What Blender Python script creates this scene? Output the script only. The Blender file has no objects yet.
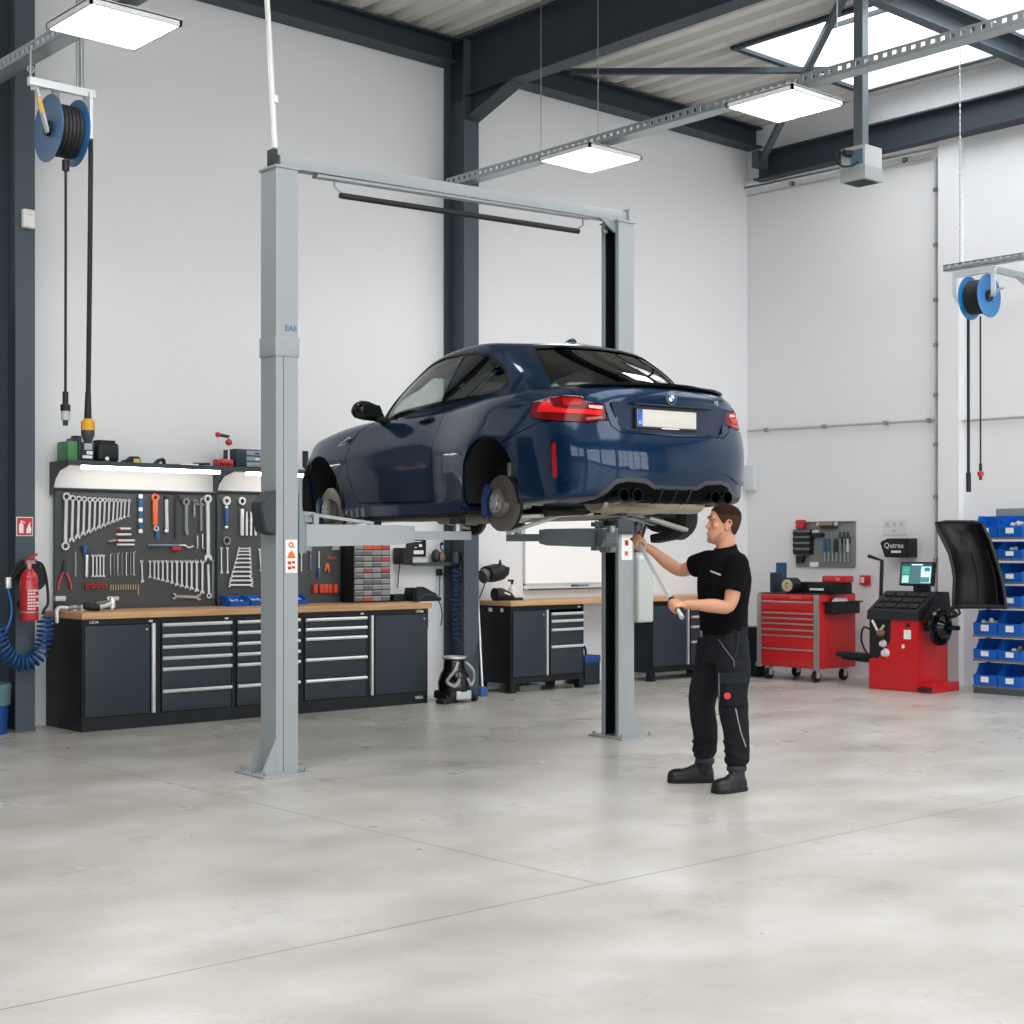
EXPO = 0.92
import bpy, bmesh, math, random
from math import sin, cos, pi, radians as R, atan2, hypot, sqrt
from mathutils import Vector as V, Matrix as MX, Euler
random.seed(7)
scn = bpy.context.scene
COL = scn.collection
# ---- camera frame: the room is axis aligned (x along the workbench wall, y into it, z up) ----
FPX, HOR, CAMZ, TH = 1500.0, 550.0, 1.52, R(41.63)
CT, ST = cos(TH), sin(TH)
def ray(px, py):
    u, w = (px - 512) / FPX, (HOR - py) / FPX
    return V((CT * u + ST, -ST * u + CT, w))
def PY(px, py, y): d = ray(px, py); return V((0, 0, CAMZ)) + d * (y / d.y)
def PX(px, py, x): d = ray(px, py); return V((0, 0, CAMZ)) + d * (x / d.x)
def PZ(px, py, z): d = ray(px, py); return V((0, 0, CAMZ)) + d * ((z - CAMZ) / d.z)
def PD(px, py, dep): return V((0, 0, CAMZ)) + ray(px, py) * dep
def c2r(x, y, z=0): return V((CT * x + ST * y, -ST * x + CT * y, z))
YW, XW = 12.42, 15.09          # inner faces of the two walls

# ---- materials ----
def lin(c):
    if isinstance(c, str):
        c = c.lstrip('#'); c = [int(c[i:i + 2], 16) / 255 for i in (0, 2, 4)]
        return tuple((x / 12.92 if x <= .04045 else ((x + .055) / 1.055) ** 2.4) for x in c) + (1,)
    return tuple(c) + (1,) if len(c) == 3 else tuple(c)
MATS = {}
def mat(name, col, rough=.5, metal=0, bump=0, scale=60, var=0, coat=0, spec=.5, trans=0, emit=0, ior=1.45):
    if name in MATS: return MATS[name]
    m = bpy.data.materials.new(name); m.use_nodes = True
    nt = m.node_tree; b = nt.nodes['Principled BSDF']
    c = lin(col)
    b.inputs['Base Color'].default_value = c
    b.inputs['Roughness'].default_value = rough
    b.inputs['Metallic'].default_value = metal
    b.inputs['Specular IOR Level'].default_value = spec
    b.inputs['IOR'].default_value = ior
    if coat: b.inputs['Coat Weight'].default_value = coat; b.inputs['Coat Roughness'].default_value = .03
    if trans: b.inputs['Transmission Weight'].default_value = trans
    if emit: b.inputs['Emission Color'].default_value = c; b.inputs['Emission Strength'].default_value = emit
    tc = nt.nodes.new('ShaderNodeTexCoord')
    if var or bump:
        n = nt.nodes.new('ShaderNodeTexNoise'); n.inputs['Scale'].default_value = scale
        n.inputs['Detail'].default_value = 4
        nt.links.new(tc.outputs['Object'], n.inputs['Vector'])
        if var:
            mx = nt.nodes.new('ShaderNodeMix'); mx.data_type = 'RGBA'
            mx.inputs[6].default_value = tuple(x * (1 - var) for x in c[:3]) + (1,)
            mx.inputs[7].default_value = tuple(min(1, x * (1 + var)) for x in c[:3]) + (1,)
            nt.links.new(n.outputs['Fac'], mx.inputs[0]); nt.links.new(mx.outputs[2], b.inputs['Base Color'])
        if bump:
            bp = nt.nodes.new('ShaderNodeBump'); bp.inputs['Strength'].default_value = bump
            bp.inputs['Distance'].default_value = .004
            nt.links.new(n.outputs['Fac'], bp.inputs['Height']); nt.links.new(bp.outputs[0], b.inputs['Normal'])
    MATS[name] = m
    return m

# ---- mesh builder ----
def catmull(pts, n=6, closed=False):
    P = [V(p) for p in pts]; out = []; L = len(P)
    rng = range(L if closed else L - 1)
    for i in rng:
        if closed: a, b, c, d = P[i - 1], P[i], P[(i + 1) % L], P[(i + 2) % L]
        else:
            b, c = P[i], P[i + 1]
            a = P[i - 1] if i else b * 2 - c
            d = P[i + 2] if i + 2 < L else c * 2 - b
        for k in range(n):
            t = k / n
            out.append(.5 * ((2 * b) + (c - a) * t + (2 * a - 5 * b + 4 * c - d) * t * t + (3 * b - a - 3 * c + d) * t ** 3))
    if not closed: out.append(P[-1].copy())
    return out
class MB:
    def __init__(s): s.b = bmesh.new(); s.m = 0
    def _mk(s, vs, fs):
        bv = [s.b.verts.new(v) for v in vs]; out = []
        for f in fs:
            try: q = s.b.faces.new([bv[i] for i in f]); q.material_index = s.m; out.append(q)
            except ValueError: pass
        return bv, out
    def box(s, c, d, rot=None, bev=0, seg=2):
        x, y, z = d[0] / 2, d[1] / 2, d[2] / 2
        vs = [V((i, j, k)) for i in (-x, x) for j in (-y, y) for k in (-z, z)]
        if rot is not None: vs = [rot @ v for v in vs]
        c = V(c)
        bv, f = s._mk([v + c for v in vs], [(0, 1, 3, 2), (4, 6, 7, 5), (0, 4, 5, 1), (2, 3, 7, 6), (0, 2, 6, 4), (1, 5, 7, 3)])
        if bev: bmesh.ops.bevel(s.b, geom=list({e for q in f for e in q.edges}), offset=bev, segments=seg, profile=.6, affect='EDGES', clamp_overlap=True)
        return s
    def bx(s, x0, x1, y0, y1, z0, z1, bev=0, seg=2):
        return s.box(((x0 + x1) / 2, (y0 + y1) / 2, (z0 + z1) / 2), (abs(x1 - x0), abs(y1 - y0), abs(z1 - z0)), None, bev, seg)
    def bar(s, a, b, w, h, up=(0, 0, 1), bev=0):
        a, b = V(a), V(b); d = b - a; L = d.length; x = d / L; y = V(up).cross(x)
        if y.length < 1e-4: y = V((0, 1, 0)).cross(x)
        if y.length < 1e-4: y = V((1, 0, 0)).cross(x)
        y.normalize(); z = x.cross(y)
        return s.box((a + b) / 2, (L, w, h), MX((x, y, z)).transposed(), bev)
    def rings(s, rs, cap0=True, cap1=True, close=False):
        n = len(rs[0]); vs = [p for r in rs for p in r]; fs = []
        K = len(rs)
        for i in range(K if close else K - 1):
            j = (i + 1) % K
            for k in range(n):
                l = (k + 1) % n
                fs.append((i * n + k, i * n + l, j * n + l, j * n + k))
        if not close:
            if cap0: fs.append(tuple(range(n - 1, -1, -1)))
            if cap1: fs.append(tuple((K - 1) * n + k for k in range(n)))
        s._mk(vs, fs); return s
    def tube(s, pts, r, seg=8, cap=True, flat=1.0, closed=False):
        P = [V(p) for p in pts]; n = len(P); rr = r if isinstance(r, (list, tuple)) else [r] * n
        T = []
        for i in range(n):
            if closed: t = P[(i + 1) % n] - P[i - 1]
            else: t = P[min(i + 1, n - 1)] - P[max(i - 1, 0)]
            T.append(t.normalized() if t.length > 1e-9 else V((0, 0, 1)))
        u = T[0].orthogonal().normalized(); rs = []
        for i in range(n):
            u = (u - T[i] * u.dot(T[i]))
            u = u.normalized() if u.length > 1e-6 else T[i].orthogonal().normalized()
            w = T[i].cross(u)
            rs.append([P[i] + (u * cos(2 * pi * k / seg) + w * sin(2 * pi * k / seg) * flat) * rr[i] for k in range(seg)])
        return s.rings(rs, cap, cap, closed)
    def cyl(s, a, b, r, seg=16, r2=None): return s.tube([a, b], [r, r if r2 is None else r2], seg)
    def lathe(s, prof, o=(0, 0, 0), ax=(0, 0, 1), seg=24):
        o, ax = V(o), V(ax).normalized(); u = ax.orthogonal().normalized(); w = ax.cross(u)
        rs = [[o + ax * h + (u * cos(2 * pi * k / seg) + w * sin(2 * pi * k / seg)) * max(r, 1e-4) for k in range(seg)] for r, h in prof]
        return s.rings(rs)
    def ring(s, c, ax, ro, ri, t, seg=24):
        h = t / 2
        c, ax = V(c), V(ax).normalized(); u = ax.orthogonal().normalized(); w = ax.cross(u)
        rs = [[c + ax * z + (u * cos(2 * pi * k / seg) + w * sin(2 * pi * k / seg)) * r for k in range(seg)] for r, z in ((ro, -h), (ro, h), (ri, h), (ri, -h))]
        return s.rings(rs, close=True)
    def prism(s, poly, a, b, f=None, bev=0):
        """extrude 2-D polygon between depth a and b; f maps (u,v,d) to a point (default u->x, v->z, d->y)"""
        f = f or (lambda u, v, d: V((u, d, v)))
        n = len(poly)
        bv, fc = s._mk([f(u, v, a) for u, v in poly] + [f(u, v, b) for u, v in poly],
              [tuple(range(n)), tuple(range(2 * n - 1, n - 1, -1))] + [(i, (i + 1) % n, n + (i + 1) % n, n + i)[::-1] for i in range(n)])
        if bev: bmesh.ops.bevel(s.b, geom=list({e for q in fc[:2] for e in q.edges}), offset=bev, segments=2, affect='EDGES', clamp_overlap=True)
        return s
    def ball(s, c, r, seg=12, rot=None):
        r = (r, r, r) if isinstance(r, (int, float)) else r; c = V(c); rs = []
        n = max(4, seg // 2)
        for i in range(n + 1):
            t = pi * i / n; q = []
            for k in range(seg):
                p = V((r[0] * max(sin(t), .002) * cos(2 * pi * k / seg), r[1] * max(sin(t), .002) * sin(2 * pi * k / seg), -r[2] * cos(t)))
                q.append(c + (rot @ p if rot is not None else p))
            rs.append(q)
        return s.rings(rs)
    def grid(s, fn, nu, nv):
        vs = [fn(i / nu, j / nv) for j in range(nv + 1) for i in range(nu + 1)]
        return s._mk(vs, [(j * (nu + 1) + i, j * (nu + 1) + i + 1, (j + 1) * (nu + 1) + i + 1, (j + 1) * (nu + 1) + i) for j in range(nv) for i in range(nu)])
    def mesh(s, name, smooth=True, angle=35):
        bmesh.ops.recalc_face_normals(s.b, faces=s.b.faces)
        me = bpy.data.meshes.new(name)
        if smooth:
            for f in s.b.faces: f.smooth = True
            ca = cos(R(angle))
            for e in s.b.edges:
                if len(e.link_faces) == 2:
                    if e.link_faces[0].normal.dot(e.link_faces[1].normal) < ca: e.smooth = False
        s.b.to_mesh(me); s.b.free(); return me
def O(name, mb, m, parent=None, loc=None, rot=0, smooth=True, angle=35, label=None, kind=None):
    """one mesh object, in its parent's coordinates"""
    me = mb.mesh(name, smooth, angle) if isinstance(mb, MB) else mb
    o = bpy.data.objects.new(name, me); COL.objects.link(o)
    for q in (m if isinstance(m, (list, tuple)) else [m]): me.materials.append(q)
    if loc is not None: o.location = loc
    if rot: o.rotation_euler = (0, 0, rot)
    if parent is not None: o.parent = parent
    if label: o['label'] = label
    if kind: o['kind'] = kind
    return o
def T(name, label, cat, loc=(0, 0, 0), rot=0, group=None):
    o = bpy.data.objects.new(name, None); COL.objects.link(o); o.empty_display_size = .1
    o.location = loc; o.rotation_euler = (0, 0, rot)
    return tag(o, label, cat, group)
def tag(o, label, cat, group=None):
    o['label'] = label; o['category'] = cat
    if group: o['group'] = group
    return o
def S(name, mb, m, parent=None, **k): return O(name, mb, m, parent, kind='structure', **k)
def dup(root, loc, rot, label, group=None):
    def cp(o, par):
        c = o.copy(); COL.objects.link(c); c.parent = par
        for ch in list(o.children): cp(ch, c)
        return c
    r = cp(root, None); r.location = loc; r.rotation_euler = (0, 0, rot); r['label'] = label
    if group: r['group'] = group
    return r
ORD = 'first second third fourth fifth sixth seventh eighth ninth tenth eleventh twelfth thirteenth fourteenth fifteenth sixteenth'.split()
# letters as flat strokes: a coarse lettering builder (text converted to mesh, real glyphs)
def text_mesh(txt, size, ext=.0008):
    cu = bpy.data.curves.new('txt', 'FONT'); cu.body = txt; cu.size = size; cu.extrude = ext
    cu.align_x = 'CENTER'; cu.align_y = 'CENTER'; cu.resolution_u = 2
    o = bpy.data.objects.new('txt', cu); COL.objects.link(o)
    bpy.context.view_layer.update()
    me = bpy.data.meshes.new_from_object(o.evaluated_get(bpy.context.evaluated_depsgraph_get()))
    bpy.data.objects.remove(o); bpy.data.curves.remove(cu)
    return me
def text(txt, size, m, parent, loc, fac='-y', name='lettering', sx=1.0):
    me = text_mesh(txt, size)
    rot = {'-y': MX.Rotation(pi / 2, 4, 'X'), '-x': MX.Rotation(-pi / 2, 4, 'Z') @ MX.Rotation(pi / 2, 4, 'X'), 'z': MX.Identity(4)}[fac] if isinstance(fac, str) else fac
    me.transform(MX.Translation(V(loc)) @ rot @ MX.Diagonal((sx, 1, 1, 1)))
    return O(name, me, m, parent)
# =================== ROOM ===================
def floor_mat():
    m = bpy.data.materials.new('polished_concrete'); m.use_nodes = True; nt = m.node_tree; N = nt.nodes; L = nt.links
    b = N['Principled BSDF']; tc = N.new('ShaderNodeTexCoord')
    def noise(sc, det, rough=.55, st=None):
        n = N.new('ShaderNodeTexNoise'); n.inputs['Scale'].default_value = sc; n.inputs['Detail'].default_value = det; n.inputs['Roughness'].default_value = rough
        if st:
            mp = N.new('ShaderNodeMapping'); mp.inputs['Scale'].default_value = st; L.new(tc.outputs['Object'], mp.inputs[0]); L.new(mp.outputs[0], n.inputs['Vector'])
        else: L.new(tc.outputs['Object'], n.inputs['Vector'])
        return n
    def ramp(src, a, b_, ca, cb):
        r = N.new('ShaderNodeValToRGB'); r.color_ramp.elements[0].position = a; r.color_ramp.elements[1].position = b_
        r.color_ramp.elements[0].color = lin(ca); r.color_ramp.elements[1].color = lin(cb); L.new(src, r.inputs[0]); return r
    def mix(f, a, b_, mode='MIX'):
        x = N.new('ShaderNodeMix'); x.data_type = 'RGBA'; x.blend_type = mode
        if isinstance(f, float): x.inputs[0].default_value = f
        else: L.new(f, x.inputs[0])
        for s, v in ((6, a), (7, b_)):
            if isinstance(v, tuple): x.inputs[s].default_value = v
            else: L.new(v, x.inputs[s])
        return x.outputs[2]
    big = ramp(noise(.55, 5).outputs['Fac'], .34, .68, '#bfbcb7', '#cac8c4')
    mid = ramp(noise(1.1, 5, .52, (1, 1.3, 1)).outputs['Fac'], .30, .70, '#d6d3cd', '#ffffff')
    fine = ramp(noise(30, 6, .7).outputs['Fac'], .2, .55, '#f6f5f3', '#ffffff')
    c = mix(1.0, big.outputs[0], mid.outputs[0], 'MULTIPLY'); c = mix(.8, c, fine.outputs[0], 'MULTIPLY'); st_ = ramp(noise(.9, 9, .72, (1, 2.2, 1)).outputs['Fac'], .27, .40, '#c9c4bb', '#ffffff'); c = mix(.55, c, st_.outputs[0], 'MULTIPLY') 
    # saw-cut joints
    sp = N.new('ShaderNodeSeparateXYZ'); L.new(tc.outputs['Object'], sp.inputs[0])
    def mth(op, a, b_=None):
        x = N.new('ShaderNodeMath'); x.operation = op
        for i, v in enumerate((a, b_)):
            if v is None: continue
            if isinstance(v, (int, float)): x.inputs[i].default_value = v
            else: L.new(v, x.inputs[i])
        return x.outputs[0]
    def line(axis, at, w): return mth('LESS_THAN', mth('ABSOLUTE', mth('SUBTRACT', sp.outputs[axis], at)), w)
    j = mth('MAXIMUM', line(1, 4.83, .0045), mth('MULTIPLY', line(0, 4.83, .0045), mth('GREATER_THAN', sp.outputs[1], 4.83)))
    j = mth('MAXIMUM', j, mth('MULTIPLY', mth('MULTIPLY', line(1, 9.83, .004), mth('GREATER_THAN', sp.outputs[0], 8.4)), .35))
    c = mix(mth('MULTIPLY', j, .9), c, lin('#5f5a53'))
    L.new(c, b.inputs['Base Color'])
    rr = N.new('ShaderNodeMapRange'); L.new(noise(1.3, 3, .5).outputs['Fac'], rr.inputs[0]); rr.inputs[1].default_value = .3; rr.inputs[2].default_value = .7; rr.inputs[3].default_value = .25; rr.inputs[4].default_value = .35
    L.new(rr.outputs[0], b.inputs['Roughness']); b.inputs['Specular IOR Level'].default_value = .5
    bp = N.new('ShaderNodeBump'); bp.inputs['Strength'].default_value = .05; bp.inputs['Distance'].default_value = .003
    L.new(noise(9, 5).outputs['Fac'], bp.inputs['Height']); L.new(bp.outputs[0], b.inputs['Normal'])
    return m
wallm = mat('white_plaster', '#e4e5e7', .75, bump=.04, scale=30, var=.012)
steel = mat('anthracite_steel', '#323c44', .5, var=.06, scale=6, spec=.4)
steel_lt = mat('blue_grey_steel', '#47535b', .5, var=.05, scale=6, spec=.4)
deckm = mat('painted_roof_deck', '#d6d5d0', .55, var=.02, scale=3)
galv = mat('galvanised_steel', '#aeb6b8', .38, .85, var=.14, scale=40)
S('floor', MB().bx(-6, XW + .2, -8, YW + .2, -.2, 0), floor_mat())
S('wall_left', MB().bx(-6, XW + .2, YW, YW + .2, 0, 7.3), wallm)
S('wall_right', MB().bx(XW, XW + .2, -8, YW, 0, 7.3), wallm)
# walls behind the viewer, with the tall window bands that light the hall
def wall_open(name, fix, lo, hi, axis, wins, z0, z1):
    m = MB(); e = sorted({lo, hi, *[q for w in wins for q in w]})
    for a, b in zip(e, e[1:]):
        op = any(w[0] <= a and b <= w[1] for w in wins)
        for (u, v) in (((0, z0), (z1, 7.3)) if op else ((0, 7.3),)):
            if axis == 'x': m.bx(a, b, fix - .2, fix, u, v)
            else: m.bx(fix - .2, fix, a, b, u, v)
    return S(name, m, mat('hall_cladding_grey', '#4a5054', .7))
wall_open('wall_front', -8, -6, XW + .2, 'x', [(-4.6, 2.9), (3.6, 8.1), (8.8, 13.3)], .25, 4.4)
wall_open('wall_side', -6, -8, YW + .2, 'y', [(-6.5, -2.0), (-1.2, 3.2)], 1.1, 4.4)
# dark door added beyond the edge column to darken reflections in the car's side
dd = MB()
for k in range(7): dd.bx(1.2, 5.12, YW - .05, YW - .005, .02 + k * .5, .5 + k * .5, .008)
S('added_dark_door', dd, mat('added_door_anthracite', '#1f2529', .5))
S('added_door_frame', MB().bx(1.08, 1.2, YW - .07, YW - .003, 0, 3.62).bx(5.12, 5.15, YW - .07, YW - .003, 0, 3.62).bx(1.08, 5.15, YW - .07, YW - .003, 3.52, 3.62), steel)
framem = mat('window_frame_grey', '#4a5258', .5)
wn = 0
for (fix, axis, wins, z0, z1) in ((-8, 'x', [(-4.6, 2.9), (3.6, 8.1), (8.8, 13.3)], .25, 4.4), (-6, 'y', [(-6.5, -2.0), (-1.2, 3.2)], 1.1, 4.4)):
    for a, b in wins:
        wn += 1; m = MB()
        n = 5
        for i in range(n + 1):
            x = a + (b - a) * i / n
            m.bx(x - .04, x + .04, fix - .13, fix - .06, z0, z1) if axis == 'x' else m.bx(fix - .13, fix - .06, x - .04, x + .04, z0, z1)
        for z in (z0 + .04, z0 + 1.45, z0 + 2.8, z1 - .04):
            m.bx(a, b, fix - .125, fix - .065, z - .04, z + .04) if axis == 'x' else m.bx(fix - .125, fix - .065, a, b, z - .04, z + .04)
        S('window_%d' % wn, m, framem)
# ---- corrugated roof deck with two rooflight openings ----
ZD = 6.92
LITES = [(12.45, 14.75, 8.42, 10.35), (12.45, 14.75, 6.1, 8.16), (-1.5, 3.4, 2.0, 7.0), (5.2, 9.4, 1.0, 5.6), (10.8, 14.6, -1.5, 5.0), (4.6, 9.4, -6.5, -1.2)]
A_ = PZ(749, 45, ZD); B_ = PZ(868, 95.7, ZD); C_ = PZ(1006, 65.5, ZD)
print('skylight', A_, B_, C_, PZ(868, 12, ZD))
def deck(y0, y1, x0, x1):
    m = MB(); p = .3; key = [(0, 0), (.12, 0), (.165, .085), (.255, .085), (.3, 0)]
    def zz(x):
        u = (x + 6.0) % p
        for (a, za), (b, zb) in zip(key, key[1:]):
            if a <= u <= b: return za + (zb - za) * (u - a) / (b - a)
        return 0
    xs_ = sorted({round(x, 5) for x in [x0, x1] + [-6.0 + p * k + q for k in range(75) for q, _ in key[:4]] if x0 <= x <= x1})
    prof = [(x, zz(x)) for x in xs_]
    for (a, za), (b, zb) in zip(prof, prof[1:]):
        if b - a < 1e-5: continue
        vs = [(a, y0, ZD + za), (b, y0, ZD + zb), (b, y1, ZD + zb), (a, y1, ZD + za)]
        m._mk([V(v) for v in vs], [(0, 1, 2, 3)])
    return m
def cut_rect(rects, hole):
    out = []
    for (x0, x1, y0, y1) in rects:
        a, b, c, d = hole
        if a >= x1 or b <= x0 or c >= y1 or d <= y0: out.append((x0, x1, y0, y1)); continue
        a, b, c, d = max(a, x0), min(b, x1), max(c, y0), min(d, y1)
        if a > x0: out.append((x0, a, y0, y1))
        if b < x1: out.append((b, x1, y0, y1))
        if c > y0: out.append((a, b, y0, c))
        if d < y1: out.append((a, b, d, y1))
    return out
rects = [(-6.0, XW + .2, -8.0, YW + .2)]
for h in LITES: rects = cut_rect(rects, h)
dm = MB()
for x0, x1, y0, y1 in rects:
    q = deck(y0, y1, x0, x1); me = bpy.data.meshes.new('q'); q.b.to_mesh(me); q.b.free(); dm.b.from_mesh(me); bpy.data.meshes.remove(me)
S('ceiling', dm, deckm, smooth=False)
upm = mat('rooflight_curb_white', '#e9ecee', .5)
glz = mat('rooflight_glazing', '#f4f8fb', .25, trans=1.0, ior=1.02, spec=.1)
for i, (a, b, c, d) in enumerate(LITES):
    m = MB()
    m.bx(a - .06, a, c - .06, d + .06, ZD - .02, ZD + .55).bx(b, b + .06, c - .06, d + .06, ZD - .02, ZD + .55).bx(a, b, c - .06, c, ZD - .02, ZD + .55).bx(a, b, d, d + .06, ZD - .02, ZD + .55)
    w = S('window_%d' % (wn + 1 + i), m, upm)
    g = MB()
    k = 3
    for j in range(1, k):
        x = a + (b - a) * j / k; g.bx(x - .025, x + .025, c, d, ZD + .5, ZD + .55)
    S('glazing_bar', g, steel, w)
    if i < 2:
        f = MB().bx(a - .07, a, c - .05, d + .07, ZD - .06, ZD - .02).bx(b, b + .05, c - .05, d + .05, ZD - .04, ZD - .02).bx(a, b, d, d + .07, ZD - .06, ZD - .02)
        S('trim_frame', f, steel, w)
# ---- steel frame ----
def hcol(x, y0, y1, w, z1):  # H section, flanges face -y and +y
    t = .016
    m = MB().bx(x - w / 2, x + w / 2, y0, y0 + t, 0, z1).bx(x - w / 2, x + w / 2, y1 - t, y1, 0, z1).bx(x - .006, x + .006, y0 + t, y1 - t, 0, z1)
    return m
XC = (PY(464.5, 300, YW - .345).x + PY(478.5, 300, YW - .345).x) / 2; print('XC', XC)
S('trim_1', hcol(XC, YW - .345, YW - .002, .20, 6.9), steel_lt)           # column behind the car
CL = (PY(15.5, 500, YW - .345).x + PY(35, 500, YW - .345).x) / 2
S('trim_2', hcol(CL, YW - .345, YW - .002, PY(35, 500, YW - .345).x - PY(15.5, 500, YW - .345).x, 6.9), steel_lt)           # column at the edge of the wall
def hbeam(name, a, b, w, h, m):   # horizontal I beam, top at z of a
    a, b = V(a), V(b); t = .02
    k = MB().bar(a - V((0, 0, t / 2)), b - V((0, 0, t / 2)), w, t).bar(a - V((0, 0, h - t / 2)), b - V((0, 0, h - t / 2)), w, t).bar(a - V((0, 0, h / 2)), b - V((0, 0, h / 2)), .014, h - 2 * t)
    return S(name, k, m)
hbeam('trim_3', (-6, YW - .14, 6.9), (XC - .12, YW - .14, 6.9), .24, .26, steel)
hbeam('trim_4', (XC + .12, YW - .14, 6.9), (XW, YW - .14, 6.9), .24, .26, steel)
hbeam('trim_5', (XW - .13, -8, 6.52), (XW - .13, YW - .3, 6.52), .24, .34, steel)
GH = .62
g = MB(); t = .022; gy0, gy1 = -8, YW - .01
g.bx(XC - .10, XC + .10, gy0, gy1, 6.9 - t, 6.9).bx(XC - .10, XC + .10, gy0, gy1 - .3, 6.9 - GH, 6.9 - GH + t).bx(XC - .007, XC + .007, gy0, gy1, 6.9 - GH, 6.9 - t)
# haunch under the girder at the column
HY, HZ = .72, .24
g.prism([(YW - .34, 6.9 - GH), (YW - .34, 6.9 - GH - HZ), (YW - .34 - HY, 6.9 - GH)], XC - .007, XC + .007, lambda u, v, d: V((d, u, v)))
g.bar((XC, YW - .34, 6.9 - GH - HZ), (XC, YW - .34 - HY, 6.9 - GH), .20, .02)
S('trim_6', g, steel)
hbeam('trim_7', (XC, 8.3, 6.88), (XW, 8.3, 6.88), .13, .2, steel_lt)
S('trim_8', MB().bar((XC + 1.75, 8.6, 6.85), (XW - .25, YW - .45, 6.42), .07, .07).bx(XW - .4, XW - .2, YW - .5, YW - .4, 6.3, 6.5), steel_lt)
S('trim_9', MB().bar(PZ(570, 72, 6.76), PZ(832, 70, 6.76), .06, .06), steel)
# pilaster, rails and conduits on the wall beside the car
pa, pb = PX(938, 300, XW - .1), PX(958.5, 300, XW - .1)
S('trim_10', MB().bx(XW - .1, XW, pb.y, pa.y, 0, 6.36), wallm)
r0, r1 = PX(748, 188, XW), PX(938, 146, XW)
S('trim_11', MB().bar((XW - .04, YW - .02, r0.z + .02), (XW - .04, pa.y, r1.z + .0), .08, .09).bar((XW - .055, YW - .02, r0.z - .02), (XW - .055, pa.y, r1.z - .05), .05, .03), wallm)
# ---- light panels ----
ledm = mat('led_diffuser', '#ffffff', .5, emit=9.0)
pframe = mat('panel_frame_white', '#e6e8ea', .4)
ZP = 5.2
def panel(name_label, cx, cy, rot=0):
    t = T('ceiling_light', name_label, 'light', (cx, cy, ZP), rot, 'square light panels')
    w = .345
    O('frame', MB().bx(-w, w, -w, -w + .02, 0, .045).bx(-w, w, w - .02, w, 0, .045).bx(-w, -w + .02, -w, w, 0, .045).bx(w - .02, w, -w, w, 0, .045).bx(-w, w, -w, w, .035, .05), pframe, t)
    O('diffuser', MB().bx(-w + .021, w - .021, -w + .021, w - .021, .004, .02), ledm, t)
    O('hanger', MB().bx(-.05, .05, -.3, .3, .05, .075).bx(-.02, .02, -.02, .02, .075, .11), galv, t)
    return t
P1 = PZ(114, 28, ZP); P2 = PZ(588, 160, ZP); P3 = PZ(787, 107.5, ZP)
print('panels', P1, P2, P3)
XT = (P2.x + P3.x) / 2
panel('white square light panel above the hose reel beside the dark steel column', P1.x, P1.y)
panel('white square light panel hanging from the tray above the overhead beam of the lift', XT, P2.y)
panel('white square light panel hanging from the tray near the rooflight', XT, P3.y)
# ---- perforated cable trays ----
def tray(name, label, x, y0, y1, z, wires):
    t = T('cable_tray', label, 'cable tray', (x, 0, z), 0)
    m = MB(); w = .07
    m.bx(-w, w, y0, y1, 0, .006)
    hh = .085
    for sx in (-w, w): m.bx(sx - .004, sx + .004, y0, y1, 0, .022).bx(sx - .004, sx + .004, y0, y1, hh - .022, hh)
    y = y0
    while y < y1:
        for sx in (-w, w): m.bx(sx - .004, sx + .004, y, y + .05, .02, hh - .02)
        y += .085
    O('channel', m, galv, t, smooth=False)
    O('cable', MB().tube([(-.02, y0 + .05, .02), (-.02, (y0 + y1) / 2, .018), (-.02, y1 - .05, .02)], .011), mat('black_cable', '#15171a', .5), t)
    for yy in wires:
        O('hanging_wire', MB().cyl((0, yy, .0), (0, yy, ZD - z), .005, 6), galv, t)
    return t
tray('tray', 'long perforated metal cable tray running from the middle column past the rooflight', XT, -4.0, YW - .25, ZP + .115, [PX(541, 150, XT).y, PX(598, 140, XT).y, PX(837, 60, XT).y, 2.5, -1])
tray('tray', 'short perforated metal cable tray over the hose reel and its light panel', P1.x - .0, -4.0, 12.0, ZP + .115, [PX(39, 30, P1.x).y - .9, 3.2, 0])
# =================== CAR ===================
CK = .93
CARX = c2r(.5657 * CK, 11.335 * CK); CARZ = CAMZ + .0956 * CK
car = T('car', 'dark blue two-door coupe raised on the lift with its wheels taken off', 'car', (CARX.x, CARX.y, CARZ), R(82.315))
car.scale = (CK, CK, CK)
paint = mat('deep_blue_metallic_paint', (.0004, .0165, .052), .3, .45, coat=1, spec=.2)
paint.node_tree.nodes['Principled BSDF'].inputs['Coat IOR'].default_value = 1.36
blkgl = mat('gloss_black', '#0a0b0d', .12)
blkpl = mat('black_plastic', '#17191b', .5)
gryd = mat('satin_dark_grey', '#3a3d40', .4, .3)
under = mat('underbody_black', '#141516', .7)
alum = mat('cast_aluminium', '#a9aaa6', .45, .8, var=.15, scale=30)
exhm = mat('heat_tinted_steel', '#a89f90', .33, .9, var=.12, scale=9)
chrome = mat('chrome', '#d8dadc', .15, 1)
whitepl = mat('white_plastic', '#e8e8e6', .4)
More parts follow.
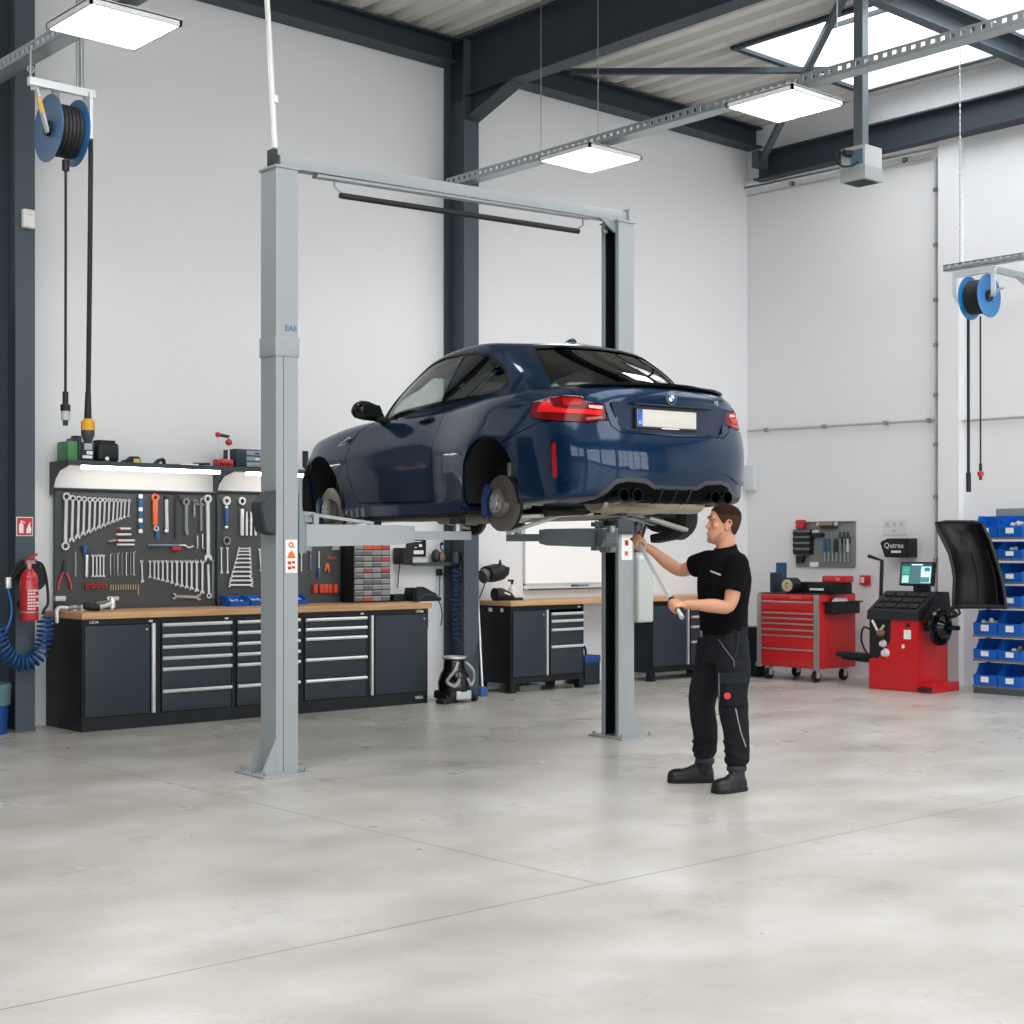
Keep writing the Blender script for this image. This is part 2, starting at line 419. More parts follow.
def glassm(name, tint, gloss=.0):
    m = bpy.data.materials.new(name); m.use_nodes = True; nt = m.node_tree
    nt.nodes.remove(nt.nodes['Principled BSDF'])
    tr = nt.nodes.new('ShaderNodeBsdfTransparent'); tr.inputs[0].default_value = lin(tint)
    gl = nt.nodes.new('ShaderNodeBsdfGlossy'); gl.inputs['Roughness'].default_value = .02
    lw = nt.nodes.new('ShaderNodeLayerWeight'); pw = nt.nodes.new('ShaderNodeMath'); pw.operation = 'POWER'; pw.inputs[1].default_value = 4
    fr = nt.nodes.new('ShaderNodeMath'); fr.operation = 'MULTIPLY_ADD'; fr.inputs[1].default_value = .8; fr.inputs[2].default_value = .05
    nt.links.new(lw.outputs['Facing'], pw.inputs[0]); nt.links.new(pw.outputs[0], fr.inputs[0])
    mx = nt.nodes.new('ShaderNodeMixShader')
    nt.links.new(fr.outputs[0], mx.inputs[0]); nt.links.new(tr.outputs[0], mx.inputs[1]); nt.links.new(gl.outputs[0], mx.inputs[2])
    nt.links.new(mx.outputs[0], nt.nodes['Material Output'].inputs[0]); return m
glass_cl = glassm('clear_car_glass', (.88, .92, .9))
glass_tn = glassm('tinted_car_glass', (.2, .22, .21))
# --- lofted skins from control nets, cubic B-spline, mirrored in y ---
def bsp(a, b, c, d, t):
    return (a * (1 - t) ** 3 + b * (3 * t ** 3 - 6 * t * t + 4) + c * (-3 * t ** 3 + 3 * t * t + 3 * t + 1) + d * t ** 3) / 6
def mirr(p): return V((p.x, -p.y, p.z))
def curve(P, n, sub, mir):
    """open B-spline; ends lie on the mirror plane (mir) or are clamped"""
    e0 = mirr(P[1]) if mir[0] else P[0] * 2 - P[1]
    e1 = mirr(P[-2]) if mir[1] else P[-1] * 2 - P[-2]
    Q = [e0] + P + [e1]; out = []
    for i in range(len(P) - 1):
        for k in range(sub): out.append(bsp(Q[i], Q[i + 1], Q[i + 2], Q[i + 3], k / sub))
    out.append(bsp(Q[-4], Q[-3], Q[-2], Q[-1], 1.0)); return out
def skin(net, su, sv, off=0):
    """net[level][station]; first and last level and station lie on y=0"""
    rows = [curve(r, 0, su, (True, True)) for r in net]
    cols = list(zip(*rows))
    G = [curve(list(c), 0, sv, (i not in (0, len(cols) - 1), i not in (0, len(cols) - 1))) for i, c in enumerate(cols)]
    b = bmesh.new(); nu, nv = len(G), len(G[0])
    for sgn in (1, -1):
        vs = [[b.verts.new((p.x, (0 if (i in (0, nu - 1) or j in (0, nv - 1)) else p.y * sgn), p.z)) for j, p in enumerate(c)] for i, c in enumerate(G)]
        for i in range(nu - 1):
            for j in range(nv - 1):
                f = (vs[i][j], vs[i + 1][j], vs[i + 1][j + 1], vs[i][j + 1])
                b.faces.new(f if sgn > 0 else f[::-1])
    bmesh.ops.remove_doubles(b, verts=b.verts, dist=1e-5)
    bmesh.ops.dissolve_degenerate(b, edges=b.edges, dist=1e-5)
    bmesh.ops.recalc_face_normals(b, faces=b.faces)
    if b.calc_volume(signed=True) < 0: bmesh.ops.reverse_faces(b, faces=b.faces)
    if off:
        b.normal_update(); mv = [(v, v.normal.copy()) for v in b.verts]
        for v, nn in mv: v.co += nn * off
    me = bpy.data.meshes.new('skin'); b.to_mesh(me); b.free(); return me
# side table: x, half width, belt z, bottom z, belt inset, deck z, l7 (x,z) and l8 (x,z) on top
ST_ = [ # x     y     zb    belt  deck7 x7    x8
 (3.47, .00, .20, .70, .74, 3.32, 3.15), (3.45, .30, .20, .70, .74, 3.30, 3.12), (3.37, .56, .19, .71, .76, 3.22, 3.05),
 (3.19, .78, .18, .77, .83, 3.08, 2.95), (2.95, .875, .18, .855, .90, 2.85, 2.78), (2.70, .905, .18, .915, .95, 2.65, 2.60),
 (2.42, .908, .185, .96, .985, 2.40, 2.38), (2.05, .893, .19, .995, .99, 2.05, 2.05), (1.60, .876, .19, 1.012, .99, 1.60, 1.60),
 (1.10, .862, .19, 1.03, .99, 1.10, 1.10), (.72, .866, .19, 1.048, .99, .72, .72), (.40, .91, .20, 1.06, 1.0, .40, .40),
 (.02, .938, .205, 1.07, 1.03, .05, .05), (-.33, .93, .21, 1.062, 1.06, -.28, -.25), (-.59, .905, .22, 1.045, 1.07, -.50, -.45),
 (-.84, .835, .235, 1.035, 1.075, -.66, -.58), (-.985, .64, .245, 1.04, 1.075, -.78, -.68), (-1.03, .31, .25, 1.048, 1.075, -.84, -.73), (-1.04, 0, .25, 1.05, 1.075, -.86, -.76)]
def car_net():
    L = [[] for _ in range(11)]
    for i, (x, y, zb, bl, dk, x7, x8) in enumerate(ST_):
        end = max(0., min(1., (-.45 - x) / .35))            # 1 at the tail
        nose = max(0., min(1., (x - 3.0) / .4))
        f = y / .9                                            # narrowing factor
        sx = end * -1 + nose * 1
        def P(dx, yy, z): return V((x + dx * sx, max(0, yy) if y > 0 else 0, z))
        flare = max(0, 1 - abs(x - .02) / .45, .9 - abs(x - 2.7) / .45)
        sh = .085 - .03 * flare
        L[0].append(V((x - .22 * end - .0 + (.22 * end * 2 if end else 0) - .25 * nose, 0, zb)))
        L[1].append(V((x + .10 * end - .14 * nose, (y - .12) if y > .2 else y * .8, zb)))
        L[2].append(P(-.02, y - .045 * (1 - end) - .03 * (1 - flare) * (1 - end), zb + .015))
        L[3].append(P(.0, y - (.012 + .050 * (1 - end)) * (1 - flare), zb + .07))
        L[4].append(P(.02, y - (.02 + .022 * (1 - end)) * (1 - flare), .42))
        L[5].append(P(.03, y - .010 * (1 - flare) * (1 - end), .56))
        L[6].append(P(.015, y + .006 * (1 - end), .685 + .02 * (1 - end)))
        L[7].append(P(-.02 - .02 * (y < .5), y - (.03 + .025 * (1 - flare)) * (1 - .5 * end), .86 if nose < .2 else .68))
        L[8].append(P(-.015, (y - sh - .035) if x < 2.0 else y - .06 - .05 * flare, bl))
        L[9].append(V((x7, y * .55, dk))); L[10].append(V((x8, 0, dk + .012)))
    return L
NET = car_net()
GB = [(2.24, 0, .99), (2.20, .36, .99), (2.09, .63, .985), (1.92, .752, .985), (1.50, .775, 1.01), (1.0, .785, 1.035), (.5, .775, 1.055), (.1, .742, 1.075), (-.26, .69, 1.09), (-.50, .585, 1.09), (-.60, .31, 1.09), (-.62, 0, 1.09)]
GR = [(1.38, 0, 1.462), (1.37, .30, 1.457), (1.33, .50, 1.44), (1.24, .605, 1.415), (.98, .628, 1.458), (.70, .625, 1.475), (.46, .622, 1.468), (.26, .615, 1.445), (.10, .585, 1.425), (.01, .49, 1.42), (-.03, .27, 1.43), (-.04, 0, 1.435)]
def house_net():
    L = [[] for _ in range(8)]
    cx = [1.85, 1.75, 1.6, 1.4, 1.15, .9, .6, .4, .2, .05, -.1, -.2]
    rx = [1.08, 1.06, 1.02, .96, .86, .68, .54, .42, .32, .25, .20, .19]
    for i, (a, b) in enumerate(zip(GB, GR)):
        a, b = V(a), V(b)
        L[0].append(V((cx[i], 0, .86)))
        L[1].append(V((a.x, a.y * .98, .88)))
        L[2].append(V(a)); 
        m = a.lerp(b, .5) + V((.035 if i < 3 else (-.02 if i > 8 else 0), .012 if a.y else 0, .012)); L[3].append(m)
        L[4].append(a.lerp(b, .93) + V((0, .006 if a.y else 0, .004)))
        L[5].append(b + V((0, -.012 if a.y else 0, .012)))
        L[6].append(V((b.x * .6 + rx[i] * .4, b.y * .62, b.z + .034)))
        L[7].append(V((rx[i], 0, 1.505)))
    return L
HNET = house_net()
def tmp(me): o = bpy.data.objects.new('tmp', me); COL.objects.link(o); return o
def boolean(a, b, op, self_=False):
    """mesh a (op) mesh b -> new mesh"""
    oa, ob = tmp(a), tmp(b)
    md = oa.modifiers.new('b', 'BOOLEAN'); md.operation = op; md.object = ob; md.solver = 'EXACT'; md.use_self = self_
    dg = bpy.context.evaluated_depsgraph_get(); dg.update()
    me = bpy.data.meshes.new_from_object(oa.evaluated_get(dg))
    bpy.data.objects.remove(oa); bpy.data.objects.remove(ob); return me
def solid(off):
    return boolean(skin(NET, 7, 5, off), skin(HNET, 6, 5, off), 'UNION')
SOL = {}
def sol(o):
    if o not in SOL: SOL[o] = solid(o)
    return SOL[o]
def shell(a, b):
    k = bmesh.new(); k.from_mesh(sol(b)); bmesh.ops.reverse_faces(k, faces=k.faces); t = bpy.data.meshes.new('inner'); k.to_mesh(t); k.free()
    k = bmesh.new(); k.from_mesh(sol(a)); k.from_mesh(t); t = bpy.data.meshes.new('shell'); k.to_mesh(t); k.free(); return t
def pr_mesh(*items):
    m = MB()
    for poly, a, b, f in items: m.prism(poly, a, b, f)
    bmesh.ops.recalc_face_normals(m.b, faces=m.b.faces)
    me = bpy.data.meshes.new('prism'); m.b.to_mesh(me); m.b.free(); return me
fL = lambda u, v, d: V((u, d, v))
fRt = lambda u, v, d: V((u, -d, v))
fB = lambda u, v, d: V((d, u, v))
dxy = V((-.76, .65, 0)); uxy = V((.65, .76, 0))
fCL = lambda u, v, d: uxy * u + dxy * d + V((0, 0, v))
fCR = lambda u, v, d: mirr(fCL(u, v, d))
def smooth2(poly, n=4): return [(p.x, p.y) for p in catmull([V((a, b, 0)) for a, b in poly], n, True)]
def grow(poly, g):
    n = len(poly); A = sum(poly[i][0] * poly[(i + 1) % n][1] - poly[(i + 1) % n][0] * poly[i][1] for i in range(n)); s = 1 if A > 0 else -1
    out = []
    for i in range(n):
        a, b, c = V(poly[i - 1]), V(poly[i]), V(poly[(i + 1) % n])
        d1, d2 = (b - a).normalized(), (c - b).normalized(); n1, n2 = V((d1.y, -d1.x)) * s, V((d2.y, -d2.x)) * s
        m = n1 + n2; m = m / max(.35, m.dot(n1)) if m.length > 1e-6 else n1
        out.append((b.x + m.x * g, b.y + m.y * g))
    return out
def finish(me, name, m, parent=car, angle=28, label=None, cut_y=None):
    b = bmesh.new(); b.from_mesh(me)
    bmesh.ops.remove_doubles(b, verts=b.verts, dist=2e-4)
    for f in b.faces: f.smooth = True; f.material_index = 0
    ca = cos(R(angle))
    for e in b.edges:
        e.smooth = not (len(e.link_faces) == 2 and e.link_faces[0].normal.dot(e.link_faces[1].normal) < ca)
    me = bpy.data.meshes.new(name); b.to_mesh(me); b.free()
    return O(name, me, m, parent, label=label)
T0 = __import__('time').time()
def clk(s): print('CLK', s, round(__import__('time').time() - T0, 1))
SH = shell(0, -.022); clk('shell')
DOORW = [(1.80, .985), (1.735, 1.09), (1.655, 1.205), (1.50, 1.297), (1.264, 1.382), (.99, 1.416), (.715, 1.413), (.868, 1.034), (1.515, 1.010)]
QUART = [(.68, 1.408), (.53, 1.40), (.347, 1.357), (.168, 1.282), (.045, 1.192), (.022, 1.131), (.087, 1.083), (.417, 1.062), (.842, 1.038)]
DOOR = [(1.84, .978), (2.05, .90), (2.15, .79), (2.20, .69), (2.165, .50), (2.12, .36), (2.05, .30), (.96, .285), (.885, .36), (.858, .60), (.818, .80), (.805, .93), (.848, 1.06), (1.5, 1.06)]
def arch(cx, cz, r):
    return [(cx + r * cos(R(a)), cz + r * sin(R(a))) for a in range(-12, 193, 5)] + [(cx - r * .96, -.2), (cx + r * .96, -.2)]
ARC_R, ARC_F = arch(-.005, .35, .375), arch(2.71, .35, .372)
RGL = [(.515, 1.385), (.585, 1.18), (.60, 1.05), (0, 1.04), (-.60, 1.05), (-.585, 1.18), (-.515, 1.385), (-.28, 1.41), (0, 1.415), (.28, 1.41)]
WSH = [(.50, 1.425), (.66, 1.09), (.69, 1.0), (0, .98), (-.69, 1.0), (-.66, 1.09), (-.50, 1.425), (0, 1.445)]
LIGHT = [(.315, .935), (.335, .88), (.31, .818), (.113, .785), (-.093, .772), (-.205, .797), (-.188, .892), (-.072, .912), (-.035, .952), (.069, .963), (.198, .957)]
LID = [(.70, 1.2), (.702, .958), (.668, .915), (.562, .896), (.542, .80), (.53, .752), (.47, .712), (0, .696)]; LID = LID + [(-a, b) for a, b in LID[-2::-1]]
BUMP = [(-.17, .64), (-.5, .745), (-.62, .785), (-1.3, .785), (-1.3, 0), (-.30, 0)]
holes = pr_mesh((grow(DOORW, .004), .35, 1.2, fL), (grow(QUART, .004), .35, 1.2, fL), (grow(DOORW, .004), .35, 1.2, fRt), (grow(QUART, .004), .35, 1.2, fRt))
SH = boolean(SH, holes, 'DIFFERENCE')
SH = boolean(SH, pr_mesh((ARC_R, .45, 1.2, fL), (ARC_F, .45, 1.2, fL), (ARC_R, .45, 1.2, fRt), (ARC_F, .45, 1.2, fRt)), 'DIFFERENCE')
SH = boolean(SH, pr_mesh((grow(RGL, .003), -1.2, .5, fB), (grow(WSH, .003), .85, 2.3, fB)), 'DIFFERENCE'); clk('windows')
from mathutils.bvhtree import BVHTree
def bvh_of(me): return BVHTree.FromPolygons([v.co for v in me.vertices], [tuple(q.vertices) for q in me.polygons])
BV = bvh_of(sol(0))
def ysf(x, z):
    h = BV.ray_cast(V((x, 3, z)), V((0, -1, 0)))[0]; return h.y if h else .8
def xsf(y, z):
    h = BV.ray_cast(V((-4, y, z)), V((1, 0, 0)))[0]; return h.x if h else -1.0
def zsf(x, y):
    h = BV.ray_cast(V((x, y, 4)), V((0, 0, -1)))[0]; return h.z if h else 1.0
print('SURF', [round(ysf(*q), 3) for q in ((1.05, .915), (1.7, .98), (0, .72), (1.3, .5), (1.3, .3), (-.55, .88))], [round(xsf(*q), 3) for q in ((0, .8), (.05, .96), (0, .55), (.4, .28), (0, .46), (.5, .8), (.75, .5))], zsf(.2, 0), zsf(-.9, .3))
REC = [(.50, .898), (.455, .735), (.40, .722), (-.40, .722), (-.455, .735), (-.50, .898), (-.36, .912), (.36, .912)]
RX0 = -.985
recwall = boolean(boolean(sol(0), pr_mesh((grow(REC, .012), -1.3, RX0, fB)), 'INTERSECT'), pr_mesh((REC, -1.4, -.9, fB)), 'DIFFERENCE')
SH = boolean(SH, pr_mesh((REC, -1.4, -.7, fB)), 'DIFFERENCE')
G = .0035
parts = []
def take(poly_items, name, m, **k):
    """cut the panel out of the shell, leaving a shut line"""
    global SH
    me = boolean(SH, pr_mesh(*[(p, a, b, f) for p, a, b, f in poly_items]), 'INTERSECT')
    SH = boolean(SH, pr_mesh(*[(grow(p, G * 2), a, b, f) for p, a, b, f in poly_items]), 'DIFFERENCE')
    return finish(me, name, m, **k)
doorL = take([(DOOR, .6, 1.2, fL)], 'door', paint)
doorR = take([(DOOR, .6, 1.2, fRt)], 'door', paint)
lens = mat('red_lamp_lens', (.12, .002, .004), .12, spec=.3)
lensb = mat('bright_red_lamp_lens', (.72, .008, .010), .2, spec=.3)
lensc = mat('clear_lamp_segment', '#dca6a2', .25)
lampL = take([(LIGHT, .7, 1.4, fCL)], 'tail_light', lens)
LIGHTR = [(u - .05 if u < -.15 else u, v + (.012 if u < -.15 else 0)) for u, v in LIGHT]
lampR = take([(LIGHTR, .7, 1.4, fCR)], 'tail_light', lens)
lid = take([(LID, -1.3, -.42, fB)], 'trunk_lid', paint)
bump = take([(BUMP, -1.0, 1.0, fL)], 'rear_bumper', paint)
HOOD = [(2.06, .70), (2.4, .735), (2.75, .735), (3.1, .66), (3.32, .5), (3.36, 0)]; HOOD = HOOD + [(a, -b) for a, b in HOOD[-2::-1]]
hood = take([(HOOD, .66, 1.2, lambda u, v, d: V((u, v, d)))], 'hood', paint)
body = finish(SH, 'body_shell', paint); clk('panels')
# --- glass and applied trims cut from thin skins so they follow the body ---
thin = shell(-.004, -.009); skinp = shell(.004, -.003); clk('thin')
def piece(base, items, name, m, parent=car, **k): return finish(boolean(base, pr_mesh(*items), 'INTERSECT'), name, m, parent, **k)
piece(thin, [(DOORW, .35, 1.2, fL)], 'door_window', glass_cl, doorL)
piece(thin, [(DOORW, .35, 1.2, fRt)], 'door_window', glass_cl, doorR)
piece(thin, [(QUART, .35, 1.2, fL)], 'quarter_window', glass_tn, label='tinted quarter window')
piece(thin, [(QUART, .35, 1.2, fRt)], 'quarter_window', glass_tn)
piece(thin, [(RGL, -1.2, .5, fB)], 'rear_window', glass_tn)
piece(thin, [(WSH, .85, 2.3, fB)], 'windshield', glass_cl)
def band(poly, w0, w1, d0, d1, f):
    a, b = grow(poly, w0), grow(poly, w1); return a, b
def trim(poly, w, items_f, name, m, parent=car, a=.35, b=1.2):
    o = boolean(skinp, pr_mesh((grow(poly, w), a, b, items_f)), 'INTERSECT')
    return finish(boolean(o, pr_mesh((grow(poly, -.004), a - .1, b + .1, items_f)), 'DIFFERENCE'), name, m, parent)
allw = DOORW[:7] + QUART[1:] + DOORW[8:]
trim(allw, .017, fL, 'window_trim', blkgl); trim(allw, .017, fRt, 'window_trim', blkgl)
trim(RGL, .012, fB, 'window_seal', blkgl, a=-1.2, b=.5)
inner = shell(-.024, -.034)
for f in (fL, fRt):
    o_ = boolean(inner, pr_mesh((grow(DOORW, .03), .3, 1.2, f)), 'INTERSECT'); finish(boolean(o_, pr_mesh((grow(DOORW, -.030), .2, 1.3, f)), 'DIFFERENCE'), 'window_reveal', mat('reveal_black', '#0d0e0f', .6), car)
# lamp segments
for par, f in ((lampL, fCL), (lampR, fCR)):
    piece(skinp, [([(.27, .90), (.285, .862), (.06, .838), (-.165, .822), (-.178, .856), (.06, .868), (.15, .885), (.20, .932), (.25, .928)], .7, 1.4, f)], 'lamp_band', lensb, par)
    piece(skinp, [([(.10, .945), (.085, .895), (-.03, .888), (-.045, .925), (-.01, .945)], .7, 1.4, f)], 'lamp_band', mat('mid_red_lamp', (.36, .004, .006), .2, spec=.3), par)
    piece(skinp, [([(-.085, .893), (-.09, .872), (-.178, .864), (-.18, .886)], .7, 1.4, f)], 'reversing_lamp', lensc, par)
    piece(skinp, [([(-.07, .805), (-.075, .788), (-.18, .80), (-.18, .815)], .7, 1.4, f)], 'lamp_segment', mat('pale_red_lamp', '#9a5550', .25), par)
    piece(skinp, [(grow([(.138, .64), (.168, .628), (.160, .40), (.128, .40)], .0), .7, 1.4, f)], 'reflector', mat('red_reflector', (.3, .004, .008), .2), bump)
    piece(skinp, [([(.168, .66), (.178, .63), (.170, .40), (.161, .40)], .7, 1.4, f)], 'reflector_trim', blkgl, bump)
# rear diffuser: satin surround, black centre
DF = [(.80, .16), (.78, .262), (.63, .272), (.515, .385), (.42, .402), (.262, .392), (.19, .352), (0, .349)]; DF = DF + [(-a, b) for a, b in DF[-2::-1]]
DI = [(.62, .16), (.60, .25), (.50, .355), (.42, .372), (.275, .362), (.20, .325), (0, .322)]; DI = DI + [(-a, b) for a, b in DI[-2::-1]]
dif = piece(skinp, [(DF, -1.3, -.70, fB)], 'diffuser', mat('diffuser_dark_grey', '#3c3f42', .4), bump)
skq = shell(.010, .0)
BL = [(.83, .40), (.80, .375), (.64, .382), (.51, .435), (.42, .452), (0, .452)]; BL2 = [(0, .478), (.40, .478), (.49, .468), (.62, .412), (.78, .402)]
cr = BL + BL2; cr2 = [(-a, b) for a, b in BL[-2::-1]]
CREASE = [(.80, .372), (.64, .380), (.51, .434), (.42, .450), (-.42, .450), (-.51, .434), (-.64, .380), (-.80, .372), (-.80, .40), (-.63, .412), (-.50, .466), (-.41, .480), (.41, .480), (.50, .466), (.63, .412), (.80, .40)]
piece(skq, [(CREASE, -1.3, -.55, fB)], 'bumper_crease', paint, bump)
 
piece(skq, [(DI, -1.3, -.70, fB)], 'diffuser_insert', mat('insert_matt_black', '#050506', .8, spec=.1), dif)
for x in (-.13, 0, .13): O('diffuser_fin', MB().prism([(-1.06, .33), (-.99, .33), (-.93, .225), (-1.0, .235)], x - .006, x + .006), blkpl, dif)
for s in (1, -1):
    for y in ((.362, .478) if s > 0 else (.345, .455)):
        O('exhaust_tip', MB().ring((-.985, s * y, .275), (-1, 0, .05), .047, .040, .16, 28).cyl((-.93, s * y, .275), (-.925, s * y, .275), .041), mat('black_chrome', '#24262a', .22, .9), car)
# spoiler lip
sp = catmull([V((xsf(y, 1.02) + .012, y, zsf(xsf(y, 1.02) + .045, y) - .002)) for y in (.64, .56, .42, .2, 0)], 6)
sp = sp + [mirr(p) for p in sp[-2::-1]]
m = MB(); m.rings([[p + V((.06, 0, .012)), p + V((-.012, 0, .018)), p + V((-.018, 0, .012)), p + V((-.006, 0, 0)), p + V((.05, 0, -.006))] for p in sp]); O('spoiler', m, blkgl, lid, label='gloss black lip spoiler')
# plate in its recess
PLX = -1.004
pl = O('license_plate', MB().bx(PLX - .012, PLX - .004, -.265 + .06, .265 + .06, .757, .875, .003), mat('plate_off_white', '#c4c1ba', .5), lid, label='blank white plate with a blue band')
O('plate_frame', MB().bx(PLX - .009, PLX + .02, -.28 + .06, .28 + .06, .743, .757).bx(PLX - .004, PLX + .02, -.275 + .06, .275 + .06, .745, .885), blkpl, pl)
O('blue_band', MB().bx(PLX - .0135, PLX - .011, .222 + .06, .264 + .06, .758, .874), mat('plate_blue', '#1c5fae', .4), pl)
O('band_star_ring', MB().ring((PLX - .014, .243 + .06, .785), (1, 0, 0), .011, .008, .002, 12), whitepl, pl)
O('frame_strip', MB().bx(PLX - .0105, PLX - .009, -.05, .11, .746, .754), whitepl, pl)
drec = mat('dark_recess_blue', (.004, .016, .05), .3, .3, coat=.6)
rc = finish(recwall, 'plate_recess', paint, lid)
O('recess_floor', MB().prism(grow(REC, .02), RX0, RX0 + .01, fB), drec, rc)
O('handle_strip', MB().bx(-1.035, -1.0, -.36, .36, .902, .914, .004), blkpl, lid)
BX = xsf(.02, .965) - .004
# round badge: black ring, chrome edge, blue and white quarters
bd = O('badge', MB().ring((BX, .02, .965), (1, 0, 0), .044, .041, .010, 28), chrome, lid)
O('badge_ring', MB().ring((BX, .02, .965), (1, 0, 0), .041, .025, .008, 28), blkgl, bd)
for q in range(4):
    a0 = q * 90; poly = [(0.02, .965)] + [(.02 + .026 * cos(R(a0 + t)), .965 + .026 * sin(R(a0 + t))) for t in range(0, 91, 15)]
    O('badge_quarter', MB().prism(poly, BX - .005, BX + .003, fB), whitepl if q % 2 else mat('badge_blue', '#3f86c6', .3), bd)
for q, (ch, an) in enumerate((('B', 55), ('M', 90), ('W', 125))):
    a = R(an); text(ch, .015, whitepl, bd, (BX - .0055, .02 + .033 * cos(a), .965 + .033 * sin(a)), MX.Rotation(-pi / 2, 4, 'Z') @ MX.Rotation(pi / 2, 4, 'X'), 'badge_letter')
text('M2', .045, chrome, lid, (xsf(-.425, .955) - .006, -.425, .955), MX.Rotation(R(-72), 4, 'Z') @ MX.Rotation(pi / 2, 4, 'X'), 'badge_lettering')
# fin aerial
O('roof_aerial', MB().rings([[V((x, y * w, z0 + h * k)) for y, k in ((-1, 0), (-.5, .7), (0, 1), (.5, .7), (1, 0))] for x, w, h, z0 in ((.36, .012, .006, 1.478), (.30, .03, .03, 1.475), (.23, .036, .055, 1.468), (.18, .03, .062, 1.462), (.165, .02, .035, 1.460))]), mat('aerial_blue', (.01, .05, .13), .2, .2, coat=1), car)
# mirrors, handles, gills
for s, d in ((1, doorL), (-1, doorR)):
    rs = []
    for k, (y, sx, sz, cx, cz) in enumerate(((.80, .03, .03, 1.72, .995), (.83, .07, .055, 1.73, 1.012), (.87, .10, .072, 1.74, 1.03), (.93, .11, .08, 1.745, 1.042), (.99, .10, .078, 1.75, 1.046), (1.03, .08, .062, 1.765, 1.042), (1.05, .03, .03, 1.78, 1.038))):
        rs.append([V((cx + sx * (cos(t) if cos(t) > 0 else .62 * cos(t)), s * y, cz + sz * (sin(t) ** 3 * .35 + sin(t) * .65))) for t in [2 * pi * j / 20 for j in range(20)]])
    mr = O('side_mirror', MB().rings(rs), blkgl, d)
    O('mirror_glass', MB().prism([(s * .85, .985), (s * .99, .99), (s * 1.02, 1.03), (s * 1.0, 1.09), (s * .86, 1.085), (s * .835, 1.04)], 1.668, 1.677, fB), mat('mirror_dark_glass', '#2b2f32', .08, .6), mr)
    O('mirror_foot', MB().bar((1.74, s * .74, .955), (1.735, s * .87, .99), .10, .045, bev=.012), blkpl, mr)
    hp = [(1.125, .912, .0), (1.11, .914, .022), (1.04, .923, .026), (.97, .932, .022), (.955, .934, .0)]
    hs = O('door_handle', MB().tube(catmull([(x, s * (ysf(x, z) + o), z) for x, z, o in hp], 5), .012, 10), paint, d)
    O('handle_cup', MB().ball((1.04, s * (ysf(1.04, .905) - .002), .905), (.07, .006, .034), 16), blkgl, d)
    fS = fL if s > 0 else fRt
    gy = ysf(2.26, .81)
    O('side_gill', MB().prism([(2.38, .775), (2.36, .797), (2.17, .858), (2.155, .84), (2.20, .808)], gy - .02, gy + .010, fS), chrome, car, label='chrome side vent')
    O('gill_vent', MB().prism([(2.35, .788), (2.18, .844), (2.17, .835), (2.2, .814)], gy - .02, gy + .013, fS), blkpl, car)
    O('side_skirt', MB().prism([(2.30, .205), (2.28, .25), (1.9, .262), (.75, .262), (.44, .30), (.42, .205), (.5, .18), (2.2, .18)], .80, .852, fL if s > 0 else fRt, bev=.008), paint, car)
